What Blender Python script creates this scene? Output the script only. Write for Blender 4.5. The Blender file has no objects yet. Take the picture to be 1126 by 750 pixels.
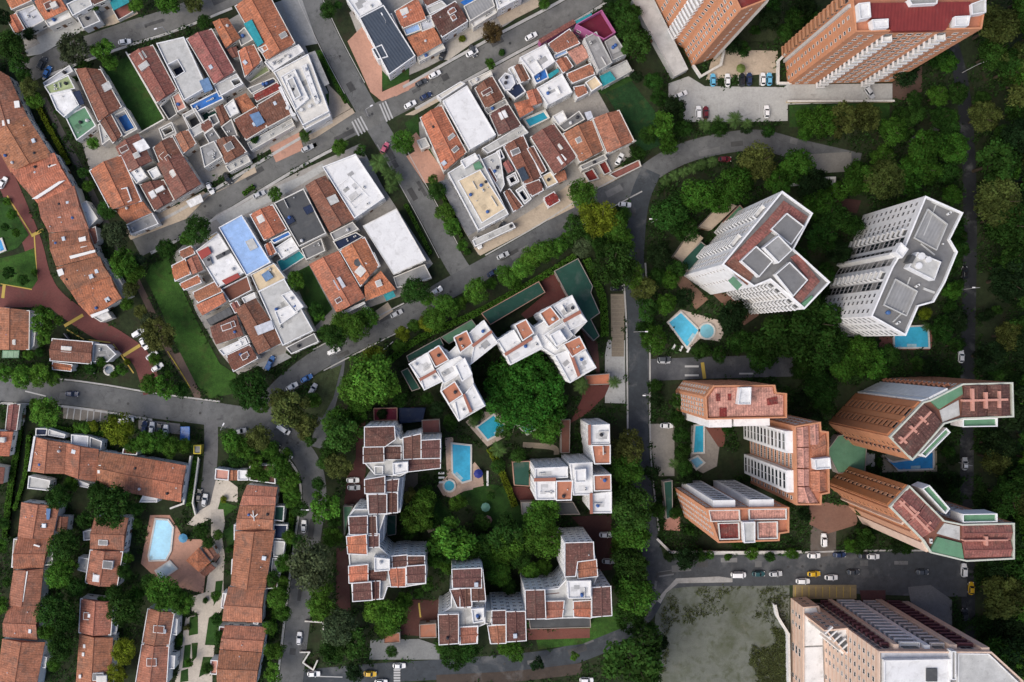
import bpy, bmesh, math, random
from mathutils import Vector, Matrix, noise as mnoise
rnd = random.Random(7)
S, HC, NX, NY = 0.29, 280.0, 500.0, 375.0      # metres per pixel on the ground, camera height, nadir
SC = bpy.context.scene
COL = SC.collection
ORG = {}
# measuring windows of the photograph: origin and scale
CR = {'0': (0, 0, 1), 'A': (0, 0, 3.948), 'B': (220, 0, 3.948), 'C': (440, 0, 3.948), 'D': (0, 180, 3.126), 'E': (180, 180, 3.126),
      'F': (430, 130, 3.572), 'G': (690, 0, 4.686), 'H': (860, 0, 4.166), 'I': (690, 170, 3.261), 'J': (890, 170, 3.261),
      'K': (690, 390, 3.261), 'L': (890, 390, 3.0), 'M': (690, 590, 4.686), 'N': (860, 610, 4.233), 'O': (0, 390, 3.947),
      'P': (150, 390, 3.947), 'Q': (0, 560, 3.947), 'R': (150, 560, 3.947), 'S': (340, 270, 4.167), 'T': (500, 270, 3.571),
      'U': (340, 440, 4.6875), 'V': (500, 450, 5.0), 'W': (320, 580, 4.41), 'X': (500, 580, 4.41)}

def PX(c, pts):
    ox, oy, s = CR[c]
    return [(ox + pts[i] / s, oy + pts[i + 1] / s) for i in range(0, len(pts), 2)]

def WP(p, h=0.0):
    k = S * (HC - h) / HC
    return Vector(((p[0] - NX) * k, (NY - p[1]) * k, h))

def area(poly):
    return 0.5 * sum(poly[i][0] * poly[(i + 1) % len(poly)][1] - poly[(i + 1) % len(poly)][0] * poly[i][1] for i in range(len(poly)))

def ccw(poly):
    return poly if area(poly) > 0 else poly[::-1]

def world_poly(c, pts, h):
    return ccw([(v.x, v.y) for v in (WP(p, h) for p in PX(c, pts))])

def offset(poly, d):
    """inset (d > 0) of a ccw polygon"""
    n = len(poly); out = []
    for i in range(n):
        a, b, c = Vector(poly[i - 1]), Vector(poly[i]), Vector(poly[(i + 1) % n])
        e1, e2 = (b - a), (c - b)
        if e1.length < 1e-6 or e2.length < 1e-6:
            out.append((b.x, b.y)); continue
        e1.normalize(); e2.normalize()
        n1, n2 = Vector((-e1.y, e1.x)), Vector((-e2.y, e2.x))
        m = n1 + n2
        if m.length < 0.3: m = n1
        m.normalize()
        s = d / max(0.4, m.dot(n1))
        out.append((b.x + m.x * s, b.y + m.y * s))
    return out

def inside(p, poly):
    x, y = p; r = False; n = len(poly); j = n - 1
    for i in range(n):
        xi, yi = poly[i]; xj, yj = poly[j]
        if (yi > y) != (yj > y) and x < (xj - xi) * (y - yi) / (yj - yi) + xi: r = not r
        j = i
    return r

# ------------------------------------------------------------------ materials
def new_mat(name):
    m = bpy.data.materials.new(name); m.use_nodes = True
    nt = m.node_tree; nt.nodes.clear()
    out = nt.nodes.new('ShaderNodeOutputMaterial')
    return m, nt, out

def NN(nt, t, **kw):
    n = nt.nodes.new(t)
    for k, v in kw.items(): setattr(n, k, v)
    return n

def vmath(nt, op, a, b=None):
    n = NN(nt, 'ShaderNodeMath', operation=op)
    for i, v in enumerate((a, b)):
        if v is None: continue
        if isinstance(v, (int, float)): n.inputs[i].default_value = v
        else: nt.links.new(v, n.inputs[i])
    return n.outputs[0]

def mixc(nt, mode, fac, a, b):
    n = NN(nt, 'ShaderNodeMix', data_type='RGBA', blend_type=mode)
    for sock, v in ((n.inputs[0], fac), (n.inputs[6], a), (n.inputs[7], b)):
        if isinstance(v, (int, float)): sock.default_value = v
        elif isinstance(v, tuple): sock.default_value = (*v[:3], 1)
        else: nt.links.new(v, sock)
    return n.outputs[2]

def noise(nt, vec, scale, detail=4, rough=0.6, dist=0.0):
    n = NN(nt, 'ShaderNodeTexNoise')
    n.inputs['Scale'].default_value = scale; n.inputs['Detail'].default_value = detail
    n.inputs['Roughness'].default_value = rough; n.inputs['Distortion'].default_value = dist
    nt.links.new(vec, n.inputs['Vector'])
    return n.outputs[0]

def maprange(nt, v, a, b, c, d):
    n = NN(nt, 'ShaderNodeMapRange')
    for i, x in enumerate((a, b, c, d)): n.inputs[i + 1].default_value = x
    nt.links.new(v, n.inputs[0])
    return n.outputs[0]

def surf(name, noises=(), stains=(), rough=0.8, bump=None, uv=None, color=None, spec=0.3, local=False):
    """object colour (or a fixed one) times noise, with stains of another colour, in world metres"""
    m, nt, out = new_mat(name)
    bs = NN(nt, 'ShaderNodeBsdfPrincipled'); nt.links.new(bs.outputs[0], out.inputs[0])
    bs.inputs['Roughness'].default_value = rough; bs.inputs['Specular IOR Level'].default_value = spec
    if local: vec = NN(nt, 'ShaderNodeTexCoord').outputs['Object']
    else: vec = NN(nt, 'ShaderNodeNewGeometry').outputs['Position']
    if color is None: c = NN(nt, 'ShaderNodeObjectInfo').outputs['Color']
    else:
        r = NN(nt, 'ShaderNodeRGB'); r.outputs[0].default_value = (*color, 1); c = r.outputs[0]
    for (sc, lo, hi) in noises:
        v = maprange(nt, noise(nt, vec, sc), 0.25, 0.75, lo, hi)
        cb = NN(nt, 'ShaderNodeCombineColor')
        for i in range(3): nt.links.new(v, cb.inputs[i])
        c = mixc(nt, 'MULTIPLY', 1.0, c, cb.outputs[0])
    for (sc, a, b, col, amt) in stains:
        v = maprange(nt, noise(nt, vec, sc, 6, 0.65, 0.4), a, b, 0.0, amt)
        c = mixc(nt, 'MIX', v, c, col)
    if name == 'asphalt':
        nz = NN(nt, 'ShaderNodeTexNoise'); nz.inputs['Scale'].default_value = .5; nt.links.new(vec, nz.inputs['Vector'])
        va = NN(nt, 'ShaderNodeVectorMath', operation='SCALE'); va.inputs[3].default_value = 5.0; nt.links.new(nz.outputs['Color'], va.inputs[0])
        vb = NN(nt, 'ShaderNodeVectorMath', operation='ADD'); nt.links.new(vec, vb.inputs[0]); nt.links.new(va.outputs[0], vb.inputs[1])
        vo = NN(nt, 'ShaderNodeTexVoronoi', feature='DISTANCE_TO_EDGE'); vo.inputs['Scale'].default_value = .11; nt.links.new(vb.outputs[0], vo.inputs['Vector'])
        cr = maprange(nt, vo.outputs['Distance'], 0.0, 0.016, 0.6, 0.0)
        c = mixc(nt, 'MIX', vmath(nt, 'MULTIPLY', cr, maprange(nt, noise(nt, vec, .08), .45, .6, 0, 1)), c, (.03, .03, .03))
    hgt = None
    if uv:                                           # tile courses: columns of period uv[0], rows uv[1], amount uv[2]
        uvn = NN(nt, 'ShaderNodeUVMap').outputs[0]
        sp = NN(nt, 'ShaderNodeSeparateXYZ'); nt.links.new(uvn, sp.inputs[0])
        a = vmath(nt, 'SINE', vmath(nt, 'MULTIPLY', sp.outputs[0], 6.2832 / uv[0]))
        b = vmath(nt, 'FRACT', vmath(nt, 'DIVIDE', sp.outputs[1], uv[1]))
        hgt = vmath(nt, 'ADD', vmath(nt, 'MULTIPLY', a, 0.5), vmath(nt, 'MULTIPLY', b, -0.6))
        mp = NN(nt, 'ShaderNodeMapping'); mp.inputs['Scale'].default_value = (1.0 / uv[0], 0.3, 1)
        nt.links.new(uvn, mp.inputs[0])
        st = maprange(nt, noise(nt, mp.outputs[0], 1.0, 3), 0.25, 0.75, 1 - uv[2], 1 + uv[2])
        v = vmath(nt, 'MULTIPLY', maprange(nt, hgt, -1.1, 0.5, 1 - uv[2], 1 + uv[2] * 0.6), st)
        cb = NN(nt, 'ShaderNodeCombineColor')
        for i in range(3): nt.links.new(v, cb.inputs[i])
        c = mixc(nt, 'MULTIPLY', 1.0, c, cb.outputs[0])
    nt.links.new(c, bs.inputs['Base Color'])
    if bump or hgt is not None:
        bn = NN(nt, 'ShaderNodeBump')
        if hgt is not None:
            bn.inputs['Strength'].default_value = 0.5; bn.inputs['Distance'].default_value = 0.06
            nt.links.new(hgt, bn.inputs['Height'])
        else:
            bn.inputs['Strength'].default_value = bump[1]; bn.inputs['Distance'].default_value = 0.1
            nt.links.new(noise(nt, vec, bump[0], 5), bn.inputs['Height'])
        nt.links.new(bn.outputs[0], bs.inputs['Normal'])
    return m

M = {}
M['tile'] = surf('clay_tile', [(0.35, 0.7, 1.25), (2.4, 0.6, 1.38)], [(0.55, 0.5, 0.72, (0.06, 0.045, 0.038), 0.7), (1.5, 0.56, 0.72, (0.42, 0.25, 0.19), 0.6), (0.2, 0.52, 0.7, (0.13, 0.10, 0.08), 0.5)], 0.85, uv=(0.72, 1.1, 0.2))
M['flat'] = surf('roof_screed', [(0.4, 0.8, 1.14), (3.0, 0.9, 1.08)], [(0.7, 0.56, 0.75, (0.10, 0.10, 0.095), 0.38), (0.16, 0.55, 0.7, (0.2, 0.19, 0.17), 0.25)], 0.8)
M['white'] = surf('white_membrane', [(0.3, 0.88, 1.05), (2.0, .94, 1.04)], [(0.45, 0.52, 0.75, (0.27, 0.26, 0.24), 0.5), (1.6, 0.62, 0.75, (0.2, 0.19, 0.17), 0.4)], 0.6)
M['wall'] = surf('painted_render', [(0.5, 0.86, 1.08)], [(0.9, 0.56, 0.78, (0.2, 0.19, 0.17), 0.5)], 0.85)
M['brick'] = surf('brick_face', [(0.25, 0.85, 1.12), (4.0, 0.82, 1.16)], [(0.5, 0.58, 0.8, (0.16, 0.08, 0.055), 0.4)], 0.85)
M['metal'] = surf('sheet_metal', [(0.5, 0.85, 1.1)], [(0.8, 0.6, 0.8, (0.15, 0.14, 0.13), 0.35)], 0.45, uv=(0.9, 40.0, 0.1), spec=0.5)
M['glass'] = surf('dark_glass', [(0.8, 0.6, 1.5)], color=(0.02, 0.026, 0.032), rough=0.12, spec=0.5)
def glass_material():
    m, nt, out = new_mat('window_glass'); bs = NN(nt, 'ShaderNodeBsdfPrincipled'); nt.links.new(bs.outputs[0], out.inputs[0]); bs.inputs['Roughness'].default_value = .1
    r = NN(nt, 'ShaderNodeObjectInfo').outputs['Random']; g = NN(nt, 'ShaderNodeNewGeometry')
    v = vmath(nt, 'FRACT', vmath(nt, 'ADD', r, g.outputs['Random Per Island']))
    c = mixc(nt, 'MIX', maprange(nt, v, .55, 1.0, 0.0, .8), (.018, .024, .03), (.3, .29, .27)); nt.links.new(c, bs.inputs['Base Color'])
    return m
M['pane'] = glass_material()
M['panel'] = surf('translucent_panel', [(0.8, 0.7, 1.25)], rough=0.25, spec=0.5)
M['paint'] = surf('plain_paint', rough=0.6)
M['carpaint'] = surf('car_paint', rough=0.25, spec=0.6)
M['rubber'] = surf('rubber', color=(0.02, 0.02, 0.02), rough=0.9)
M['asphalt'] = surf('asphalt', [(0.06, 0.76, 1.24), (0.5, 0.8, 1.2), (6.0, 0.85, 1.15)], [(0.12, 0.54, 0.68, (0.17, 0.17, 0.165), 0.5), (0.35, 0.6, 0.7, (0.035, 0.036, 0.04), 0.55), (1.3, 0.64, 0.72, (0.03, 0.03, 0.03), 0.5)], 0.85)
M['paving'] = surf('paving', [(0.15, 0.82, 1.15), (1.8, 0.86, 1.12), (6, 0.88, 1.1)], [(0.3, 0.55, 0.75, (0.07, 0.065, 0.05), 0.5)], 0.9)
M['lawn'] = surf('lawn_turf', [(0.09, 0.62, 1.4), (0.6, 0.65, 1.35), (4.0, 0.55, 1.45)], [(0.22, 0.55, 0.72, (0.06, 0.058, 0.018), 0.6), (0.8, 0.62, 0.75, (0.09, 0.075, 0.035), 0.5)], 0.95, bump=(4.0, 0.6))
M['soil'] = surf('undergrowth_soil', [(0.08, 0.6, 1.4), (0.8, 0.6, 1.45)], [(0.3, 0.5, 0.7, (0.028, 0.022, 0.013), 0.8)], 0.95, bump=(2.0, 0.8))
M['dirt'] = surf('lot_dirt', [(0.05, 0.85, 1.15), (0.5, 0.85, 1.15), (4, 0.85, 1.15)], [(0.07, 0.5, 0.66, (0.055, 0.065, 0.03), 0.7), (0.35, 0.5, 0.68, (0.05, 0.06, 0.024), 0.65), (0.2, 0.6, 0.75, (0.16, 0.14, 0.11), 0.6)], 0.95)
M['bark'] = surf('bark', [(2.0, 0.6, 1.3)], color=(0.06, 0.045, 0.03), rough=0.95, local=True)
M['water'] = surf('pool_water', [(0.16, 0.72, 1.2), (1.2, 0.88, 1.12)], rough=0.06, spec=0.5, bump=(1.6, 0.12))

def leaf_material():
    m, nt, out = new_mat('foliage')
    oi = NN(nt, 'ShaderNodeObjectInfo')
    at = NN(nt, 'ShaderNodeAttribute', attribute_name='clump')
    geo = NN(nt, 'ShaderNodeNewGeometry')
    v = vmath(nt, 'MULTIPLY', maprange(nt, geo.outputs['Random Per Island'], 0, 1, 0.72, 1.3), at.outputs['Fac'])
    cb = NN(nt, 'ShaderNodeCombineColor')
    for i in range(3): nt.links.new(v, cb.inputs[i])
    c = mixc(nt, 'MULTIPLY', 1.0, oi.outputs['Color'], cb.outputs[0])
    hs = NN(nt, 'ShaderNodeHueSaturation')
    nt.links.new(maprange(nt, geo.outputs['Random Per Island'], 0, 1, 0.485, 0.51), hs.inputs['Hue']); nt.links.new(c, hs.inputs['Color'])
    bs = NN(nt, 'ShaderNodeBsdfPrincipled'); bs.inputs['Roughness'].default_value = 0.7; bs.inputs['Specular IOR Level'].default_value = 0.06
    tr = NN(nt, 'ShaderNodeBsdfTranslucent')
    mx = NN(nt, 'ShaderNodeMixShader'); mx.inputs[0].default_value = 0.36
    nt.links.new(hs.outputs[0], bs.inputs['Base Color']); nt.links.new(hs.outputs[0], tr.inputs[0])
    nt.links.new(bs.outputs[0], mx.inputs[1]); nt.links.new(tr.outputs[0], mx.inputs[2]); nt.links.new(mx.outputs[0], out.inputs[0])
    return m
M['leaf'] = leaf_material()

# ------------------------------------------------------------------ object helpers
def link(o, parent=None):
    COL.objects.link(o)
    if parent is not None: o.parent = parent
    return o

def tag(o, label=None, cat=None, group=None, kind=None):
    for k, v in (('label', label), ('category', cat), ('group', group), ('kind', kind)):
        if v: o[k] = v
    return o

def thing(name, x, y, label=None, cat=None, group=None, z=0.0, rz=0.0):
    o = bpy.data.objects.new(name, None); o.location = (x, y, z); o.rotation_euler = (0, 0, rz); o.empty_display_size = 0.3
    link(o); ORG[o.name] = Vector((x, y, z))
    return tag(o, label, cat, group)

class MB:
    def __init__(s): s.v = []; s.f = []; s.m = []
    def quad(s, pts, mi=0):
        b = len(s.v); s.v += [tuple(p) for p in pts]; s.f.append(tuple(range(b, b + len(pts)))); s.m.append(mi)
    def prism(s, poly, z0, z1, mi=0, top=None, bottom=False, side=True):
        n = len(poly); b = len(s.v)
        s.v += [(x, y, z0) for x, y in poly] + [(x, y, z1) for x, y in poly]
        if side:
            for i in range(n):
                j = (i + 1) % n; s.f.append((b + i, b + j, b + n + j, b + n + i)); s.m.append(mi)
        if top is not None: s.f.append(tuple(range(b + n, b + 2 * n))); s.m.append(top)
        if bottom: s.f.append(tuple(range(b + n - 1, b - 1, -1))); s.m.append(mi)
    def ring(s, outer, inner, z0, z1, mi=0):
        n = len(outer); b = len(s.v)
        for poly, z in ((outer, z0), (outer, z1), (inner, z1), (inner, z0)): s.v += [(x, y, z) for x, y in poly]
        for i in range(n):
            j = (i + 1) % n
            for a in range(3): s.f.append((b + a * n + i, b + a * n + j, b + (a + 1) * n + j, b + (a + 1) * n + i)); s.m.append(mi)
    def box(s, cx, cy, z0, sx, sy, sz, ang=0.0, mi=0, top=None):
        c, d = math.cos(ang), math.sin(ang)
        p = [(cx + c * x - d * y, cy + d * x + c * y) for x, y in ((-sx / 2, -sy / 2), (sx / 2, -sy / 2), (sx / 2, sy / 2), (-sx / 2, sy / 2))]
        s.prism(p, z0, z0 + sz, mi, top=mi if top is None else top, bottom=True)
    def cyl(s, cx, cy, z0, r, h, n=10, mi=0, r1=None):
        r1 = r if r1 is None else r1; b = len(s.v)
        for rr, z in ((r, z0), (r1, z0 + h)): s.v += [(cx + rr * math.cos(6.2832 * i / n), cy + rr * math.sin(6.2832 * i / n), z) for i in range(n)]
        for i in range(n):
            j = (i + 1) % n; s.f.append((b + i, b + j, b + n + j, b + n + i)); s.m.append(mi)
        s.f.append(tuple(range(b + n, b + 2 * n))); s.m.append(mi)
    def tube(s, p, q, r, r1=None, n=6, mi=0):
        p, q = Vector(p), Vector(q); d = (q - p).normalized(); u = d.orthogonal().normalized(); w = d.cross(u); r1 = r if r1 is None else r1
        b = len(s.v)
        for c, rr in ((p, r), (q, r1)):
            s.v += [tuple(c + u * rr * math.cos(6.2832 * i / n) + w * rr * math.sin(6.2832 * i / n)) for i in range(n)]
        for i in range(n):
            j = (i + 1) % n; s.f.append((b + i, b + j, b + n + j, b + n + i)); s.m.append(mi)
        s.f.append(tuple(range(b + n, b + 2 * n))); s.m.append(mi)
    def mesh(s, name, mats, origin=(0, 0, 0), uv=False):
        me = bpy.data.meshes.new(name); ox, oy, oz = origin
        me.from_pydata([(x - ox, y - oy, z - oz) for x, y, z in s.v], [], s.f)
        for m in mats: me.materials.append(M[m] if isinstance(m, str) else m)
        if len(mats) > 1: me.polygons.foreach_set('material_index', s.m)
        if uv:
            L = me.uv_layers.new(name='UVMap').data
            for p in me.polygons:
                nrm = p.normal
                u = Vector((-nrm.y, nrm.x, 0))
                if u.length < 0.02:
                    a = me.vertices[p.vertices[0]].co; b = me.vertices[p.vertices[1]].co; u = b - a; u.z = 0
                    if u.length < 1e-5: u = Vector((1, 0, 0))
                u.normalize(); w = nrm.cross(u)
                for li in p.loop_indices:
                    co = me.vertices[me.loops[li].vertex_index].co
                    L[li].uv = (co.dot(u), co.dot(w))
        me.update()
        return me
    def build(s, name, mats, parent=None, color=(1, 1, 1), uv=False, root=None):
        r = root or parent
        o = bpy.data.objects.new(name, s.mesh(name, mats, ORG[r.name] if r is not None else (0, 0, 0), uv))
        o.color = (*color, 1)
        return link(o, parent)

def inst(me, name, parent, loc, rz=0.0, scale=(1, 1, 1), color=(1, 1, 1)):
    o = bpy.data.objects.new(name, me); o.location = loc; o.rotation_euler = (0, 0, rz); o.scale = scale; o.color = (*color, 1)
    return link(o, parent)

C = {'or': (.46, .165, .09), 'ro': (.335, .138, .082), 'br': (.185, .078, .053), 'db': (.115, .052, .042), 'rb': (.25, .095, .078), 'mr': (.2, .03, .025),
     'tc': (.42, .17, .10), 'wh': (.70, .70, .69), 'ow': (.62, .6, .55), 'lg': (.46, .46, .44), 'gy': (.27, .27, .265), 'mg': (.17, .17, .17), 'dg': (.075, .078, .08),
     'sl': (.045, .06, .082), 'cr': (.62, .5, .33), 'be': (.45, .36, .27), 'sk': (.29, .44, .70), 'cb': (.125, .058, .046), 'bl': (.03, .14, .42), 'pb': (.13, .22, .36), 'tl': (.03, .27, .30), 'nv': (.012, .022, .055),
     'gn': (.11, .24, .14), 'lgn': (.32, .38, .2), 'dgn': (.018, .07, .05), 'pk': (.52, .26, .2), 'mag': (.38, .11, .25), 'wine': (.12, .012, .03), 'pw': (.5, .52, .56)}

# ------------------------------------------------------------------ windows, tanks and other small parts (shared meshes)
def unit_window():
    b = MB()                                         # unit opening, frame proud of the wall; y is outward
    def bx(x0, x1, z0, z1, y1, mi):
        b.prism([(x0, -0.02), (x1, -0.02), (x1, y1), (x0, y1)], z0, z1, mi, top=mi, bottom=True)
    bx(-.44, .44, .06, .94, .03, 1)
    bx(-.5, -.44, 0, 1, .07, 0); bx(.44, .5, 0, 1, .07, 0); bx(-.44, .44, .94, 1, .07, 0); bx(-.5, .5, -.06, .0, .12, 0); bx(-.02, .02, .06, .94, .05, 0)
    return b.mesh('window', ['paint', 'pane'])
ME_WIN = unit_window()
def unit_door():
    b = MB()
    b.prism([(-.5, -.02), (.5, -.02), (.5, .06), (-.5, .06)], 0, 1, 0, top=0)
    b.prism([(-.42, .06), (.42, .06), (.42, .09), (-.42, .09)], 0.03, .96, 1, top=1)
    return b.mesh('door', ['paint', 'paint'])
ME_DOOR = unit_door()
def tank_mesh():
    b = MB(); b.cyl(0, 0, 0, .62, 1.0, 14); b.cyl(0, 0, 1.0, .62, .22, 14, r1=.3); b.cyl(0, 0, 1.22, .2, .08, 10)
    for k in range(3): b.cyl(0, 0, .2 + .3 * k, .645, .05, 14)
    return b.mesh('water_tank', ['paint'])
ME_TANK = tank_mesh()
def ac_mesh():
    b = MB(); b.box(0, 0, .12, .95, .42, .62); b.box(-.3, 0, 0, .06, .4, .12); b.box(.3, 0, 0, .06, .4, .12); b.cyl(0, 0, .74, .17, .03, 12, 1)
    return b.mesh('air_conditioner', ['paint', 'rubber'])
ME_AC = ac_mesh()
def vent_mesh():
    b = MB(); b.cyl(0, 0, 0, .1, .7, 8); b.cyl(0, 0, .7, .2, .12, 8, r1=.05)
    return b.mesh('vent_pipe', ['paint'])
ME_VENT = vent_mesh()
def skylight_mesh():
    b = MB(); b.box(0, 0, 0, 1.3, 1.3, .22, 0, 0); b.prism([(-.55, -.55), (.55, -.55), (.55, .55), (-.55, .55)], .22, .27, 1, top=1)
    return b.mesh('skylight', ['paint', 'panel'])
ME_SKY = skylight_mesh()
# ------------------------------------------------------------------ houses
PIECES = []        # (world polygon, height, house index)
HOUSES = []
JIT = [0]
def jit():
    JIT[0] += 1
    return (JIT[0] * 37 % 101) * 0.0037

def HOUSE(label, pieces, name='house', cat='house', group=None, wall='ow', maxwin=14, clutter=1.0, door=True):
    out = []
    for p in pieces:
        typ, h, col, crop, pts = p[:5]; o = p[5] if len(p) > 5 else {}
        if name == 'house' and h > 3: h = 3 + (h - 3) * .74
        if name == 'apartment_building':
            h *= 1.5
            if typ == 't': o = dict(o, rise=.3)
        if name == 'house' and typ == 't' and wall != 'est' and not group and rnd.random() < .6: o = dict(o, par=1)
        hh = h + jit()
        poly = world_poly(crop, pts, h)
        if name == 'apartment_building' and typ == 't': poly = offset(poly, -.38)
        if typ not in ('g', 'pool', 'seam'): PIECES.append((poly, hh, len(HOUSES)))
        out.append((typ, hh, C[col] if isinstance(col, str) else col, poly, o))
    HOUSES.append(dict(label=label, pieces=out, name=name, cat=cat, group=group, wall=C[wall] if isinstance(wall, str) else wall, maxwin=maxwin, clutter=clutter, door=door))

def tile_roof(b, poly, h, o, kind):
    n = len(poly); p = [Vector((x, y, h)) for x, y in poly]
    if n != 4 or kind == 'pyr':
        c = sum(p, Vector()) / n; r = min((q - c).length for q in p); c.z += 0.42 * r
        for i in range(n): b.quad([p[i], p[(i + 1) % n], c])
        ridge = None
    else:
        l01 = (p[1] - p[0]).length + (p[3] - p[2]).length; l12 = (p[2] - p[1]).length + (p[0] - p[3]).length
        if (l01 < l12) != bool(o.get('r')): p = p[1:] + p[:1]
        short = ((p[2] - p[1]).length + (p[0] - p[3]).length) / 2
        rise = min(o.get('rise', 1.7), 0.17 * short)
        if kind == 'shed':
            if o.get('e'): p = p[2:] + p[:2]
            up = Vector((0, 0, min(1.3, .13 * short)))
            q2, q3 = p[2] + up, p[3] + up
            b.quad([p[0], p[1], q2, q3]); b.quad([p[1], p[2], q2], 1); b.quad([p[3], p[0], q3], 1); b.quad([p[2], p[3], q3, q2], 1)
            ridge = None
        else:
            m1 = (p[1] + p[2]) / 2; m2 = (p[3] + p[0]) / 2; d = (m2 - m1)
            if kind == 'hip':
                k = min(.42, .5 * short / max(d.length, .1)); m1, m2 = m1 + d * k, m2 - d * k
            m1 = m1 + Vector((0, 0, rise)); m2 = m2 + Vector((0, 0, rise))
            b.quad([p[0], p[1], m1, m2]); b.quad([p[2], p[3], m2, m1])
            gi = 0 if kind == 'hip' else 1
            b.quad([p[1], p[2], m1], gi); b.quad([p[3], p[0], m2], gi)
            b.tube(m1 + Vector((0, 0, .02)), m2 + Vector((0, 0, .02)), .17, mi=1)
    b.prism(poly, h - .22, h, 0, bottom=True)

def place_small(me, name, root, xy, z, rz, sc=(1, 1, 1), color=(.6, .6, .6), under=None):
    o = ORG[root.name]
    return inst(me, name, under or root, (xy[0] - o.x, xy[1] - o.y, z - o.z), rz, sc, color)

def rand_in(poly, m=0.8):
    q = offset(poly, m); xs = [p[0] for p in q]; ys = [p[1] for p in q]
    for _ in range(30):
        t = (rnd.uniform(min(xs), max(xs)), rnd.uniform(min(ys), max(ys)))
        if inside(t, q): return t
    return None

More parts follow.
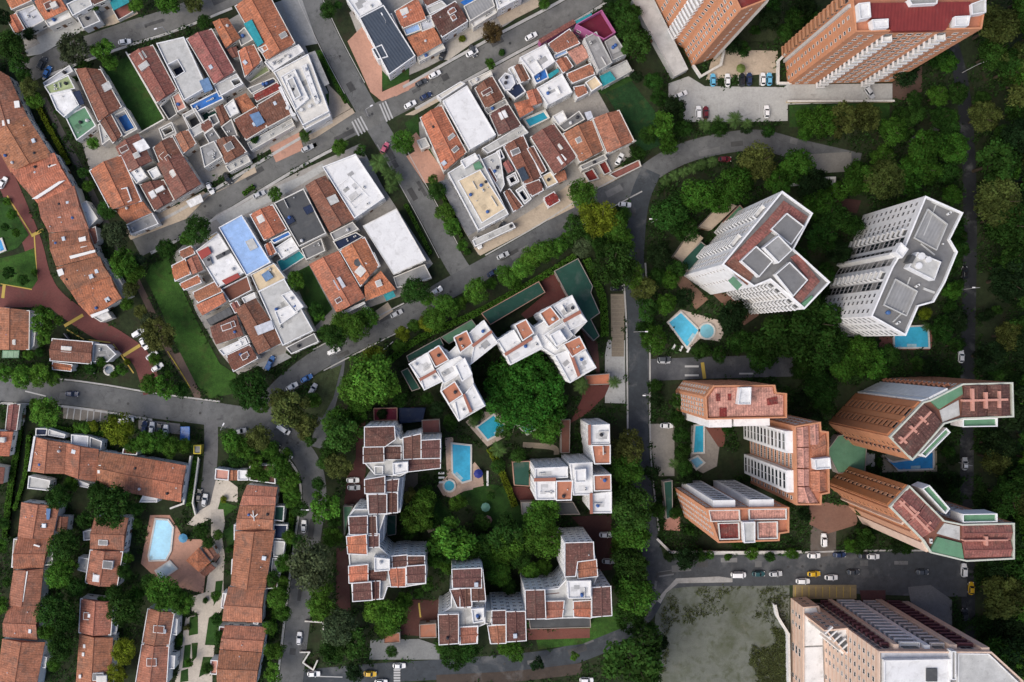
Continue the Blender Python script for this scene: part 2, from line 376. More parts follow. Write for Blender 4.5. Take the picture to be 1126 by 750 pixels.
def build_house(idx, hs):
    pcs = hs['pieces']
    cx = sum(p[0] for q in pcs for p in q[3]) / sum(len(q[3]) for q in pcs); cy = sum(p[1] for q in pcs for p in q[3]) / sum(len(q[3]) for q in pcs)
    root = thing(hs['name'], cx, cy, hs['label'], hs['cat'], hs['group'])
    wb = MB(); body = []
    for typ, h, col, poly, o in pcs:
        ang = math.atan2(poly[1][1] - poly[0][1], poly[1][0] - poly[0][0])
        if typ in ('t', 'shed', 'hip', 'pyr'):
            v_ = rnd.uniform(.84, 1.14); col = (col[0] * v_, col[1] * v_ * rnd.uniform(.95, 1.06), col[2] * v_ * rnd.uniform(.92, 1.1)); ins = offset(poly, .12); wb.prism(ins, 0, h - .1); body.append((ins, h))
            b = MB(); tile_roof(b, poly, h, o, {'t': 'gable'}.get(typ, typ)); ro_ = b.build('roof', ['tile', 'wall'], root, col, uv=True)
            if o.get('par'): wb.ring(poly, offset(poly, .24), h - .3, h + .3)
            if hs['name'] == 'house' and not hs['group'] and abs(area(poly)) > 42 and rnd.random() < .75:
                for q_ in range(rnd.randint(1, 2)):
                    t = rand_in(poly, 2.2)
                    if t:
                        sx_, sy_ = rnd.uniform(1.6, 3.4), rnd.uniform(1.3, 2.6); pb = MB(); top_ = h + rnd.uniform(1.0, 1.7) + q_ * .3
                        pb.box(t[0], t[1], h - .2, sx_, sy_, top_ - h + .2, ang); rr_ = pb.build('roof_room', ['wall'], ro_, hs['wall'], root=root)
                        pb = MB(); pb.box(t[0], t[1], top_ + .01, sx_ - .35, sy_ - .35, .06, ang); g_ = rnd.choice([C['lg'], C['gy'], C['wh'], C['br'], C['mg'], C['ow'], C['db']]); o_ = pb.build('slab', ['flat'], ro_, g_, root=root)
            if hs['clutter'] and abs(area(poly)) > 35:
                for _ in range(rnd.randint(0, int(2 * hs['clutter'] + .5))):
                    t = rand_in(poly, 1.2)
                    if t:
                        k = rnd.random()
                        if k < .5: place_small(ME_VENT, 'vent_pipe', root, t, h + .25, 0, color=(.5, .5, .5), under=ro_)
                        elif k < .7: place_small(ME_SKY, 'skylight', root, t, h + .7, ang, (rnd.uniform(.7, 1.2), 1, 2), (.5, .55, .6), under=ro_)
                        else: place_small(ME_TANK, 'water_tank', root, t, h + .1, ang, (.7, .7, 1), rnd.choice([(.03, .03, .035), (.05, .12, .3), (.5, .5, .5)]), under=ro_)
        elif typ in ('f', 'w', 'm'):
            ph = o.get('ph', .45); top = h + ph
            inner = offset(poly, o.get('pw', .3))
            wb.prism(poly, 0, h); wb.ring(poly, inner, h, top); body.append((poly, h))
            b = MB()
            hole = o.get('hole')
            if hole and len(poly) == 4:
                hp = world_poly(hole[0], hole[1], h); d = hole[2]
                # match the nearest corners
                k = min(range(4), key=lambda k: sum((Vector(poly[i]) - Vector(hp[(i + k) % 4])).length for i in range(4))); hp = hp[k:] + hp[:k]
                for i in range(4):
                    j = (i + 1) % 4
                    b.quad([(*poly[i], h), (*poly[j], h), (*hp[j], h), (*hp[i], h)])
                wb.prism(hp[::-1], h - d, h); wb.ring(offset(hp, -.25), hp, h - .01, h + .4)
                fb = MB(); fb.prism(offset(hp, -.05), h - d - .1, h - d, 0, top=0); fb.build('courtyard_floor', ['paving'], root, C[hole[3]])
            else: b.prism(poly, h - .15, h, 0, top=0, side=False)
            ro_ = b.build({'m': 'metal_roof', 'w': 'flat_roof', 'f': 'flat_roof'}[typ], [{'m': 'metal', 'w': 'white', 'f': 'flat'}[typ]], root, col, uv=(typ == 'm'))
            if hs['clutter'] and typ != 'm' and abs(area(poly)) > 30 and not hole:
                for q_ in range(rnd.randint(1, 3)):
                    t = rand_in(poly, 1.9)
                    if t:
                        pb = MB(); pb.box(t[0], t[1], h + .004 + q_ * .004, rnd.uniform(1.2, 3.0), rnd.uniform(.8, 2.2), .03, ang)
                        g_ = rnd.choice([.62, .8, 1.2, 1.35]) if typ == 'f' else rnd.choice([.5, .7, .85])
                        pb.build('roof_patch', ['flat'], ro_, tuple(min(.78, x * g_) for x in col), root=root)
                if rnd.random() < .5:
                    t = rand_in(poly, 1.6)
                    if t:
                        pb = MB(); L_ = rnd.uniform(1.5, 4)
                        pb.box(t[0], t[1], h, L_, .16, rnd.uniform(.5, 1.3), ang + rnd.choice([0, 1.5708])); pb.build('partition', ['wall'], ro_, (.6, .59, .56), root=root)
            if hs['clutter'] and typ != 'm' and abs(area(poly)) > 14 and not hole:
                for _ in range(rnd.randint(1, 2 + int(min(5, abs(area(poly)) / 28) * hs['clutter']))):
                    t = rand_in(poly, 1.1)
                    if t:
                        k = rnd.random()
                        if k < .35: place_small(ME_TANK, 'water_tank', root, t, h, ang, (.8, .8, .9), rnd.choice([(.03, .03, .035), (.04, .1, .28), (.5, .5, .5)]), under=ro_)
                        elif k < .7: place_small(ME_AC, 'air_conditioner', root, t, h, ang + rnd.choice([0, 1.57]), (1, 1, 1), (.55, .55, .53), under=ro_)
                        else: place_small(ME_VENT, 'vent_pipe', root, t, h, 0, color=(.45, .45, .45), under=ro_)
        elif typ == 'p':                                # walled patio or terrace at height h
            wh = o.get('wh', 1.1)
            wb.prism(poly, 0, h); wb.ring(poly, offset(poly, .22), h, h + wh)
            b = MB(); b.prism(poly, h - .12, h, 0, top=0, side=False); b.build('terrace', ['paving'], root, col); body.append((poly, h))
        elif typ == 'g':                                # roof light or awning standing on the roof below
            b = MB(); th = o.get('th', .35); n = len(poly)
            b.ring(poly, offset(poly, .14), h - th, h + .06, 0); b.prism(offset(poly, .14), h - .06, h, 1, top=1)
            e = [(Vector(poly[i]), Vector(poly[(i + 1) % n])) for i in range(n)]
            if n == 4:
                k = 0 if (e[0][1] - e[0][0]).length > (e[1][1] - e[1][0]).length else 1
                (a0, a1), (b1, b0) = e[k], e[(k + 2) % 4]
                m = max(1, int((a1 - a0).length / 1.5))
                for i in range(1, m):
                    u = a0.lerp(a1, i / m); v = b0.lerp(b1, i / m); b.tube((*u, h + .02), (*v, h + .02), .05, n=4)
            b.build(o.get('n', 'roof_light'), ['paint', 'panel'], root, (1, 1, 1)).color = (*col, 1)
        elif typ == 'seam':
            poly = offset(poly, -.22) if hs['name'] == 'apartment_building' else poly
            b = MB(); b.prism(poly, h - .1, h + .25, 0, top=0); b.build('roof_gutter', ['paint'], root, col)
        elif typ == 'pool':
            b = MB(); b.ring(offset(poly, -.45), poly, h, h + .25); b.build('pool_edge', ['paving'], root, C['ow'])
            b = MB(); b.prism(poly, h, h + .15, 0, top=0); b.build('pool_water', ['water'], root, col)
    wb.build('wall', ['wall'], root, hs['wall'])
    # openings on the free faces
    faces = []
    for poly, h in body:
        n = len(poly)
        for i in range(n):
            a, b = Vector(poly[i]), Vector(poly[(i + 1) % n]); L = (b - a).length
            if L < 2.6 or h < 2.6: continue
            d = (b - a) / L; nr = Vector((d.y, -d.x)); mid = (a + b) / 2 + nr * .9
            blk = max([hh for (q, hh, k) in PIECES if inside(mid, q)] + [0])
            faces.append((a, d, nr, L, blk, h))
    r0 = ORG[root.name]; cnt = 0; done_door = False; more = []
    def vis(f): return -((f[0].x + f[1].x * f[3] / 2) * f[2].x + (f[0].y + f[1].y * f[3] / 2) * f[2].y)
    for a, d, nr, L, blk, h in sorted(faces, key=vis, reverse=True):
        ang = math.atan2(d.y, d.x); fl = max(1, int((h + .3) / 2.9)); fh = h / fl; m = max(1, int(L / (1.7 if hs['name'] == 'apartment_building' else 3.0)))
        if blk < 1 and not done_door and hs['door']:
            done_door = True; t = a + d * (L * .5) + nr * 0.0
            o = inst(ME_DOOR, 'door', root, (t.x - r0.x, t.y - r0.y, 0), ang + math.pi, (1.1, 1, 2.1), (.12, .06, .03))
        for f in range(fl - 1, -1, -1):
            if f * fh + .8 < blk: continue
            for k in range(m):
                if cnt >= hs['maxwin'] and hs['name'] != 'apartment_building': break
                if f == 0 and done_door and abs((k + .5) / m - .5) < .25: continue
                t = a + d * (L * (k + .5) / m)
                w_ = (ME_WIN, (t.x - r0.x, t.y - r0.y, f * fh + .95), ang + math.pi, (min(1.5, L / m * .55), 1, 1.25), (.7, .7, .68))
                if cnt < hs['maxwin']: inst(w_[0], 'window', root, *w_[1:])
                else: more.append(w_)
                cnt += 1
    if more: merged('window', more, root)
    return root

# ------------------------------------------------------------------ towers
def merged(nm, its, root):
    """the repeats past the hundred largest of one part, as one mesh"""
    V, F, MI = [], [], []
    for me0, loc, rz, sc, col in its:
        mt = Matrix.Translation(loc) @ Matrix.Rotation(rz, 4, 'Z') @ Matrix.Diagonal((*sc, 1)); b0 = len(V)
        V += [tuple(mt @ v.co) for v in me0.vertices]
        for p in me0.polygons: F.append([b0 + q for q in p.vertices]); MI.append(p.material_index)
    me = bpy.data.meshes.new(nm); me.from_pydata(V, [], F)
    for m in its[0][0].materials: me.materials.append(m)
    me.polygons.foreach_set('material_index', MI)
    o = bpy.data.objects.new(nm, me); o.color = (*its[0][4], 1); link(o, root); o['kind'] = 'stuff'
def ledge(b, poly, z, out=.1, hh=.22, mi=1):
    b.ring(offset(poly, -out), offset(poly, .05), z, z + hh, mi)
    o = offset(poly, -out); i = offset(poly, .05)
    for k in range(len(o)):
        j = (k + 1) % len(o); b.quad([(*o[j], z), (*o[k], z), (*i[k], z), (*i[j], z)], mi)

def TOWER(label, crop, pts, h, col, floors, faces, roofs=(), cat='tower block', name='apartment_tower', ledgecol=(.45, .24, .15), brick=True, ledges=True, para=1.0, roofcol='gy', group=None, roofmat='flat', rim=None):
    """pts: the roof outline; faces: {edge index: [(type, t0, t1, ...)]}, edges counted in the order given"""
    raw = [(v.x, v.y) for v in (WP(p, h) for p in PX(crop, pts))]; n = len(raw)
    rev = area(raw) < 0; poly = ccw(raw); PIECES.append((poly, h, -1))
    cx = sum(p[0] for p in poly) / n; cy = sum(p[1] for p in poly) / n
    root = thing(name, cx, cy, label, cat, group); r0 = ORG[root.name]
    b = MB(); b.prism(poly, 0, h); b.build('wall', ['brick' if brick else 'wall'], root, col)
    b = MB(); b.ring(offset(poly, -.03), offset(poly, .4), h - .05, h + para); b.build('parapet', ['wall'], root, rim or col)
    fh = (h - 1.2) / floors
    if ledges:
        lb = MB()
        for k in range(1, floors + 1): ledge(lb, poly, k * fh + .6, .05, .14, 0)
        lb.build('floor_ledges', ['wall'], root, ledgecol)
    rb = MB(); rb.prism(offset(poly, .1), h - .2, h + .02, 0, top=0, side=False); rb.build('flat_roof', [roofmat], root, C[roofcol] if isinstance(roofcol, str) else roofcol, uv=True)
    items = {'window': [], 'balcony': []}
    faces = dict(faces)
    for e in range(n):
        L_ = (Vector(raw[e]) - Vector(raw[(e + 1) % n])).length
        if e not in faces and L_ > 3: faces[e] = [('win', .08, .92, max(1, int(L_ / 3.2)), 1.3, 1.25, tuple(x * .8 for x in col))]
    for e, specs in faces.items():
        a, c = Vector(raw[e]), Vector(raw[(e + 1) % n]); L = (c - a).length; d = (c - a) / L
        nr = Vector((d.y, -d.x)) * (-1 if rev else 1)
        ang = math.atan2(nr.y, nr.x) - math.pi / 2              # local +y points outward
        for sp in specs:
            t0, t1 = sp[1] * L, sp[2] * L; w = t1 - t0; mid = a + d * (t0 + t1) / 2
            if sp[0] == 'win':                                  # type, t0, t1, per floor, width, height, frame
                k = sp[3]
                for f in range(floors):
                    for i in range(k):
                        p = a + d * (t0 + w * (i + .5) / k)
                        items['window'].append((ME_WIN, p, nr, f * fh + .7 + 1.2 * .5, ang, (sp[4], 1, sp[5]), sp[6] if len(sp) > 6 else (.6, .58, .55)))
            elif sp[0] == 'bal':                                # type, t0, t1, depth, colour, glazing behind
                dep, bc = sp[3], sp[4]
                key = 'balcony'
                mb = MB(); y1 = dep
                mb.prism([(-w / 2, -.1), (w / 2, -.1), (w / 2, y1), (-w / 2, y1)], 0, .2, 0, top=0, bottom=True)
                o_ = [(-w / 2, -.1), (w / 2, -.1), (w / 2, y1), (-w / 2, y1)]; i_ = [(-w / 2 + .15, -.1), (w / 2 - .15, -.1), (w / 2 - .15, y1 - .15), (-w / 2 + .15, y1 - .15)]
                mb.ring(o_, i_, .2, sp[5] if len(sp) > 5 else 1.05)
                me = mb.mesh('balcony', ['wall'])
                for f in range(floors):
                    items[key].append((me, mid, nr, f * fh + .75, ang, (1, 1, 1), bc))
                    items['window'].append((ME_WIN, mid, nr, f * fh + .96, ang, (w * .8, 1, fh * .66), (.2, .2, .2)))
            elif sp[0] == 'fin':                                # type, t0, t1, depth, colour, top offset, slots per floor
                dep, bc = sp[3], sp[4]; mb = MB(); top = h - (sp[5] if len(sp) > 5 else 0)
                def loc(x, y): q = mid + d * x + nr * y; return (q.x, q.y)
                foot = ccw([loc(-w / 2, -.2), loc(w / 2, -.2), loc(w / 2, dep), loc(-w / 2, dep)])
                mb.prism(foot, .3, top, 0, top=0); mb.build('bay', ['wall'], root, bc)
                PIECES.append((foot, top, -1))
                if len(sp) > 6 and sp[6]:
                    for f in range(floors):
                        if (f + 1) * fh > top: continue
                        items['window'].append((ME_WIN, mid + nr * dep, nr, f * fh + 1.15, ang, (w * .78, 1, fh * sp[6]), (.5, .5, .5)))
            elif sp[0] == 'strip':                              # dark glass over the full height, imitating the shade of a recess
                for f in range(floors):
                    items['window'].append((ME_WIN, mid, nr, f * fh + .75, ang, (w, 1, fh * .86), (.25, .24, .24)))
    taken = [world_poly(c2, p2, h + z2) for _, _, c2, p2, z2, _ in roofs if z2 > -1]
    for _ in range(int(min(14, 3 + area(poly) / 60))):
        t = rand_in(poly, 1.6)
        if not t or any(inside(t, offset(q, -.8)) for q in taken): continue
        me_, nm_, sc_, cl_ = rnd.choice([(ME_TANK, 'water_tank', (1, 1, 1.1), (.72, .72, .7)), (ME_AC, 'air_conditioner', (1.3, 1.3, 1.2), (.62, .62, .6)), (ME_VENT, 'vent_pipe', (1.3, 1.3, 1), (.6, .6, .58)), (ME_TANK, 'water_tank', (.9, .9, .9), (.05, .12, .28))])
        place_small(me_, nm_, root, t, h, rnd.choice([0, .6, 1.57]), sc_, cl_)
    cam = Vector((0, 0, HC))
    for nm, lst in items.items():
        def score(it):
            p = Vector((it[1].x, it[1].y, it[3])); v = cam - p; D = v.length
            return (Vector((it[2].x, it[2].y, 0)).dot(v) / D / D) * it[5][0] * it[5][2]
        lst.sort(key=score, reverse=True)
        for it in lst[:98]:
            inst(it[0], nm, root, (it[1].x - r0.x, it[1].y - r0.y, it[3]), it[4], it[5], it[6])
        rest = lst[98:]
        if rest: merged(nm, [(it[0], (it[1].x - r0.x, it[1].y - r0.y, it[3]), it[4], it[5], it[6]) for it in rest], root)
    k = 0
    for typ, col2, crop2, pts2, zz, opt in roofs:               # boxes, terraces and tiles on the roof: zz above the roof deck
        q = world_poly(crop2, pts2, h + zz); b = MB(); z = h + zz + jit() * .3
        if typ == 'box':
            b.prism(q, h, z, 0); b.ring(q, offset(q, .25), z, z + .5); b.build('roof_cabin', ['wall'], root, opt.get('wall', C['wh']))
            b = MB(); b.prism(q, z - .1, z + .02, 0, top=0, side=False); b.build('cabin_roof', [opt.get('mat', 'flat')], root, C[col2])
        elif typ == 'deck':
            b.prism(q, h, z, 0, top=0); b.build(opt.get('n', 'roof_terrace'), [opt.get('mat', 'tile')], root, C[col2], uv=True)
        elif typ == 'tile':
            tile_roof(b, q, z, opt, opt.get('k', 'gable')); b.prism(offset(q, .1), h, z, 1); b.build('tiled_roof', ['tile', 'wall'], root, C[col2], uv=True)
        elif typ == 'well':
            b.ring(q, offset(q, .25), h, z + .7); b.build('parapet', ['wall'], root, opt.get('wall', C['ow']))
            b = MB(); b.prism(q, h, z, 0, top=0); b.build('roof_terrace', [opt.get('mat', 'paving')], root, C[col2], uv=True)
        elif typ == 'side':                                     # part that hangs below the roof: from zz down to opt['to']
            b.prism(q, opt.get('z0', 0), z, 0, top=0); b.ring(q, offset(q, .25), z, z + .9); b.build(opt.get('n', 'wing'), ['wall'], root, opt.get('wall', C['ow']))
            b = MB(); b.prism(offset(q, .24), z - .1, z + .05, 0, top=0, side=False); b.build('wing_roof', [opt.get('mat', 'flat')], root, C[col2], uv=True)
            PIECES.append((q, z, -1))
    return root, poly

# ------------------------------------------------------------------ ground sheets
SHEETS = []
LEVELS_ = []
def level(name, poly):
    xs = [p[0] for p in poly]; ys = [p[1] for p in poly]; bb = (min(xs), min(ys), max(xs), max(ys)); used = {l for n, q, l in LEVELS_ if q[0] < bb[2] and bb[0] < q[2] and q[1] < bb[3] and bb[1] < q[3]}
    l = 0
    while l in used: l += 1
    LEVELS_.append((name, bb, l)); return l
LAY = {'road': .05, 'road_marking': .135, 'path': .04, 'pavement': .16, 'patio': .16, 'lawn': .15, 'ground': 0}
CNT = {}
def SHEET(name, crop, pts, col, mat, dz=0.0):
    poly = world_poly(crop, pts, 0); z = LAY[name] + dz + level(name, poly) * .004; b = MB(); b.prism(poly, 0, z, 0, top=0)
    o = b.build(name, [mat], None, C[col] if isinstance(col, str) else col); o['kind'] = 'structure'
    SHEETS.append((poly, name)); return o

def smooth(pts, n=6):
    out = []; P_ = [Vector(p) for p in pts]
    for i in range(len(P_) - 1):
        p0 = P_[max(i - 1, 0)]; p1, p2 = P_[i], P_[i + 1]; p3 = P_[min(i + 2, len(P_) - 1)]
        for k in range(n):
            t = k / n
            out.append(.5 * ((2 * p1) + (p2 - p0) * t + (2 * p0 - 5 * p1 + 4 * p2 - p3) * t * t + (3 * p1 - p0 - 3 * p2 + p3) * t ** 3))
    out.append(P_[-1]); return out

ROADS = []
def ribbon(pts, w):
    L = [WP((p.x, p.y)) for p in smooth(pts)]; l, r = [], []
    for i, p in enumerate(L):
        d = (L[min(i + 1, len(L) - 1)] - L[max(i - 1, 0)]).normalized(); nr = Vector((-d.y, d.x, 0)) * w * S / 2
        l.append(p + nr); r.append(p - nr)
    return L, l, r

def ROAD(pts, w, col=(.085, .09, .095), name='road', mat='asphalt', kerb=True):
    L, l, r = ribbon(pts, w); CNT[name] = CNT.get(name, 0) + 1; z = LAY[name] + CNT[name] * .004
    b = MB()
    for i in range(len(L) - 1): b.quad([(l[i].x, l[i].y, z), (r[i].x, r[i].y, z), (r[i + 1].x, r[i + 1].y, z), (l[i + 1].x, l[i + 1].y, z)])
    o = b.build(name, [mat], None, col); o['kind'] = 'structure'
    for i in range(len(L) - 1): ROADS.append((L[i], w * S / 2))
    return o

def KERB(pts, w, off, width=.22, col=(.42, .41, .39), hh=.2):
    """a kerb or pavement strip along one side of a road: off metres from its edge"""
    L = [WP((p.x, p.y)) for p in smooth(pts)]; b = MB(); A, B = [], []
    sg = 1 if off > 0 else -1
    for i, p in enumerate(L):
        d = (L[min(i + 1, len(L) - 1)] - L[max(i - 1, 0)]).normalized(); nr = Vector((-d.y, d.x, 0))
        A.append(p + nr * sg * (w * S / 2 + abs(off))); B.append(p + nr * sg * (w * S / 2 + abs(off) + width))
    for i in range(len(L) - 1):
        q = [A[i], A[i + 1], B[i + 1], B[i]]
        b.prism(ccw([(v.x, v.y) for v in q]), 0, hh, 0, top=0)
    o = b.build('pavement', ['paving'], None, col); o['kind'] = 'structure'

def MARK(crop, x0, y0, x1, y1, w, col=(.42, .42, .41)):
    (a, c), (d, e) = PX(crop, [x0, y0, x1, y1]); p, q = WP((a, c)), WP((d, e)); dr = (q - p).normalized(); nr = Vector((-dr.y, dr.x, 0)) * w / 2
    CNT['road_marking'] = CNT.get('road_marking', 0) + 1; z = (.2 if any(inside(((p.x + q.x) / 2, (p.y + q.y) / 2), g_) for g_, nm in SHEETS if nm != 'ground') else LAY['road_marking']) + (CNT['road_marking'] % 9) * .003
    b = MB(); b.quad([(v.x, v.y, z) for v in (p + nr, p - nr, q - nr, q + nr)])
    o = b.build('road_marking', ['paint'], None, col); o['kind'] = 'structure'

def WALL(label, crop, pts, h=1.8, t=.25, col='ow', name='garden_wall', cat='wall', mat='wall', close=False):
    P_ = [WP(p) for p in PX(crop, pts)]
    if close: P_.append(P_[0])
    root = thing(name, P_[0].x, P_[0].y, label, cat); wb, cb = MB(), MB()
    for i in range(len(P_) - 1):
        a, c = P_[i], P_[i + 1]; d = c - a; ang = math.atan2(d.y, d.x); m = (a + c) / 2
        wb.box(m.x, m.y, 0, d.length + t * .96, t, h + i * .003, ang); cb.box(m.x, m.y, h + .001 + i * .003, d.length + t * 1.5, t * 1.5, .1, ang)
    wb.build('wall_body', [mat], root, C[col] if isinstance(col, str) else col); cb.build('coping', ['paving'], root, C['ow'] if col != 'dg' else C['gy'])
    return root

def POOL(label, crop, pts, deckpts=None, deckcol='pk', col=(.05, .36, .56), h=.62):
    poly = world_poly(crop, pts, 0); cx = sum(p[0] for p in poly) / len(poly); cy = sum(p[1] for p in poly) / len(poly)
    root = thing('swimming_pool', cx, cy, label, 'pool')
    b = MB(); b.ring(offset(poly, -.55), poly, 0, h); b.build('coping', ['paving'], root, (.6, .58, .54))
    b = MB(); b.prism(poly, .05, h - .12, 0, top=0); b.build('water', ['water'], root, col)
    b = MB()
    (ax, ay), (bx, by) = poly[0], poly[1]; d = Vector((bx - ax, by - ay)).normalized(); nr = Vector((-d.y, d.x))
    for k in (.35, .8):
        p = Vector((ax, ay)) + d * .8 + nr * -.15 + d * k
        b.tube((p.x, p.y, h), (p.x, p.y, h + .8), .03); b.tube((p.x, p.y, h + .8), (p.x + nr.x * .5, p.y + nr.y * .5, h + .7), .03); b.tube((p.x + nr.x * .5, p.y + nr.y * .5, h + .7), (p.x + nr.x * .5, p.y + nr.y * .5, h - .1), .03)
    b.build('ladder', ['paint'], root, (.6, .6, .6))
    if abs(area(poly)) > 30:
        e_ = max(range(len(poly)), key=lambda i: 0 if i == 0 else -(Vector(poly[i]) - Vector(poly[(i + 1) % len(poly)])).length); a_, c_ = Vector(poly[e_]), Vector(poly[(e_ + 1) % len(poly)]); d_ = (c_ - a_).normalized(); n2 = Vector((-d_.y, d_.x)); m_ = (a_ + c_) / 2
        b = MB(); b.box(m_.x + n2.x * .55, m_.y + n2.y * .55, .1, min(3.0, (c_ - a_).length * .7), .9, h - .19, math.atan2(d_.y, d_.x)); b.build('steps', ['paving'], root, (.35, .55, .62))
    PIECES.append((offset(poly, -1.0), 0.4, -2)); return root

def circ(cx, cy, r, n=18, ry=None):
    o = []
    for i in range(n): o += [cx + r * math.cos(6.2832 * i / n), cy + (ry or r) * math.sin(6.2832 * i / n)]
    return tuple(o)

# ------------------------------------------------------------------ describing by landmark
LM = []
USED = {}
ORD = ['', ', second closest to it', ', third closest to it', ', fourth closest to it', ', fifth closest to it', ', sixth closest to it', ', seventh closest to it']
def where(px, py):
    best = min(LM, key=lambda l: math.hypot(px - l[0], py - l[1])); dx, dy = px - best[0], best[1] - py; D = math.hypot(dx, dy)
    a = math.degrees(math.atan2(dy, dx)) % 360
    return ['east of', 'north-east of', 'north of', 'north-west of', 'west of', 'south-west of', 'south of', 'south-east of'][int((a + 22.5) // 45) % 8], best[2], D
DESC = []           # (object, adjective phrase, px, py): labels are given out at the end, closest first
def describe(o, adj, px, py): DESC.append((o, adj, px, py))
def give_labels():
    rows = []
    for o, adj, px, py in DESC:
        rel, lm, D = where(px, py); rows.append((f'{adj} {rel} {lm}', D, o))
    by = {}
    for t, D, o in rows: by.setdefault(t, []).append((D, o))
    for t, l in by.items():
        l.sort(key=lambda r: r[0])
        for i, (D, o) in enumerate(l):
            o['label'] = t if len(l) == 1 else t + (', closest to it' if i == 0 else ORD[min(i, 6)])
            if i > 6: o['label'] = t + ', %dth closest to it' % (i + 1)

# ------------------------------------------------------------------ trees
def crown_mesh(seed, clumps, leaves, leaf, flat=.62, spread=.74, cr=(.24, .40)):
    r = random.Random(seed); V, F, CL = [], [], []
    cs = []
    for i in range(clumps):
        best = None
        for _ in range(12):
            a = r.uniform(0, 6.2832); q = spread * math.sqrt(r.random()) * r.uniform(.85, 1.08)
            z = flat * math.sqrt(max(.05, 1 - q * q)) * r.uniform(.45, 1.0)
            p = Vector((q * math.cos(a), q * math.sin(a), z)); dm = min([(p - c[0]).length for c in cs] + [9])
            if best is None or dm > best[1]: best = (p, dm)
        cs.append((best[0], r.uniform(*cr), r.uniform(.5, 1.45)))
    for c, rad, br in cs:
        for k in range(leaves):
            d = Vector((r.gauss(0, 1), r.gauss(0, 1), r.gauss(.35, 1))).normalized()
            p = c + Vector((d.x, d.y, d.z * .75)) * rad * (r.uniform(.55, 1.0) if r.random() < .85 else r.uniform(1.0, 1.22))
            nr = (d + Vector((r.gauss(0, .6), r.gauss(0, .6), r.gauss(.35, .5)))).normalized()
            u = nr.orthogonal().normalized(); w = nr.cross(u); a = r.uniform(0, 6.28); u, w = u * math.cos(a) + w * math.sin(a), w * math.cos(a) - u * math.sin(a)
            s = leaf * r.uniform(.6, 1.35); b = len(V)
            for q in (p - u * s, p + w * s * .62 + nr * s * .12, p + u * s, p - w * s * .62 + nr * s * .12): V.append(tuple(q))
            F.append((b, b + 1, b + 2, b + 3)); CL += [br] * 4
    me = bpy.data.meshes.new('crown'); me.from_pydata(V, [], F); me.materials.append(M['leaf'])
    at = me.attributes.new('clump', 'FLOAT', 'POINT'); at.data.foreach_set('value', CL); me.update()
    return me
def trunk_mesh(seed, limbs=6):
    r = random.Random(seed); b = MB(); b.tube((0, 0, -1), (0, 0, -.25), .085, .06, 8); b.tube((0, 0, -.25), (.02, 0, .35), .06, .02, 7)
    for i in range(limbs):
        a = i * 6.2832 / limbs + r.uniform(-.4, .4); z = r.uniform(-.4, .05); q = r.uniform(.4, .62)
        m = (q * .45 * math.cos(a), q * .45 * math.sin(a), z + .22); b.tube((0, 0, z), m, .035, .024, 5); b.tube(m, (q * math.cos(a), q * math.sin(a), z + r.uniform(.35, .55)), .024, .008, 5)
    return b.mesh('trunk', ['bark'])
CROWNS = [crown_mesh(i, c, l, s, f, sp, cr) for i, (c, l, s, f, sp, cr) in enumerate([
    (20, 210, .058, .62, .72, (.24, .38)), (26, 170, .055, .6, .76, (.2, .34)), (15, 260, .062, .7, .66, (.3, .44)), (34, 140, .054, .55, .8, (.17, .29)),
    (22, 190, .06, .62, .74, (.22, .36)), (17, 220, .066, .66, .7, (.26, .42)), (28, 160, .052, .58, .78, (.19, .3)), (11, 210, .068, .6, .78, (.24, .36)), (24, 200, .05, .64, .74, (.22, .34))])]
BIGCROWN = [crown_mesh(70, 110, 130, .03, .42, .88, (.11, .18))]
TRUNKS = [trunk_mesh(i) for i in range(4)]
def palm_mesh(seed, n=15):
    r = random.Random(seed); V, F, CL = [], [], []
    for i in range(n):
        a = i * 6.2832 / n * 1.0 + r.uniform(-.2, .2); el = r.uniform(.1, .9); L = r.uniform(.85, 1.1); br = r.uniform(.7, 1.35); prev = None
        for k in range(11):
            t = k / 10; q = L * t; z = el * q * .6 - .75 * t * t * L * .8
            c = Vector((q * math.cos(a), q * math.sin(a), z)); side = Vector((-math.sin(a), math.cos(a), 0))
            if k:
                for sg in (-1, 1):
                    ll = .26 * math.sin(math.pi * min(1, t * .9 + .1)) + .03; b = len(V)
                    tip = c + side * sg * ll + Vector((math.cos(a), math.sin(a), 0)) * ll * .55 - Vector((0, 0, ll * .35))
                    for p in (prev, c, tip): V.append(tuple(p))
                    F.append((b, b + 1, b + 2)); CL += [br] * 3
            prev = c
    me = bpy.data.meshes.new('fronds'); me.from_pydata(V, [], F); me.materials.append(M['leaf'])
    at = me.attributes.new('clump', 'FLOAT', 'POINT'); at.data.foreach_set('value', CL); me.update(); return me
PALMS = [palm_mesh(1), palm_mesh(2, 18), palm_mesh(3, 13)]
def palm_trunk():
    b = MB()
    for k in range(8): b.tube((.012 * math.sin(k), .01 * k, k / 8), (.012 * math.sin(k + 1), .01 * (k + 1), (k + 1) / 8), .05 - .002 * k, .046 - .002 * k, 8)
    return b.mesh('trunk', ['bark'])
ME_PT = palm_trunk()
def shrub_stem():
    b = MB()
    for i in range(5): b.tube((0, 0, -.6), (.3 * math.cos(i * 1.26), .3 * math.sin(i * 1.26), .2), .05, .02, 5)
    return b.mesh('stem', ['bark'])
ME_STEM = shrub_stem()

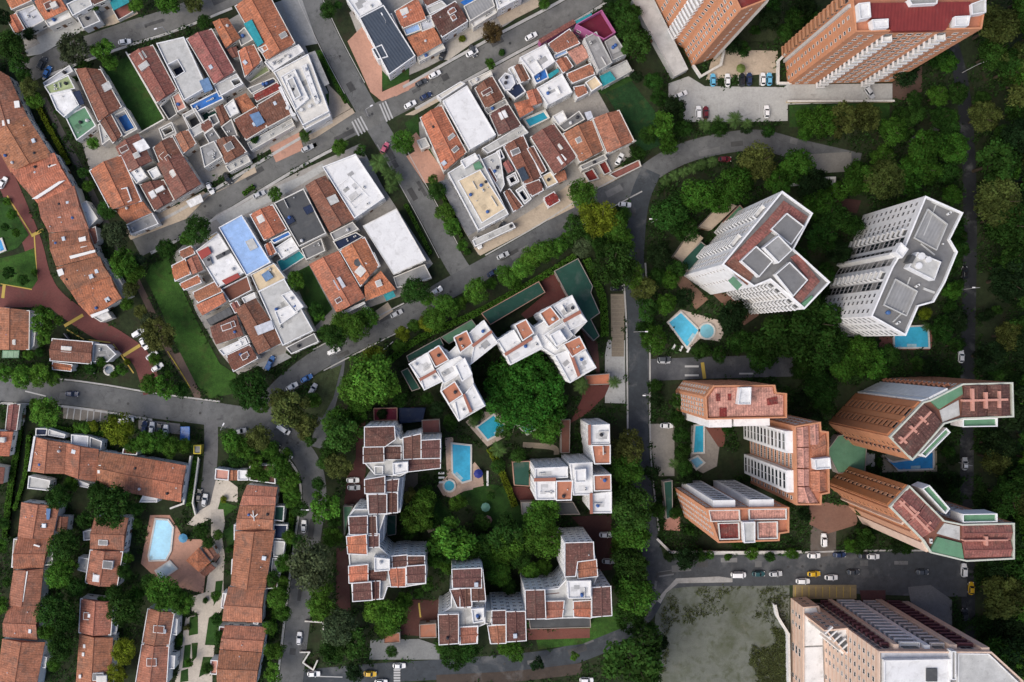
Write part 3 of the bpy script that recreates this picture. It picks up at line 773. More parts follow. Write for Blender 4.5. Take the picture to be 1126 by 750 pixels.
TC = {'d': ((.034, .088, .016), 'dark green'), 'm': ((.064, .15, .02), 'mid green'), 'b': ((.078, .185, .024), 'bright green'), 'y': ((.15, .2, .018), 'yellow-green'),
      'o': ((.098, .118, .032), 'olive green'), 'g': ((.068, .098, .045), 'grey-green'), 'k': ((.018, .042, .014), 'very dark green'), 'r': ((.10, .075, .03), 'brownish')}
TREES = []
def TREE(px, py, r, c, label=None, group=None, big=None):
    rm = max(.7, r * S * 1.1); col, cw = TC[c]; v = rnd.uniform(.8, 1.2)
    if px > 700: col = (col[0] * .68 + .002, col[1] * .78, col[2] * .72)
    col = (col[0] * v * rnd.uniform(.9, 1.12), col[1] * v, col[2] * v)
    shrub = r <= 4.5; bush = not shrub and r < 9.5
    hc = (.5 * rm if shrub else 1.5 + 1.25 * rm) if big is None else 9.0
    w = WP((px, py), hc)
    root = thing('shrub' if shrub else 'bushy_tree' if bush else 'broadleaf_tree', w.x, w.y, None, 'shrub' if shrub else 'tree', group or ('garden shrubs' if shrub else 'small trees of the neighbourhood' if bush else 'trees of the neighbourhood'))
    me = BIGCROWN[big] if big is not None else rnd.choice(CROWNS); a = rnd.uniform(0, 6.28)
    zs = 1.0 if big is None else .85
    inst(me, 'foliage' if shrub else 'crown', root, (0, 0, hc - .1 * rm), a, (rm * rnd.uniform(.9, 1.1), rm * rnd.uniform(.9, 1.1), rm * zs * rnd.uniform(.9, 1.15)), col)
    if shrub: inst(ME_STEM, 'stem', root, (0, 0, hc), a, (rm, rm, hc / .6))
    else: inst(rnd.choice(TRUNKS), 'trunk', root, (0, 0, hc), a, (rm * .9, rm * .9, hc))
    TREES.append((w.x, w.y, rm))
    sz = 'small' if r < 8 else 'medium-sized' if r < 13 else 'large' if r < 19 else 'broad'
    if label: root['label'] = label
    else: describe(root, f'{"low" if shrub else sz} {cw} {"shrub" if shrub else "tree"}', px, py)
    return root
def PALM(px, py, r, label=None):
    rm = r * S; hc = rm * 1.9 + 1.2; w = WP((px, py), hc)
    root = thing('palm_tree', w.x, w.y, None, 'palm', 'palm trees of the neighbourhood'); v = rnd.uniform(.8, 1.3)
    inst(rnd.choice(PALMS), 'fronds', root, (0, 0, hc), rnd.uniform(0, 6.28), (rm, rm, rm), (.06 * v, .11 * v, .03 * v)); inst(ME_PT, 'trunk', root, (0, 0, 0), 0, (rm * .9, rm * .9, hc))
    TREES.append((w.x, w.y, rm)); describe(root, 'spiky green palm', px, py) if not label else tag(root, label)
def blocked(x, y, r, tall=0):
    for q, h, k in PIECES:
        if inside((x, y), q): return True
        if k == -2 and r > 1 and inside((x, y), offset(q, -r * 1.4)): return True
        if r > 1 and any(math.hypot(a - x, b - y) < r for a, b in q): return True
    for c, w in ROADS:
        if (c.x - x) ** 2 + (c.y - y) ** 2 < (w + r * .6) ** 2: return True
    return False
def LQ(x0, y0, x1, y1, w):
    d = math.hypot(x1 - x0, y1 - y0); nx, ny = -(y1 - y0) / d * w / 2, (x1 - x0) / d * w / 2
    return (x0 + nx, y0 + ny, x1 + nx, y1 + ny, x1 - nx, y1 - ny, x0 - nx, y0 - ny)
def FILL(poly, rng, cols, n, sep=.8, group=None, seed=1, label=None):
    r = random.Random(seed); xs = [p[0] for p in poly]; ys = [p[1] for p in poly]; k = 0
    for _ in range(n * 30):
        if k >= n: break
        p = (r.uniform(min(xs), max(xs)), r.uniform(min(ys), max(ys)))
        if not inside(p, poly): continue
        rad = r.uniform(*rng); w = WP(p); rm = rad * S
        if blocked(w.x, w.y, rm * .75) or any(inside((w.x, w.y), q) for q, nm in SHEETS if nm != 'ground'): continue
        if any((a - w.x) ** 2 + (b - w.y) ** 2 < ((c + rm) * sep) ** 2 for a, b, c in TREES): continue
        TREE(p[0], p[1], rad, r.choice(cols), label, group); k += 1

def HEDGE(label, pts, w, h, c='b', crop='0', dens=26):
    L = [WP((p.x, p.y)) for p in smooth(PX(crop, pts), 5)]; col = TC[c][0]; wm = w * S
    root = thing('hedge', L[0].x, L[0].y, label, 'hedge'); r0 = ORG[root.name]; r = random.Random(len(TREES)); V, F, CL = [], [], []; b = MB()
    for i in range(len(L) - 1):
        a, e = L[i], L[i + 1]; d = e - a; ln = d.length; u = d / ln; nr = Vector((-u.y, u.x, 0)); m = (a + e) / 2
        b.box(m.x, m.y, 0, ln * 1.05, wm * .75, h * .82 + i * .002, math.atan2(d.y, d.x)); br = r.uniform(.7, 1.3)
        for k in range(int(dens * ln * (wm + h))):
            p = a + d * r.random() + nr * r.uniform(-.5, .5) * wm * r.uniform(.9, 1.15); p.z = h * r.uniform(.72, 1.06) if r.random() < .7 else r.uniform(.1, h)
            n_ = Vector((r.gauss(0, .6), r.gauss(0, .6), r.gauss(.8, .5))).normalized(); x = n_.orthogonal().normalized(); y = n_.cross(x); s = r.uniform(.14, .3); q0 = len(V)
            for q in (p - x * s, p + y * s * .6, p + x * s, p - y * s * .6): V.append((q.x - r0.x, q.y - r0.y, q.z))
            F.append((q0, q0 + 1, q0 + 2, q0 + 3)); CL += [br * r.uniform(.8, 1.2)] * 4
    b.build('dark_core', ['leaf'], root, tuple(x * .5 for x in col))  # solid core in darkened leaf colour, imitating the shade inside the hedge
    me = bpy.data.meshes.new('foliage'); me.from_pydata(V, [], F); me.materials.append(M['leaf'])
    at = me.attributes.new('clump', 'FLOAT', 'POINT'); at.data.foreach_set('value', CL)
    o = bpy.data.objects.new('foliage', me); o.color = (*col, 1); link(o, root)
    st = root.children[0].data
    at = st.attributes.new('clump', 'FLOAT', 'POINT'); at.data.foreach_set('value', [1.0] * len(st.vertices))

# ------------------------------------------------------------------ cars
def sup(L, W, n=20, e=3.2, x0=0):
    return [(x0 + L / 2 * abs(math.cos(t)) ** (2 / e) * math.copysign(1, math.cos(t)), W / 2 * abs(math.sin(t)) ** (2 / e) * math.copysign(1, math.sin(t))) for t in [6.2832 * i / n for i in range(n)]]
def car_parts(kind):
    L, W = {'car': (4.2, 1.76), 'van': (4.9, 1.95), 'pickup': (5.0, 1.85), 'suv': (4.5, 1.85)}[kind]
    belt, roof = {'car': (.9, 1.45), 'van': (1.15, 2.05), 'pickup': (1.0, 1.72), 'suv': (1.02, 1.7)}[kind]
    b = MB(); lv = [(.22, L * .96, W * .92), (.42, L, W), (.72, L * .995, W), (belt - .03, L * .965, W * .95), (belt, L * .93, W * .9)]
    rings = []
    for z, l, w in lv:
        s0 = len(b.v); b.v += [(x, y, z + (-.12 if z > .8 and x > L * .3 else 0)) for x, y in sup(l, w)]; rings.append(s0)
    for q in range(len(rings) - 1):
        for i in range(20):
            j = (i + 1) % 20; b.f.append((rings[q] + i, rings[q] + j, rings[q + 1] + j, rings[q + 1] + i)); b.m.append(0)
    b.f.append(tuple(rings[-1] + i for i in range(20))); b.m.append(0); b.f.append(tuple(rings[0] + 19 - i for i in range(20))); b.m.append(0)
    # cabin: base and roof extents (x back, x front)
    xb0, xf0, xb1, xf1 = {'car': (-1.75, .85, -1.25, .2), 'van': (-2.3, 1.6, -2.2, 1.0), 'pickup': (-.75, 1.15, -.55, .5), 'suv': (-2.0, .95, -1.75, .35)}[kind]
    wb, wt = W * .86, W * .7; z0, z1 = belt - .02, roof
    lo = [(xb0, -wb / 2), (xf0, -wb / 2), (xf0, wb / 2), (xb0, wb / 2)]; hi = [(xb1, -wt / 2), (xf1, -wt / 2), (xf1, wt / 2), (xb1, wt / 2)]
    P0 = [Vector((*p, z0)) for p in lo]; P1 = [Vector((*p, z1)) for p in hi]
    for i in range(4):
        j = (i + 1) % 4; b.quad([P0[i], P0[j], P1[j], P1[i]])
    m = [(p * .82 + sum(P1, Vector()) / 4 * .18) + Vector((0, 0, .06)) for p in P1]
    for i in range(4):
        j = (i + 1) % 4; b.quad([P1[i], P1[j], m[j], m[i]])
    b.quad(m)
    if kind == 'pickup':
        for y in (-W * .42, W * .42): b.box(-1.6, y, belt - .02, 1.6, .1, .12)
        b.box(-2.36, 0, belt - .02, .1, W * .84, .12)
    for y in (-W / 2 - .06, W / 2 + .06): b.box(xf0 - .35, y, belt - .02, .16, .2, .14)
    body = b.mesh('body', ['carpaint'])
    gl = {}
    for nm, i in (('windscreen', 1), ('rear_window', 3), ('side_window', 0), ('side_window', 2)):
        j = (i + 1) % 4; a, c, d, e = P0[i], P0[j], P1[j], P1[i]; n_ = (c - a).cross(e - a).normalized() * .012
        def mixq(s, t): return (a.lerp(c, s)).lerp(e.lerp(d, s), t) + n_
        if nm == 'rear_window' and kind == 'van': t0, t1 = .35, .85
        else: t0, t1 = .08, .95
        g = MB(); f = [mixq(.07, t0), mixq(.93, t0), mixq(.93, t1), mixq(.07, t1)]
        g.quad(f); g.quad([p - n_ * 1.6 for p in f][::-1])
        gl.setdefault(nm, []).append(g.mesh(nm, ['glass']))
    w = MB(); n = 14
    for sgn in (0,):
        s0 = len(w.v)
        for y in (-.11, .11): w.v += [(.32 * math.cos(6.2832 * i / n), y, .32 * math.sin(6.2832 * i / n)) for i in range(n)]
        for i in range(n):
            j = (i + 1) % n; w.f.append((s0 + i, s0 + j, s0 + n + j, s0 + n + i)); w.m.append(0)
        w.f.append(tuple(s0 + n + i for i in range(n))); w.m.append(1); w.f.append(tuple(s0 + n - 1 - i for i in range(n))); w.m.append(1)
    wheel = w.mesh('wheel', ['rubber', 'paint'])
    hl = MB(); hl.box(0, 0, 0, .3, .34, .14)
    return dict(body=body, gl=gl, wheel=wheel, L=L, W=W, light=hl.mesh('headlight', ['paint']))
CARP = {k: car_parts(k) for k in ('car', 'van', 'pickup', 'suv')}
CC = {'white': (.78, .78, .77), 'silver': (.45, .46, .47), 'black': (.018, .018, .02), 'dark grey': (.06, .065, .07), 'dark blue': (.02, .035, .09), 'blue': (.03, .13, .36), 'red': (.3, .02, .03), 'dark red': (.13, .015, .02),
      'yellow': (.62, .38, .02), 'light blue': (.13, .42, .62), 'pink': (.5, .12, .18), 'dark teal': (.02, .07, .075)}
def CAR(px, py, ang, color, kind='car', place=None):
    """ang: heading in degrees, anticlockwise from the photograph's right"""
    p = WP((px, py), .8); cp = CARP[kind]; z = .2 if any(inside((p.x, p.y), q) for q, nm in SHEETS if nm != 'ground') else .09; root = thing({'car': 'parked_car', 'suv': 'parked_car', 'van': 'van', 'pickup': 'pickup_truck'}[kind] if color != 'yellow' else 'taxi', p.x, p.y, None, {'car': 'car', 'suv': 'car', 'van': 'van', 'pickup': 'pickup'}[kind] if color != 'yellow' else 'taxi', 'cars on the streets and forecourts', z, math.radians(ang))
    inst(cp['body'], 'body', root, (0, 0, 0), color=CC[color])
    for nm, l in cp['gl'].items():
        for me in l: inst(me, nm, root, (0, 0, 0))
    for sx in (.3, -.3):
        for sy in (-1, 1): inst(cp['wheel'], 'wheel', root, (cp['L'] * sx, sy * (cp['W'] / 2 - .13), .32), color=(.3, .3, .3))
    for sy in (-1, 1): inst(cp['light'], 'headlight', root, (cp['L'] * .44, sy * cp['W'] * .32, .58), color=(.75, .75, .7))
    nm = {'car': 'car', 'suv': 'tall car', 'van': 'van', 'pickup': 'pickup'}[kind] if color != 'yellow' else 'taxi'
    if place: root['label'] = f'{color} {nm} {place}'
    else: describe(root, f'{color} {nm} parked', px, py)
    return root

def LAMP(px, py, ang, label):
    p = WP((px, py)); root = thing('street_lamp', p.x, p.y, label, 'street lamp', 'street lamps', 0, math.radians(ang)); b = MB(); b.cyl(0, 0, 0, .13, 8.5, 8, r1=.07)
    o = bpy.data.objects.new('pole', b.mesh('pole', ['paint'])); o.color = (.4, .4, .4, 1); link(o, root)
    b = MB(); b.tube((0, 0, 8.4), (1.9, 0, 8.8), .06, .05); o = bpy.data.objects.new('arm', b.mesh('arm', ['paint'])); o.color = (.4, .4, .4, 1); link(o, root)
    b = MB(); b.box(2.1, 0, 8.72, .9, .34, .16); ar = o; o = bpy.data.objects.new('lamp_head', b.mesh('lamp_head', ['paint'])); o.color = (.75, .75, .75, 1); link(o, ar)
# ================================================================== the houses of the north-west blocks
H_ = HOUSE
H_('orange-roofed white house with bluish terrace by the north-west corner', [
    ('t', 6, 'or', 'A', (30, 85, 72, 55, 112, 128, 68, 152)), ('f', 4.5, 'pw', 'A', (72, 52, 150, 22, 198, 92, 125, 132)),
    ('t', 6.5, 'or', 'A', (20, -30, 110, -60, 140, 5, 50, 45))])
H_('orange-roofed white house third from the north-west corner along the top street', [('t', 7, 'or', 'A', (150, 5, 250, -40, 294, 42, 198, 88)), ('f', 4, 'wh', 'A', (196, 92, 296, 44, 316, 78, 216, 122))])
H_('pale grey flat-roofed house next to the teal awning at the top edge', [('f', 6.5, 'lg', 'A', (290, 20, 385, -25, 404, 25, 318, 72)), ('f', 3.4, 'gy', 'A', (335, 72, 405, 38, 440, 95, 365, 128))], wall='wh')
H_('dark brown roofed house beside the teal awning at the top edge', [('t', 6, 'db', 'A', (385, -25, 470, -62, 474, 0, 410, 28)), ('g', 3.5, 'tl', 'A', (474, 0, 545, -32, 562, 10, 492, 46)), ('p', .4, 'rb', 'A', (492, 46, 562, 10, 585, 58, 520, 95))])
for i, (q, col, lab) in enumerate([
    ((-30, 60, 10, 84, 30, 128, -10, 150), 'ro', 'northernmost orange-brown house of the long western terrace'),
    ((-10, 150, 30, 128, 58, 172, 12, 190), 'ro', 'orange-brown house with two white vents, second from the north in the western terrace'),
    ((9, 183, 60, 168, 80, 205, 42, 224), 'or', 'terrace house with a slanted white ridge wall in the western terrace'),
    ((42, 224, 82, 204, 98, 252, 54, 256), 'ro', 'house with a small white roof box just south of the western terrace\'s slanted white wall'),
    ((54, 257, 97, 252, 108, 282, 62, 293), 'ro', 'terrace house with a white vent near the brick road bend, western terrace'),
    ((62, 294, 110, 282, 122, 304, 77, 320), 'ro', 'second last orange-brown house at the southern end of the western terrace'),
    ((77, 320, 122, 304, 134, 328, 100, 349), 'or', 'southernmost house of the long western terrace, with a white gable end')]):
    V_ = (.7, .69, .66)
    ex = {1: [('A', (12, 525, 44, 520, 46, 545, 14, 548)), ('A', (62, 440, 84, 438, 88, 466, 66, 470))], 2: [('D', (112, 122, 205, 62, 226, 58, 180, 90, 130, 122)), ('D', (165, 8, 195, 2, 205, 22, 178, 32))], 3: [('D', (272, 256, 296, 250, 302, 284, 280, 290)), ('D', (175, 282, 198, 276, 204, 296, 182, 302))], 4: [('D', (196, 366, 214, 360, 222, 380, 204, 388)), ('D', (240, 318, 328, 296, 330, 304, 244, 328))], 6: [('D', (312, 520, 372, 498, 376, 506, 318, 530))]}.get(i, [])
    H_(lab, [('t', 6.5, col, '0', q)] + [('seam', 7.9, V_, k_, p_) for k_, p_ in ex], group='houses of the western terrace', clutter=3)
H_('small lean-to house with a white roof east of the western terrace', [('w', 4, 'wh', 'D', (265, 150, 300, 128, 340, 190, 305, 225)), ('t', 4.6, 'ro', 'D', (285, 235, 330, 215, 340, 265, 320, 285))])
H_('house with a grey lean-to roof beside the lane east of the western terrace', [('m', 3.6, 'lg', 'D', (378, 385, 398, 372, 450, 455, 425, 468)), ('w', 3.2, 'wh', 'D', (318, 525, 372, 508, 388, 530, 350, 545))])
H_('brown-tiled house with white gable and glazed porch at the brick road junction', [('t', 6, 'ro', 'D', (-20, 490, 105, 505, 103, 640, -20, 640)), ('g', 3, 'gn', 'D', (10, 642, 68, 642, 66, 668, 8, 668)), ('w', 4.5, 'wh', 'D', (105, 512, 130, 520, 120, 625, 104, 640))])
H_('brown-roofed gatehouse with white pentagonal annex by the street', [('t', 5.5, 'br', 'D', (180, 600, 322, 612, 316, 690, 172, 678)), ('t', 4, 'or', 'D', (182, 680, 252, 690, 248, 715, 182, 708)), ('f', 4.4, 'gy', 'D', (322, 618, 368, 622, 402, 655, 372, 682, 318, 682))], wall='wh')
# block between the two top streets
H_('house with the sage green terrace and slanted blue-grey carport roof', [
    ('f', 5, 'lgn', 'A', (195, 377, 300, 327, 330, 387, 218, 412)), ('f', 6, 'wh', 'A', (218, 412, 312, 392, 348, 458, 282, 512, 248, 480)), ('f', 4, 'gn', 'A', (285, 508, 372, 462, 420, 548, 335, 612)),
    ('f', 2.8, 'pw', 'A', (190, 362, 305, 285, 322, 312, 200, 378)), ('g', 6.7, 'nv', 'A', (312, 402, 346, 392, 366, 450, 338, 460))], wall='wh')
H_('brown-tiled house with a roof light and sunken blue patio', [
    ('t', 7, 'br', 'A', (324, 300, 440, 302, 532, 465, 428, 532)), ('t', 6, 'br', 'A', (432, 532, 484, 492, 535, 588, 492, 626)), ('f', 5, 'lg', 'A', (488, 494, 545, 466, 600, 562, 538, 598), {'hole': ('A', (500, 503, 542, 484, 584, 556, 542, 576), 2.5, 'bl')}),
    ('f', 5.2, 'lg', 'A', (428, 542, 460, 530, 488, 602, 446, 632)), ('g', 7.9, 'lg', 'A', (440, 372, 474, 352, 490, 382, 456, 402))])
H_('weathered pinkish-red tiled house beside the walled lawn', [('t', 7, 'rb', 'A', (555, 240, 665, 195, 770, 390, 680, 450), {'par': 1}), ('f', 4, 'pk', 'A', (748, 420, 778, 400, 812, 470, 772, 490)), ('p', 2.2, 'dg', 'A', (700, 465, 745, 425, 775, 500, 738, 525))])
H_('long pale grey flat-roofed house with a white-rimmed light well', [('f', 7, 'lg', 'A', (680, 190, 800, 162, 900, 380, 800, 438), {'hole': ('A', (730, 282, 772, 262, 800, 312, 762, 336), 5, 'nv')}), ('g', 7.8, 'pb', 'A', (866, 352, 904, 337, 926, 388, 888, 404))], wall='wh')
H_('house with the narrow blue roof strip and small lawn', [('f', 5, 'bl', 'A', (826, 457, 955, 392, 972, 432, 846, 492)), ('p', .5, 'dgn', 'A', (860, 500, 930, 468, 960, 512, 890, 545)), ('p', .4, 'lgn', 'B', (18, 470, 76, 432, 96, 466, 40, 496)), ('f', 5.5, 'lg', 'B', (60, 372, 160, 320, 190, 365, 84, 422), {'hole': ('B', (136, 352, 168, 340, 178, 360, 150, 374), 4, 'dg')})], wall='wh')
H_('small orange-brown house behind the walled lawn', [('t', 6, 'ro', 'A', (756, 590, 820, 562, 856, 625, 796, 670)), ('t', 6.3, 'br', 'A', (665, 642, 752, 592, 800, 680, 712, 755)), ('f', 5, 'gy', 'A', (690, 560, 748, 530, 770, 582, 708, 610), {'hole': ('A', (705, 565, 742, 548, 752, 570, 718, 588), 4, 'dg')}), ('f', 5.2, 'lg', 'A', (792, 500, 850, 470, 905, 560, 840, 600), {'hole': ('A', (806, 512, 845, 490, 870, 535, 832, 558), 3.5, 'dg')})])
H_('brown-tiled house with one square white skylight south of the walled lawn', [('t', 6.6, 'br', 'A', (502, 640, 602, 580, 662, 700, 562, 752)), ('g', 8.4, 'wh', 'A', (576, 625, 624, 602, 652, 642, 602, 664)), ('t', 5, 'br', 'D', (480, 72, 565, 55, 602, 125, 532, 165)), ('f', 7, 'wh', 'D', (440, 26, 480, 4, 508, 46, 470, 70)), ('f', 7, 'wh', 'D', (508, 26, 540, 10, 556, 40, 527, 56))])
H_('bright orange house with a white zigzag wall across its roof', [('t', 6.5, 'or', 'D', (308, 24, 420, -30, 490, 130, 380, 160)), ('t', 5, 'or', 'D', (396, 156, 486, 120, 522, 168, 436, 206)), ('w', 3.2, 'gy', 'D', (436, 210, 525, 168, 548, 208, 452, 246)), ('f', 7.6, 'lg', 'D', (415, 88, 440, 82, 456, 128, 436, 138))], wall='wh')
H_('dark brown tiled house behind the peach driveway', [('t', 7, 'br', 'D', (540, 0, 622, -38, 692, 70, 602, 126)), ('g', 2.8, 'wh', 'D', (640, 130, 690, 105, 700, 130, 655, 152))])
H_('grey flat-roofed house with brick red carports facing the second street', [('f', 6.5, 'gy', 'B', (0, 640, 62, 612, 100, 680, 20, 730)), ('t', 6, 'br', 'B', (62, 612, 150, 588, 206, 660, 110, 716)), ('f', 5.5, 'mg', 'B', (18, 585, 58, 555, 92, 605, 50, 640)), ('f', 3, 'lg', 'B', (110, 722, 206, 672, 222, 702, 128, 750))])
# top street, long orange roofs
H_('long ridged orange roof with a teal roof light beside the avenue corner', [('t', 8, 'or', 'B', (150, 28, 290, -45, 415, 190, 287, 266)), ('g', 9.6, 'tl', 'B', (190, 105, 225, 86, 276, 186, 250, 205)), ('f', 8.6, 'wh', 'B', (250, 212, 286, 194, 300, 216, 270, 234))])
H_('house with two separate bright orange roofs around a dark light well', [('t', 6.5, 'or', 'B', (55, 97, 120, 78, 176, 165, 112, 210)), ('t', 7, 'or', 'B', (165, 225, 236, 194, 272, 265, 195, 340)), ('t', 5.5, 'br', 'B', (116, 216, 158, 202, 172, 246, 140, 252)), ('f', 5, 'gy', 'B', (160, 150, 195, 120, 232, 175, 180, 205)), ('p', 1, 'lgn', 'B', (200, 345, 288, 285, 306, 312, 222, 362))])
H_('wide dark red-brown tiled house on the top street', [('t', 7, 'rb', 'B', (-60, 170, 52, 125, 155, 310, 60, 370))])
H_('white corner building with grey pergola and rows of roof domes', [
    ('w', 6, 'wh', 'B', (280, 272, 430, 195, 452, 225, 318, 312)), ('f', 8, 'ow', 'B', (320, 314, 470, 235, 562, 485, 446, 546)), ('f', 9.2, 'wh', 'B', (352, 335, 412, 300, 474, 430, 416, 480)), ('f', 10, 'lg', 'B', (376, 350, 404, 334, 440, 418, 412, 434), {'ph': .3}), ('f', 8.8, 'wh', 'B', (340, 380, 352, 374, 410, 500, 398, 506), {'ph': .1}), ('f', 8.8, 'wh', 'B', (440, 290, 462, 278, 520, 440, 500, 450), {'ph': .1}),
    ('g', 6, 'gy', 'B', (472, 232, 500, 222, 562, 365, 540, 376), {'n': 'pergola'}), ('f', 5.5, 'ow', 'B', (446, 550, 562, 490, 568, 505, 455, 565))] + [('seam', 9.0, (.6, .6, .58), 'B', circ(x_, y_, 8, 10)) for x_, y_ in ((404, 330), (432, 372), (460, 412), (380, 470), (408, 498), (440, 478), (476, 462), (508, 446))], wall='wh', clutter=3)
H_('dark red house with a navy roof light beside the white corner building', [('t', 6.5, 'mr', 'B', (230, 412, 338, 355, 352, 392, 246, 446)), ('t', 7, 'br', 'B', (246, 456, 348, 395, 405, 495, 292, 556)), ('f', 5.2, 'gy', 'B', (205, 386, 320, 338, 336, 354, 226, 410)), ('g', 5.9, 'nv', 'B', (270, 364, 316, 345, 326, 356, 280, 380)), ('f', 3, 'lg', 'B', (205, 622, 398, 515, 412, 548, 222, 655))])
H_('brown house with a square blue roof light', [('t', 6.6, 'br', 'B', (145, 520, 245, 462, 292, 556, 200, 612)), ('g', 8.6, 'pb', 'B', (215, 500, 256, 485, 282, 532, 246, 552))])
H_('little house with a white cube and small orange hip roof', [('f', 7, 'wh', 'B', (104, 462, 146, 430, 172, 490, 130, 512)), ('hip', 5.5, 'or', 'B', (150, 430, 200, 405, 242, 466, 184, 492)), ('t', 5, 'br', 'B', (66, 470, 100, 455, 128, 520, 92, 548)), ('f', 5, 'mg', 'B', (92, 552, 138, 518, 165, 590, 125, 600))])
H_('house with mixed brown roofs and a dark court near the blue strip', [('t', 5.5, 'br', 'B', (0, 540, 40, 515, 62, 552, 20, 582)), ('f', 5, 'mg', 'B', (38, 510, 70, 495, 88, 532, 60, 550), {'ph': .8})])
# block of the charcoal roof
H_('charcoal grey roofed corner house with salmon forecourt', [('m', 7, 'sl', '0', (395, 20, 422, 6, 457, 62, 428, 83)), ('m', 6.4, 'sl', 'B', (745, 215, 790, 195, 818, 250, 772, 262))], wall='wh')
H_('white-roofed house behind the charcoal roof', [('w', 7, 'wh', 'B', (630, -12, 752, -48, 792, 22, 690, 76)), ('f', 5.5, 'nv', 'B', (795, 76, 832, 60, 860, 118, 826, 140))], wall='wh')
H_('orange house with a pale blue roof between the charcoal and brown roofs', [('t', 7, 'or', 'C', (-25, 50, 75, -10, 115, 86, 12, 128)), ('t', 6.2, 'or', 'C', (30, 162, 142, 115, 182, 186, 76, 246)), ('f', 5, 'sk', 'C', (12, 126, 78, 98, 92, 134, 26, 158)), ('f', 5.4, 'pw', 'C', (80, 88, 132, 68, 152, 120, 95, 142)), ('f', 3, 'ow', 'C', (72, 250, 185, 190, 196, 212, 84, 270))])
H_('dark brown tiled house with a cream car court in front', [('t', 7, 'db', 'C', (130, 70, 240, 5, 296, 95, 182, 166)), ('t', 6.5, 'br', 'C', (90, -20, 160, -40, 182, 0, 114, 32)), ('f', 5.6, 'lg', 'C', (112, 36, 182, 6, 205, 28, 128, 66))], wall='wh')
H_('corrugated grey-roofed house with a blue tarpaulin at the top edge', [('m', 7, 'gy', 'C', (275, 30, 390, -32, 412, 30, 304, 96)), ('g', 7.7, 'bl', 'C', (262, 10, 300, -12, 322, 4, 286, 26)), ('f', 4, 'wh', 'C', (306, 100, 412, 34, 420, 58, 318, 122))])
H_('white flat-roofed house at the top edge by the brown forecourt', [('w', 6.5, 'wh', 'C', (408, -10, 520, -60, 530, -10, 424, 46))], wall='wh')
# block of the long white roof
H_('orange-roofed house on the avenue next to the long white hall', [('t', 6.5, 'or', 'C', (85, 512, 180, 456, 290, 662, 188, 748)), ('f', 4, 'ow', 'C', (250, 640, 300, 620, 320, 648, 268, 676)), ('f', 3.2, 'lg', 'C', (72, 612, 110, 598, 130, 636, 92, 652))])
H_('long plain white-roofed hall along the second street', [('w', 8, 'wh', 'C', (184, 440, 290, 372, 416, 586, 300, 652), {'ph': .25}), ('f', 4, 'ow', 'C', (158, 418, 262, 356, 284, 366, 178, 434))], wall='wh', clutter=0)
H_('pair of dark brown roofs behind the long white hall', [('t', 6.5, 'br', 'C', (322, 384, 400, 328, 456, 424, 368, 474)), ('t', 6.5, 'db', 'C', (386, 500, 470, 452, 528, 545, 426, 592)), ('f', 5, 'gy', 'C', (364, 478, 456, 430, 470, 452, 382, 500)), ('f', 3.6, 'ow', 'C', (296, 352, 392, 306, 402, 326, 312, 376))])
H_('house with a white semicircular canopy over a navy court', [('f', 5, 'nv', 'C', (462, 400, 505, 340, 546, 400, 500, 432)), ('f', 6, 'pw', 'C', (426, 350, 455, 318, 488, 330, 500, 365, 478, 392, 455, 396)), ('hip', 6, 'or', 'C', (494, 448, 560, 430, 582, 476, 520, 512)), ('t', 6.4, 'or', 'C', (548, 398, 596, 384, 618, 446, 570, 462)), ('t', 6, 'br', 'C', (488, 288, 530, 274, 566, 344, 524, 362)), ('f', 5, 'ow', 'C', (468, 300, 486, 290, 522, 362, 508, 368))], wall='wh')
H_('large white flat-roofed house with a blue glazed strip across its roof', [('w', 7.4, 'wh', 'C', (518, 252, 630, 194, 672, 270, 580, 332)), ('w', 7, 'wh', 'C', (592, 384, 702, 320, 748, 402, 640, 458)), ('f', 6.2, 'bl', 'C', (570, 326, 630, 296, 645, 340, 590, 368)), ('g', 7.6, 'tl', 'C', (640, 325, 684, 298, 690, 312, 650, 342))], wall='wh')
H_('rust-tiled white house with stepped roofs next to the magenta house', [('t', 7, 'ro', 'C', (640, 192, 735, 125, 782, 190, 680, 236), {'par': 1}), ('t', 6.6, 'ro', 'C', (670, 266, 722, 244, 752, 290, 706, 322), {'par': 1}), ('t', 6.5, 'ro', 'C', (720, 322, 825, 276, 846, 326, 746, 366), {'par': 1}), ('t', 6, 'ro', 'C', (750, 378, 800, 368, 816, 406, 768, 430), {'par': 1}), ('t', 6, 'pk', 'C', (726, 226, 790, 194, 818, 250, 766, 282)), ('f', 5.6, 'sk', 'C', (666, 240, 720, 216, 728, 232, 672, 258)), ('f', 5.5, 'cr', 'C', (802, 360, 846, 330, 876, 370, 830, 400))], wall='wh')
H_('house with magenta walls around a dark red roof terrace', [('p', 8, 'wine', 'C', (758, 118, 870, 55, 930, 152, 880, 182), {'wh': 2.2}), ('g', 5, 'tl', 'C', (760, 92, 830, 56, 836, 76, 770, 108), {'n': 'awning'}), ('t', 5, 'rb', 'C', (600, 172, 752, 84, 762, 102, 612, 190))], wall='mag')
H_('tall grey flat-roofed house with two dark roof hatches', [('f', 10, 'gy', 'C', (796, 170, 850, 140, 920, 275, 860, 312)), ('f', 9, 'gy', 'C', (886, 182, 932, 155, 986, 235, 920, 266)), ('p', 3, 'lg', 'C', (860, 322, 980, 265, 1005, 312, 880, 382)), ('g', 4.6, 'tl', 'C', (866, 332, 910, 310, 936, 346, 880, 376), {'n': 'awning'})], wall='lg')
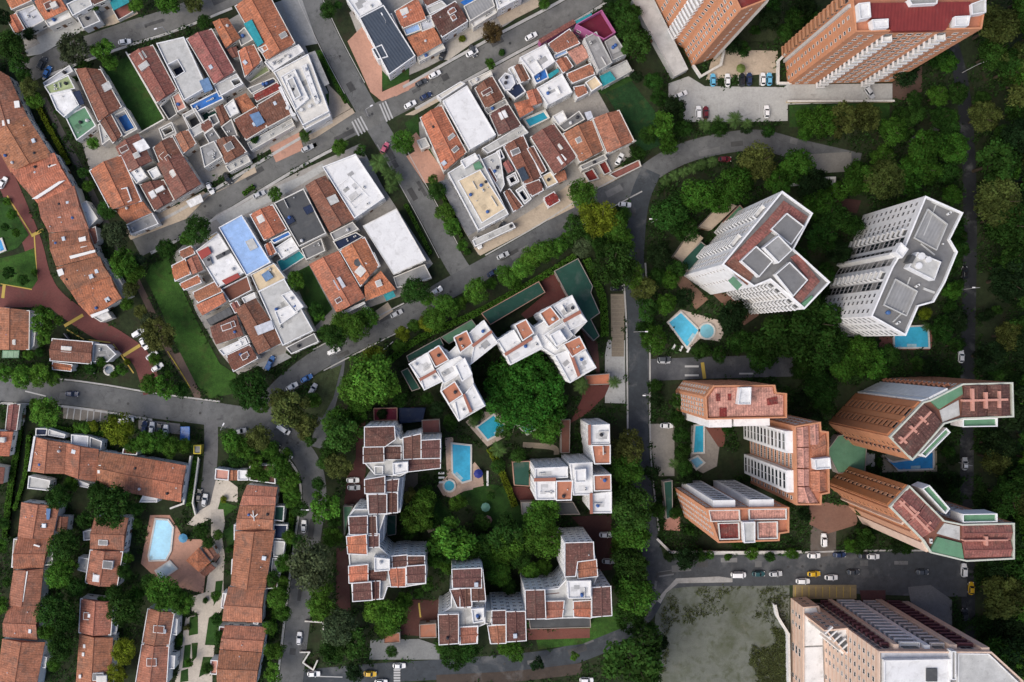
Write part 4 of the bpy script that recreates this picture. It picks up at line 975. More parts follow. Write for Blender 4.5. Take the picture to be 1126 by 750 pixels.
H_('brown-tiled mansion with one white square skylight and a turquoise pool behind', [('t', 7.2, 'br', 'F', (545, 75, 640, 20, 733, 150, 640, 226)), ('g', 8.9, 'wh', 'F', (650, 155, 670, 141, 690, 162, 670, 184)), ('p', 1, 'lg', 'C', (532, 520, 628, 478, 650, 516, 556, 562)), ('pool', 1.1, (.03, .3, .42), 'C', (544, 522, 622, 488, 640, 514, 562, 550))])
H_('orange-brown tiled house in the middle of the big tiled trio', [('t', 7, 'ro', 'F', (672, 62, 790, 5, 836, 126, 740, 176)), ('w', 7.2, 'wh', 'C', (660, 506, 706, 480, 726, 520, 686, 546)), ('f', 6, 'mg', 'C', (686, 548, 776, 482, 802, 520, 712, 572)), ('g', 7, 'pw', 'C', (800, 490, 826, 482, 838, 512, 814, 524))])
H_('easternmost big brown roof beside the dark green field', [('t', 7.2, 'ro', 'F', (790, 2, 896, -32, 956, 90, 846, 140)), ('p', .5, 'rb', 'F', (852, 222, 972, 165, 980, 192, 882, 240)), ('p', 1, 'mr', 'F', (812, 182, 842, 168, 864, 212, 836, 226)), ('f', 3.4, 'gy', 'F', (740, 188, 838, 142, 850, 162, 750, 206))])
H_('low house with red carport under the brown mansion', [('p', .5, 'mr', 'F', (752, 216, 790, 200, 815, 240, 776, 252)), ('t', 5, 'ro', 'F', (640, 222, 682, 202, 692, 240, 654, 256))])
H_('white building with a bare cream roof slab and grey pergola on the street corner', [('f', 7.6, 'lg', 'F', (222, 216, 345, 142, 462, 378, 342, 442)), ('f', 8.2, 'cr', 'F', (262, 246, 350, 202, 450, 356, 356, 414), {'ph': .2}), ('g', 5.4, 'mg', 'F', (186, 250, 222, 238, 342, 440, 302, 464), {'n': 'pergola'}), ('g', 8.6, 'gn', 'F', (322, 182, 346, 168, 362, 196, 330, 204)), ('w', 8.5, 'wh', 'F', (272, 168, 330, 138, 345, 162, 290, 200)), ('f', 3.2, 'lg', 'F', (318, 480, 476, 408, 490, 430, 330, 505))], wall='wh')
H_('slim white house with a narrow dark roof strip beside the cream slab', [('f', 6, 'lg', 'F', (352, 165, 426, 128, 446, 262, 430, 292)), ('t', 6.4, 'db', 'F', (372, 202, 390, 192, 420, 246, 405, 260), {'par': 1}), ('t', 6, 'br', 'F', (440, 292, 466, 276, 520, 345, 480, 370)), ('f', 5.6, 'nv', 'F', (412, 132, 430, 122, 446, 156, 428, 166)), ('t', 5.8, 'rb', 'F', (438, 178, 460, 162, 484, 204, 460, 216)), ('f', 5.4, 'lg', 'F', (488, 284, 520, 262, 552, 318, 524, 340), {'hole': ('F', (502, 292, 518, 282, 538, 314, 524, 324), 3, 'nv')}), ('f', 5, 'gy', 'F', (452, 232, 488, 212, 504, 250, 468, 268), {'hole': ('F', (462, 236, 482, 226, 492, 246, 472, 256), 3, 'nv')})], wall='wh')
H_('brown house with a navy roof light in the narrow white-walled row', [('t', 6.6, 'br', 'F', (440, 112, 520, 66, 592, 232, 522, 262), {'r': False}), ('g', 8.6, 'sl', 'F', (496, 202, 520, 190, 542, 236, 516, 250)), ('t', 6, 'br', 'F', (522, 262, 582, 240, 600, 285, 552, 310))], wall='wh')
H_('long narrow brown roof between tall white party walls', [('t', 7, 'br', 'F', (532, 120, 560, 108, 612, 206, 590, 220), {'par': 1}), ('f', 5, 'cr', 'F', (588, 230, 626, 210, 656, 254, 612, 276)), ('t', 4, 'mr', 'F', (598, 312, 640, 287, 665, 326, 620, 352), {'par': 1})], wall='wh')
H_('low grey flat annex between the white hall and the narrow houses', [('f', 5, 'lg', 'F', (356, 120, 514, 26, 540, 58, 380, 140))], wall='wh')
# block of the sky-blue roof
H_('house under the big sky-blue roof', [('f', 7, 'sk', 'E', (190, 220, 270, 176, 370, 340, 286, 386)), ('g', 7.7, 'lg', 'E', (280, 268, 306, 256, 324, 288, 298, 300)), ('f', 3.4, 'cr', 'E', (146, 258, 184, 234, 194, 250, 156, 274))], clutter=0, wall='wh')
H_('orange house with a blue strip and teal pool east of the sky-blue roof', [('t', 6.8, 'or', 'E', (296, 176, 376, 140, 426, 226, 346, 266)), ('t', 6, 'or', 'E', (346, 280, 370, 266, 390, 306, 360, 322)), ('f', 6, 'bl', 'E', (368, 262, 430, 232, 440, 246, 380, 276)), ('f', 5, 'wh', 'E', (382, 290, 440, 252, 466, 294, 406, 330)), ('p', 1, 'tl', 'E', (388, 336, 466, 296, 488, 322, 406, 374), {'wh': .5})], wall='wh')
H_('dark grey flat-roofed house with black roof hatches', [('f', 7, 'dg', 'E', (380, 136, 482, 86, 560, 240, 466, 286)), ('f', 4.5, 'mg', 'E', (472, 292, 542, 256, 556, 300, 490, 332)), ('g', 7.8, 'nv', 'E', (415, 190, 440, 178, 452, 198, 428, 212)), ('g', 7.8, 'nv', 'E', (478, 152, 505, 140, 516, 164, 492, 176))])
H_('long dark brown roof beside the white corner villa', [('t', 7, 'br', 'E', (486, 76, 556, 40, 656, 190, 570, 236)), ('f', 5.5, 'gy', 'E', (572, 240, 650, 200, 672, 226, 586, 266)), ('f', 4, 'nv', 'E', (582, 268, 662, 236, 688, 252, 602, 300)), ('g', 8.7, 'lg', 'E', (560, 118, 590, 104, 604, 130, 574, 144))])
H_('large white corner villa with a recessed grey roof deck', [('w', 8, 'wh', 'E', (546, 12, 660, -32, 760, 118, 656, 190), {'ph': .6}), ('f', 8.3, 'lg', 'E', (590, 82, 640, 42, 706, 112, 656, 152), {'ph': .15})], wall='wh')
H_('broad orange-tiled house with three roof lights and a teal awning', [('t', 6.8, 'or', 'E', (500, 346, 600, 300, 692, 460, 596, 516)), ('t', 7.2, 'or', 'E', (604, 300, 692, 252, 742, 350, 676, 424)), ('t', 6, 'or', 'E', (690, 420, 746, 368, 798, 432, 694, 472)), ('g', 8.8, 'pw', 'E', (582, 402, 606, 388, 626, 422, 602, 436)), ('g', 9, 'dg', 'E', circ(668, 340, 14, 10)), ('g', 7.6, 'lg', 'E', (702, 316, 724, 304, 746, 352, 726, 364)), ('g', 3.4, 'tl', 'E', (756, 452, 786, 432, 798, 456, 766, 472), {'n': 'awning'}), ('f', 4.4, 'wh', 'E', (588, 520, 690, 474, 694, 482, 598, 530))], wall='wh')
H_('house under the plain white shed roof on the avenue', [('w', 7, 'wh', 'E', (684, 214, 800, 154, 902, 332, 790, 382), {'ph': .15, 'pw': .2}), ('f', 3.4, 'gy', 'S', (385, 145, 530, 86, 562, 150, 402, 195))], clutter=0, wall='ow')
H_('small orange and red roofed houses at the north-west tip of the sky-blue block', [('t', 6, 'ro', 'E', (52, 300, 96, 280, 110, 310, 66, 330)), ('t', 6.3, 'ro', 'E', (80, 332, 115, 312, 137, 365, 100, 382)), ('t', 6.1, 'or', 'E', (28, 350, 76, 326, 96, 380, 40, 406), {'par': 1}), ('t', 5.8, 'or', 'E', (54, 412, 120, 380, 132, 410, 70, 436))], wall='wh')
H_('white house with louvred roof and two red roof patches', [('f', 6.4, 'wh', 'E', (112, 300, 190, 240, 276, 375, 188, 426)), ('seam', 7.2, (.3, .05, .04), 'E', (118, 304, 154, 285, 166, 308, 132, 330)), ('seam', 7.2, (.3, .05, .04), 'E', (200, 402, 255, 376, 264, 390, 214, 416)), ('g', 7.3, 'dg', 'E', (178, 318, 226, 294, 232, 306, 184, 330)), ('g', 7.3, 'mg', 'E', (136, 330, 158, 318, 168, 345, 146, 356))], wall='wh')
H_('orange house with two separate ridges west of the brown patio', [('t', 6, 'ro', 'E', (100, 442, 180, 402, 205, 440, 118, 480)), ('t', 6, 'or', 'E', (112, 486, 205, 444, 216, 474, 134, 522))], wall='wh')
H_('white-walled brown patio with an arched terrace', [('p', 3.4, 'br', 'E', (200, 432, 290, 386, 306, 436, 230, 476), {'wh': 1.4})], wall='wh')
H_('cream flat-roofed house with a small framed blue roof light', [('f', 6.4, 'cr', 'E', (300, 382, 380, 342, 420, 394, 326, 440), {'pw': .2}), ('g', 7.4, 'pb', 'E', (336, 382, 360, 366, 378, 390, 352, 406))], wall='wh')
H_('dark brown roof with a silver solar heater', [('t', 6.6, 'br', 'E', (246, 500, 316, 462, 416, 610, 326, 656)), ('g', 8.7, 'pw', 'E', (312, 560, 370, 538, 380, 568, 325, 590)), ('t', 5, 'rb', 'E', (228, 482, 254, 470, 272, 502, 246, 516)), ('f', 5.2, 'wh', 'E', (268, 462, 312, 442, 320, 462, 280, 482))], wall='wh')
H_('large light grey flat roof with stepped white boxes', [('f', 7.6, 'lg', 'E', (326, 440, 416, 396, 516, 574, 410, 626)), ('w', 9.2, 'wh', 'E', (404, 452, 440, 436, 482, 492, 452, 512)), ('w', 8.6, 'wh', 'E', (382, 508, 450, 480, 462, 512, 400, 555)), ('f', 3.6, 'mg', 'E', (420, 632, 518, 582, 535, 612, 440, 655))], wall='wh')
H_('brown house with a scalloped white wall and dark pergola', [('g', 5, 'dg', 'E', (146, 536, 226, 492, 240, 516, 160, 556), {'n': 'pergola', 'th': 5}), ('t', 6, 'br', 'E', (160, 562, 250, 520, 276, 590, 180, 622))], wall='wh')
H_('southernmost brown roof of the sky-blue block with a white lean-to', [('w', 5, 'wh', 'E', (190, 640, 282, 598, 292, 620, 208, 660)), ('t', 6, 'br', 'E', (215, 658, 296, 620, 326, 670, 240, 716), {'par': 1}), ('f', 5, 'mg', 'E', (258, 604, 286, 590, 298, 616, 270, 628))], wall='wh')
# ================================================================== the estate of long tiled terraces (south-west)
for q, lab, col in [
    ((38, 480, 73, 487, 71, 521, 33, 518), 'westernmost house of the estate\'s northern terrace, with a white end wall', 'ro'),
    ((73, 487, 109, 494, 106, 530, 71, 521), 'house with two white-framed lower roofs, second in the estate\'s northern terrace', 'ro'),
    ((110, 496, 141, 501, 137, 541, 107, 532), 'house with two white roof pots in the middle of the estate\'s northern terrace', 'ro'),
    ((141, 501, 172, 506, 168, 547, 137, 541), 'house behind the yellow-green tree, in the estate\'s northern terrace', 'ro'),
    ((172, 506, 205, 512, 199, 552, 168, 547), 'easternmost house of the estate\'s northern terrace, beside the entrance lane', 'or')]:
    H_(lab, [('t', 6.2, col, '0', q, {'r': True})] + ([('seam', 7.6, (.7, .69, .66), 'O', (430, 478, 440, 478, 440, 492, 430, 492)), ('seam', 7.6, (.7, .69, .66), 'O', (426, 500, 436, 500, 436, 514, 426, 514))] if 'pots' in lab else []) + ([('f', 6.8, 'wh', 'O', (150, 352, 158, 354, 134, 505, 124, 505))] if 'white end wall' in lab else []), group='houses of the estate', wall='wh', clutter=3)
for q, lab in [
    ((24, 552, 66, 556, 58, 592, 20, 590), 'northernmost house of the estate\'s western terrace, with a narrow blue roof strip'),
    ((20, 590, 58, 592, 48, 624, 15, 626), 'house beside the pale side wall in the estate\'s western terrace'),
    ((15, 627, 48, 625, 44, 665, 9, 666), 'house with a white ridge pipe in the estate\'s western terrace'),
    ((9, 667, 44, 666, 41, 704, 3, 700), 'third house from the bottom edge in the estate\'s western terrace'),
    ((3, 702, 50, 706, 40, 758, -4, 758), 'southernmost house of the estate\'s western terrace, with white porch boxes')]:
    V_ = (.7, .69, .66)
    ex = [('f', 4.5, 'wh', 'Q', (152, 622, 208, 640, 200, 688, 150, 676))] if 'porch boxes' in lab else [('seam', 7.9, {'blue': (.08, .16, .32)}.get('blue' if 'blue' in lab else '', V_), 'Q', q_) for k_, q_ in (('blue', (203, -4, 222, -4, 216, 44, 204, 44)), ('ridge pipe', (118, 268, 124, 268, 104, 400, 98, 400)), ('third', (150, 150, 176, 158, 174, 164, 148, 156))) if k_ in lab] + ([('f', 3.5, 'cr', 'Q', (64, 125, 86, 128, 74, 250, 54, 250))] if 'pale side wall' in lab else [])
    H_(lab, [('t', 6.2, 'ro', '0', q, {'r': lab.startswith('northern')})] + ex, group='houses of the estate', wall='wh', clutter=3)
H_('small dark red roof with white rim by the western hedge lane', [('t', 4.5, 'rb', 'O', (36, 216, 92, 214, 76, 330, 24, 330), {'par': 1})])
H_('orange-roofed house cut by the west edge beside the hedge lane', [('t', 6, 'or', 'O', (-40, 330, 60, 334, 42, 440, -40, 436))], wall='wh')
H_('brown-roofed house at the west edge below the hedge lane', [('t', 6, 'br', 'O', (-40, 480, 22, 490, 14, 560, -40, 560))])
H_('short tiled house with white balconies west of the estate pool, upper half', [('t', 6.2, 'ro', 'Q', (412, 32, 560, 36, 538, 180, 392, 172)), ('f', 4, 'lg', 'Q', (362, 95, 402, 85, 420, 130, 365, 135))], wall='wh')
H_('short tiled house with a dark yard west of the estate pool, lower half', [('t', 6.2, 'ro', 'Q', (392, 174, 537, 182, 512, 336, 370, 320)), ('f', 3.6, 'lg', 'Q', (345, 205, 392, 212, 386, 275, 340, 262))], wall='wh')
H_('brown house with a glazed corner and white end wall in the estate', [('t', 6.2, 'ro', 'Q', (350, 385, 496, 402, 484, 546, 342, 536)), ('g', 4, 'pw', 'Q', (484, 480, 514, 500, 505, 545, 484, 545))], wall='wh')
H_('brown house with white vents at the bottom edge of the estate', [('t', 6.2, 'ro', 'Q', (346, 540, 492, 556, 482, 765, 330, 765))] + [('seam', 7.4, (.7, .69, .66), 'Q', (x_, y_, x_ + 10, y_, x_ + 10, y_ + 16, x_, y_ + 16)) for x_, y_ in ((362, 585), (358, 620), (345, 715))], wall='wh')
H_('long tiled house with white porches south of the estate pool', [('t', 6.2, 'ro', 'R', (50, 428, 168, 448, 145, 590, 24, 580))], wall='wh')
H_('tiled house at the bottom edge south of the estate pool', [('t', 6.2, 'ro', 'R', (24, 582, 145, 592, 135, 760, -5, 760))], wall='wh')
for q, lab in [
    ((480, 565, 612, 575, 603, 655, 448, 655, ), 'northernmost house of the estate\'s eastern terrace, with a white forked aerial'),
    ((448, 657, 603, 657, 592, 770, 432, 760), 'house beside the dark navy yard in the estate\'s eastern terrace')]:
    H_(lab, [('t', 6.2, 'ro', 'P', q)] + ([('seam', 8, (.7, .69, .66), 'R', q_) for q_ in ((505, 5, 508, 5, 514, 50, 511, 50), (498, 20, 512, 34, 510, 37, 496, 23), (526, 18, 528, 21, 512, 37, 510, 34))] if 'aerial' in lab else []), group='houses of the estate', wall='wh', clutter=2)
for q, lab in [
    ((430, 94, 602, 90, 560, 350, 410, 330), 'house with a white and glass porch in the estate\'s eastern terrace'),
    ((400, 335, 556, 352, 545, 492, 372, 485), 'house with a big white corner box in the estate\'s eastern terrace'),
    ((385, 502, 568, 510, 545, 620, 362, 606), 'second last house from the bottom in the estate\'s eastern terrace'),
    ((362, 608, 545, 622, 520, 760, 350, 760), 'house at the bottom edge in the estate\'s eastern terrace')]:
    H_(lab, [('t', 6.2, 'ro', 'R', q)], group='houses of the estate', wall='wh', clutter=2)
for k, (crop, q, col, lab) in enumerate([
    ('R', (596, 65, 658, 65, 652, 130, 594, 128), 'nv', 'dark navy roofed yard shelter behind the eastern terrace'), ('R', (598, 135, 648, 138, 640, 205, 596, 205), 'lg', 'pale grey yard shelter behind the eastern terrace'),
    ('R', (590, 210, 636, 212, 625, 280, 585, 275), 'gy', 'mid grey yard shelter behind the eastern terrace'), ('R', (560, 290, 622, 285, 612, 340, 556, 345), 'db', 'dark brown yard shelter behind the eastern terrace'),
    ('P', (602, 655, 645, 655, 640, 722, 596, 718), 'dgn', 'bottle green yard shelter behind the eastern terrace'), ('R', (512, 585, 556, 588, 548, 640, 508, 640), 'gy', 'grey yard shelter near the bottom of the eastern terrace'),
    ('R', (516, 432, 540, 436, 530, 500, 508, 495), 'wh', 'white corner box built onto the eastern terrace'),
    ('O', (160, 318, 212, 320, 206, 350, 158, 350), 'nv', 'navy roofed porch of the northern terrace'), ('O', (214, 322, 288, 345, 282, 362, 210, 350), 'wh', 'white roofed porch of the northern terrace'),
    ('O', (312, 345, 388, 352, 386, 400, 312, 390), 'pw', 'white boxy porch near the middle of the northern terrace'), ('O', (392, 355, 445, 375, 440, 415, 390, 405), 'gy', 'grey porch near the middle of the northern terrace'),
    ('O', (538, 405, 602, 412, 596, 436, 532, 430), 'mr', 'dark red porch of the northern terrace'), ('O', (452, 552, 505, 560, 500, 585, 450, 580), 'wh', 'white rear porch by the round estate tree'),
    ('O', (634, 588, 688, 598, 684, 640, 606, 640), 'wh', 'white rear porch near the estate pool'), ('O', (128, 525, 222, 545, 215, 590, 122, 580), 'lg', 'grey rear terrace of the northern terrace'),
    ('O', (322, 535, 392, 560, 388, 578, 318, 565), 'wh', 'white-framed rear porch of the northern terrace'), ('Q', (216, 35, 246, 35, 242, 98, 214, 98), 'wh', 'white porch of the western terrace'),
    ('Q', (246, 30, 298, 32, 290, 100, 246, 96), 'br', 'brown tiled porch of the western terrace'), ('Q', (192, 180, 236, 168, 232, 240, 190, 242), 'gy', 'grey porch of the western terrace'),
    ('R', (415, 215, 440, 218, 438, 285, 412, 280), 'pw', 'white and grey porch on the estate walk'), ('R', (376, 360, 398, 362, 392, 432, 368, 425), 'wh', 'white louvred porch on the estate walk'),
    ('R', (424, 65, 466, 72, 460, 138, 424, 132), 'pw', 'pale porch beside the estate garden plot'), ('R', (156, 470, 182, 474, 178, 545, 152, 540), 'wh', 'white porch of the long house south of the pool'),
    ('R', (136, 630, 172, 632, 168, 690, 132, 688), 'wh', 'white porch of the house at the bottom edge'), ('P', (440, 500, 490, 500, 486, 545, 440, 545), 'wh', 'white cube porch by the salmon roof'),
    ('P', (492, 480, 600, 475, 606, 560, 492, 545), 'db', 'dark brown porch with a blue box by the estate entrance'),
    ('P', (346, 492, 405, 500, 402, 545, 342, 540), 'pk', 'salmon pink gatehouse on the entrance lane'), ('P', (402, 500, 440, 502, 438, 545, 402, 545), 'ro', 'orange roofed lodge beside the pink gatehouse'), ('R', (362, 505, 392, 508, 388, 550, 356, 548), 'rb', 'brown walled porch at the south end of the walk'), ('R', (325, 650, 358, 652, 352, 715, 322, 712), 'pk', 'pinkish porch at the south end of the walk')]):
    typ = 't' if col in ('br', 'ro') else 'f'
    H_(lab, [(typ, 3.4 if 'yard' in lab else 4.2, col, crop, q)], name='porch' if 'porch' in lab else 'outbuilding', cat='porch' if 'porch' in lab else 'outbuilding', wall='wh', maxwin=2, clutter=0, door=False)
H_('orange pyramid-roofed pool house on pink paving', [('pyr', 4.6, 'or', 'R', (215, 222, 272, 165, 322, 230, 272, 272)), ('t', 3.6, 'br', 'R', (285, 165, 322, 150, 352, 195, 325, 220)), ('t', 3.6, 'br', 'R', (275, 275, 322, 235, 345, 255, 300, 292))], cat='pool house', name='pool_house')
H_('small blue canopy on posts by the parked cars at the estate entrance', [('g', 2.6, 'bl', 'P', (192, 312, 232, 312, 232, 374, 190, 370), {'n': 'canopy', 'th': .2}), ('f', 2.4, 'gy', 'P', (250, 392, 284, 392, 282, 430, 250, 430), {'ph': .4})], name='shelter', cat='shelter', wall=(.5, .4, .05), maxwin=0, clutter=0, door=False)
# ================================================================== white apartment blocks in the middle
A_ = dict(cat='apartment block', name='apartment_building', wall='wh', maxwin=96, clutter=.6)
w = 'wh'
HOUSE('white L-shaped apartments with terracotta squares, west of the giant round tree', [
    ('w', 12.2, w, 'S', (540, 492, 596, 458, 640, 490, 720, 412, 801, 341, 866, 430, 737, 548, 755, 632, 810, 733, 685, 806, 600, 668, 612, 622, 526, 662, 456, 543)), ('seam', 13.62, (.3, .12, .08), 'S', (508, 611, 577, 573, 579, 579, 511, 617)), ('seam', 13.62, (.3, .12, .08), 'T', (70, 391, 142, 336, 145, 341, 74, 396)), ('seam', 13.62, (.3, .12, .08), 'T', (34, 587, 38, 585, 66, 650, 60, 653)),
    ('w', 13, w, 'S', (455, 543, 541, 490, 577, 573, 508, 614)), ('w', 13, w, 'S', (510, 616, 578, 576, 612, 622, 526, 664)), ('f', 13.6, 'tc', 'S', (541, 490, 595, 456, 642, 525, 578, 560)),
    ('w', 13.2, w, 'S', (580, 568, 644, 524, 690, 505, 738, 545, 668, 604, 616, 634)), ('f', 13.6, 'tc', 'S', (660, 420, 722, 388, 750, 450, 690, 495)), ('w', 13, w, 'T', (45, 352, 115, 292, 142, 335, 72, 392)), ('w', 13, w, 'T', (74, 394, 142, 340, 170, 382, 60, 470)),
    ('f', 13.6, 'tc', 'S', (602, 665, 667, 620, 706, 684, 640, 728)), ('w', 13, w, 'T', (-2, 612, 34, 588, 62, 650, 16, 690)), ('w', 13, w, 'T', (36, 586, 72, 542, 120, 630, 64, 652)), ('w', 14.6, w, 'T', (0, 470, 40, 440, 70, 505, 28, 535))], **A_)
HOUSE('white L-shaped apartments with terracotta squares, north-east of the giant round tree', [
    ('w', 12.2, w, 'T', (166, 372, 232, 332, 280, 290, 310, 320, 345, 300, 375, 240, 460, 196, 520, 298, 470, 350, 516, 405, 556, 480, 452, 540, 388, 432, 345, 405, 218, 470)), ('seam', 13.62, (.3, .12, .08), 'T', (198, 424, 300, 362, 303, 368, 201, 430)), ('seam', 13.62, (.3, .12, .08), 'T', (428, 292, 490, 258, 493, 265, 431, 299)), ('seam', 13.62, (.3, .12, .08), 'T', (446, 408, 452, 405, 490, 508, 484, 512)),
    ('w', 13, w, 'T', (165, 372, 232, 330, 262, 380, 198, 425)), ('w', 13, w, 'T', (200, 428, 322, 350, 346, 400, 218, 470)), ('f', 13.6, 'tc', 'T', (234, 312, 280, 288, 312, 345, 266, 376)), ('f', 13.6, 'tc', 'T', (332, 266, 376, 238, 416, 290, 368, 322)),
    ('w', 13, w, 'T', (385, 240, 460, 194, 490, 258, 428, 292)), ('w', 13, w, 'T', (430, 298, 492, 264, 520, 298, 448, 336)), ('w', 13.3, w, 'T', (346, 352, 428, 300, 466, 352, 402, 412)), ('f', 13.6, 'tc', 'T', (424, 386, 490, 355, 516, 405, 460, 440)), ('w', 13, w, 'T', (390, 432, 446, 408, 484, 512, 452, 540)), ('w', 13, w, 'T', (456, 442, 512, 410, 556, 480, 490, 512)), ('w', 14.8, w, 'T', (372, 352, 412, 330, 440, 372, 398, 396))], **A_)
b_ = {'par': 1}
HOUSE('brown-roofed white apartments beside the long pool, upper half', [
    ('f', 11.4, 'lg', 'U', (286, 140, 440, 136, 470, 200, 490, 195, 575, 180, 582, 204, 674, 202, 676, 346, 515, 368, 470, 392, 340, 386, 284, 322)),
    ('t', 13, 'cb', 'U', (290, 142, 435, 138, 440, 200, 390, 235, 290, 237), b_), ('t', 12.6, 'cb', 'U', (284, 246, 380, 240, 382, 314, 284, 320), b_), ('t', 12, 'cb', 'U', (390, 240, 470, 240, 470, 302, 390, 302), b_),
    ('t', 12.6, 'cb', 'U', (488, 196, 572, 178, 572, 296, 490, 300), b_), ('t', 13, 'cb', 'U', (582, 210, 672, 205, 672, 294, 582, 296), b_), ('t', 12.2, 'cb', 'U', (514, 306, 672, 302, 672, 346, 514, 364), b_), ('w', 13.4, w, 'U', (430, 324, 510, 316, 510, 370, 432, 386)), ('f', 11, 'dg', 'U', (386, 326, 428, 326, 430, 410, 390, 414)), ('f', 11.5, 'lg', 'U', (336, 338, 382, 338, 382, 384, 336, 384)), ('f', 9, w, 'U', (440, 142, 464, 142, 476, 236, 442, 236))], **A_)  # the dark grey flat piece paints the shade of an open void
HOUSE('brown-roofed white apartments beside the long pool, middle section', [
    ('f', 11.2, 'lg', 'U', (290, 400, 460, 398, 454, 578, 392, 590, 350, 720, 346, 748, 206, 690, 200, 600, 235, 560, 300, 560)),
    ('t', 12.6, 'cb', 'U', (290, 412, 386, 396, 386, 474, 292, 476), b_), ('t', 12, 'cb', 'U', (400, 416, 458, 410, 452, 474, 400, 476), b_), ('t', 12.8, 'cb', 'U', (308, 490, 396, 488, 396, 580, 312, 582), b_), ('t', 12.2, 'cb', 'U', (404, 478, 452, 478, 452, 574, 404, 576), b_),
    ('t', 12.6, 'cb', 'U', (208, 604, 296, 600, 296, 686, 212, 688), b_), ('t', 12, 'cb', 'U', (308, 600, 342, 600, 346, 692, 308, 692), b_), ('f', 9, w, 'U', (458, 400, 486, 396, 470, 576, 456, 578)), ('f', 9.4, w, 'U', (346, 600, 392, 590, 384, 720, 350, 748))], **A_)
HOUSE('white apartments with bright orange roof squares south-west of the pools', [
    ('f', 11.3, 'lg', 'W', (272, 36, 430, 30, 428, 90, 480, 136, 494, 134, 648, 134, 656, 270, 560, 285, 470, 285, 450, 345, 300, 356)),
    ('t', 12.6, 'or', 'W', (274, 46, 362, 36, 366, 126, 280, 122), b_), ('t', 12, 'cb', 'W', (378, 34, 424, 34, 424, 90, 378, 92), b_), ('t', 12.4, 'or', 'W', (284, 190, 370, 182, 370, 262, 286, 264), b_), ('t', 12.8, 'cb', 'W', (304, 272, 386, 266, 390, 346, 304, 352), b_), ('t', 12.2, 'cb', 'W', (396, 264, 428, 262, 426, 342, 396, 344), b_),
    ('w', 13.4, w, 'W', (404, 142, 480, 150, 480, 206, 405, 212)), ('t', 12, 'cb', 'W', (384, 214, 460, 212, 456, 252, 386, 256)), ('t', 12.6, 'or', 'W', (474, 200, 552, 198, 552, 282, 488, 282), b_), ('t', 13, 'cb', 'W', (564, 190, 648, 184, 648, 264, 566, 268), b_), ('t', 12.6, 'cb', 'W', (494, 142, 560, 136, 560, 186, 496, 190), b_), ('t', 12.6, 'cb', 'W', (568, 140, 644, 140, 644, 180, 570, 182), b_), ('f', 10, 'lg', 'W', (372, 100, 420, 98, 402, 180, 376, 182)), ('f', 10, 'gy', 'W', (280, 130, 340, 128, 340, 180, 284, 184)), ('f', 10, w, 'W', (432, 262, 462, 262, 446, 345, 430, 348))], **A_)
HOUSE('brown-roofed white apartments along the bottom road, western half', [
    ('f', 11.2, 'lg', 'X', (-10, 205, 132, 200, 150, 350, 148, 465, 100, 485, 100, 560, -74, 562, -76, 420, -18, 380)), ('f', 10.6, 'lg', 'X', (146, 400, 184, 400, 184, 470, 146, 464)), ('f', 11, 'lg', 'X', (184, 404, 250, 400, 340, 406, 344, 546, 254, 550, 170, 560, 164, 478)),
    ('t', 13, 'cb', 'W', (784, 206, 920, 200, 920, 288, 788, 290), b_), ('t', 12.4, 'cb', 'W', (776, 304, 866, 296, 872, 378, 808, 382), b_), ('t', 12.6, 'cb', 'W', (718, 424, 808, 422, 808, 556, 722, 562), b_), ('t', 12, 'ro', 'W', (822, 486, 902, 480, 900, 556, 826, 562), b_), ('t', 11, 'cb', 'W', (814, 400, 872, 398, 872, 470, 818, 472), b_), ('w', 13.4, w, 'X', (80, 392, 142, 386, 142, 452, 88, 462)),
    ('t', 12.4, 'cb', 'X', (28, 292, 80, 292, 80, 380, 30, 384), b_), ('t', 12.6, 'cb', 'X', (82, 212, 132, 206, 146, 350, 84, 352), b_), ('t', 12, 'ro', 'X', (24, 486, 106, 484, 102, 556, 26, 562), b_), ('t', 12.6, 'cb', 'X', (184, 406, 248, 404, 248, 466, 184, 466), b_), ('t', 13, 'cb', 'X', (252, 410, 338, 408, 342, 542, 254, 548), b_), ('t', 12, 'ro', 'X', (164, 480, 244, 474, 244, 556, 178, 558), b_)], **A_)
HOUSE('brown-roofed white apartments along the bottom road, eastern half', [
    ('f', 11.2, 'lg', 'X', (345, 304, 500, 292, 538, 250, 538, 78, 668, 76, 686, 160, 688, 240, 670, 290, 752, 288, 757, 424, 660, 436, 440, 440, 346, 440)),
    ('t', 12.8, 'cb', 'X', (345, 306, 432, 304, 437, 436, 348, 438), b_), ('t', 11, 'cb', 'X', (438, 298, 500, 290, 500, 342, 440, 346), b_), ('t', 12, 'ro', 'X', (442, 360, 526, 358, 518, 432, 444, 438), b_), ('t', 12, 'or', 'X', (578, 360, 656, 355, 656, 432, 580, 428), b_), ('t', 12.8, 'cb', 'X', (668, 294, 752, 288, 757, 422, 668, 428), b_), ('w', 13.6, w, 'X', (544, 256, 660, 255, 660, 342, 548, 342)),
    ('t', 14, 'cb', 'X', (538, 78, 668, 74, 672, 152, 592, 162, 582, 232, 538, 234), b_), ('t', 13, 'ro', 'X', (598, 166, 682, 158, 688, 232, 600, 242), b_)], **A_)
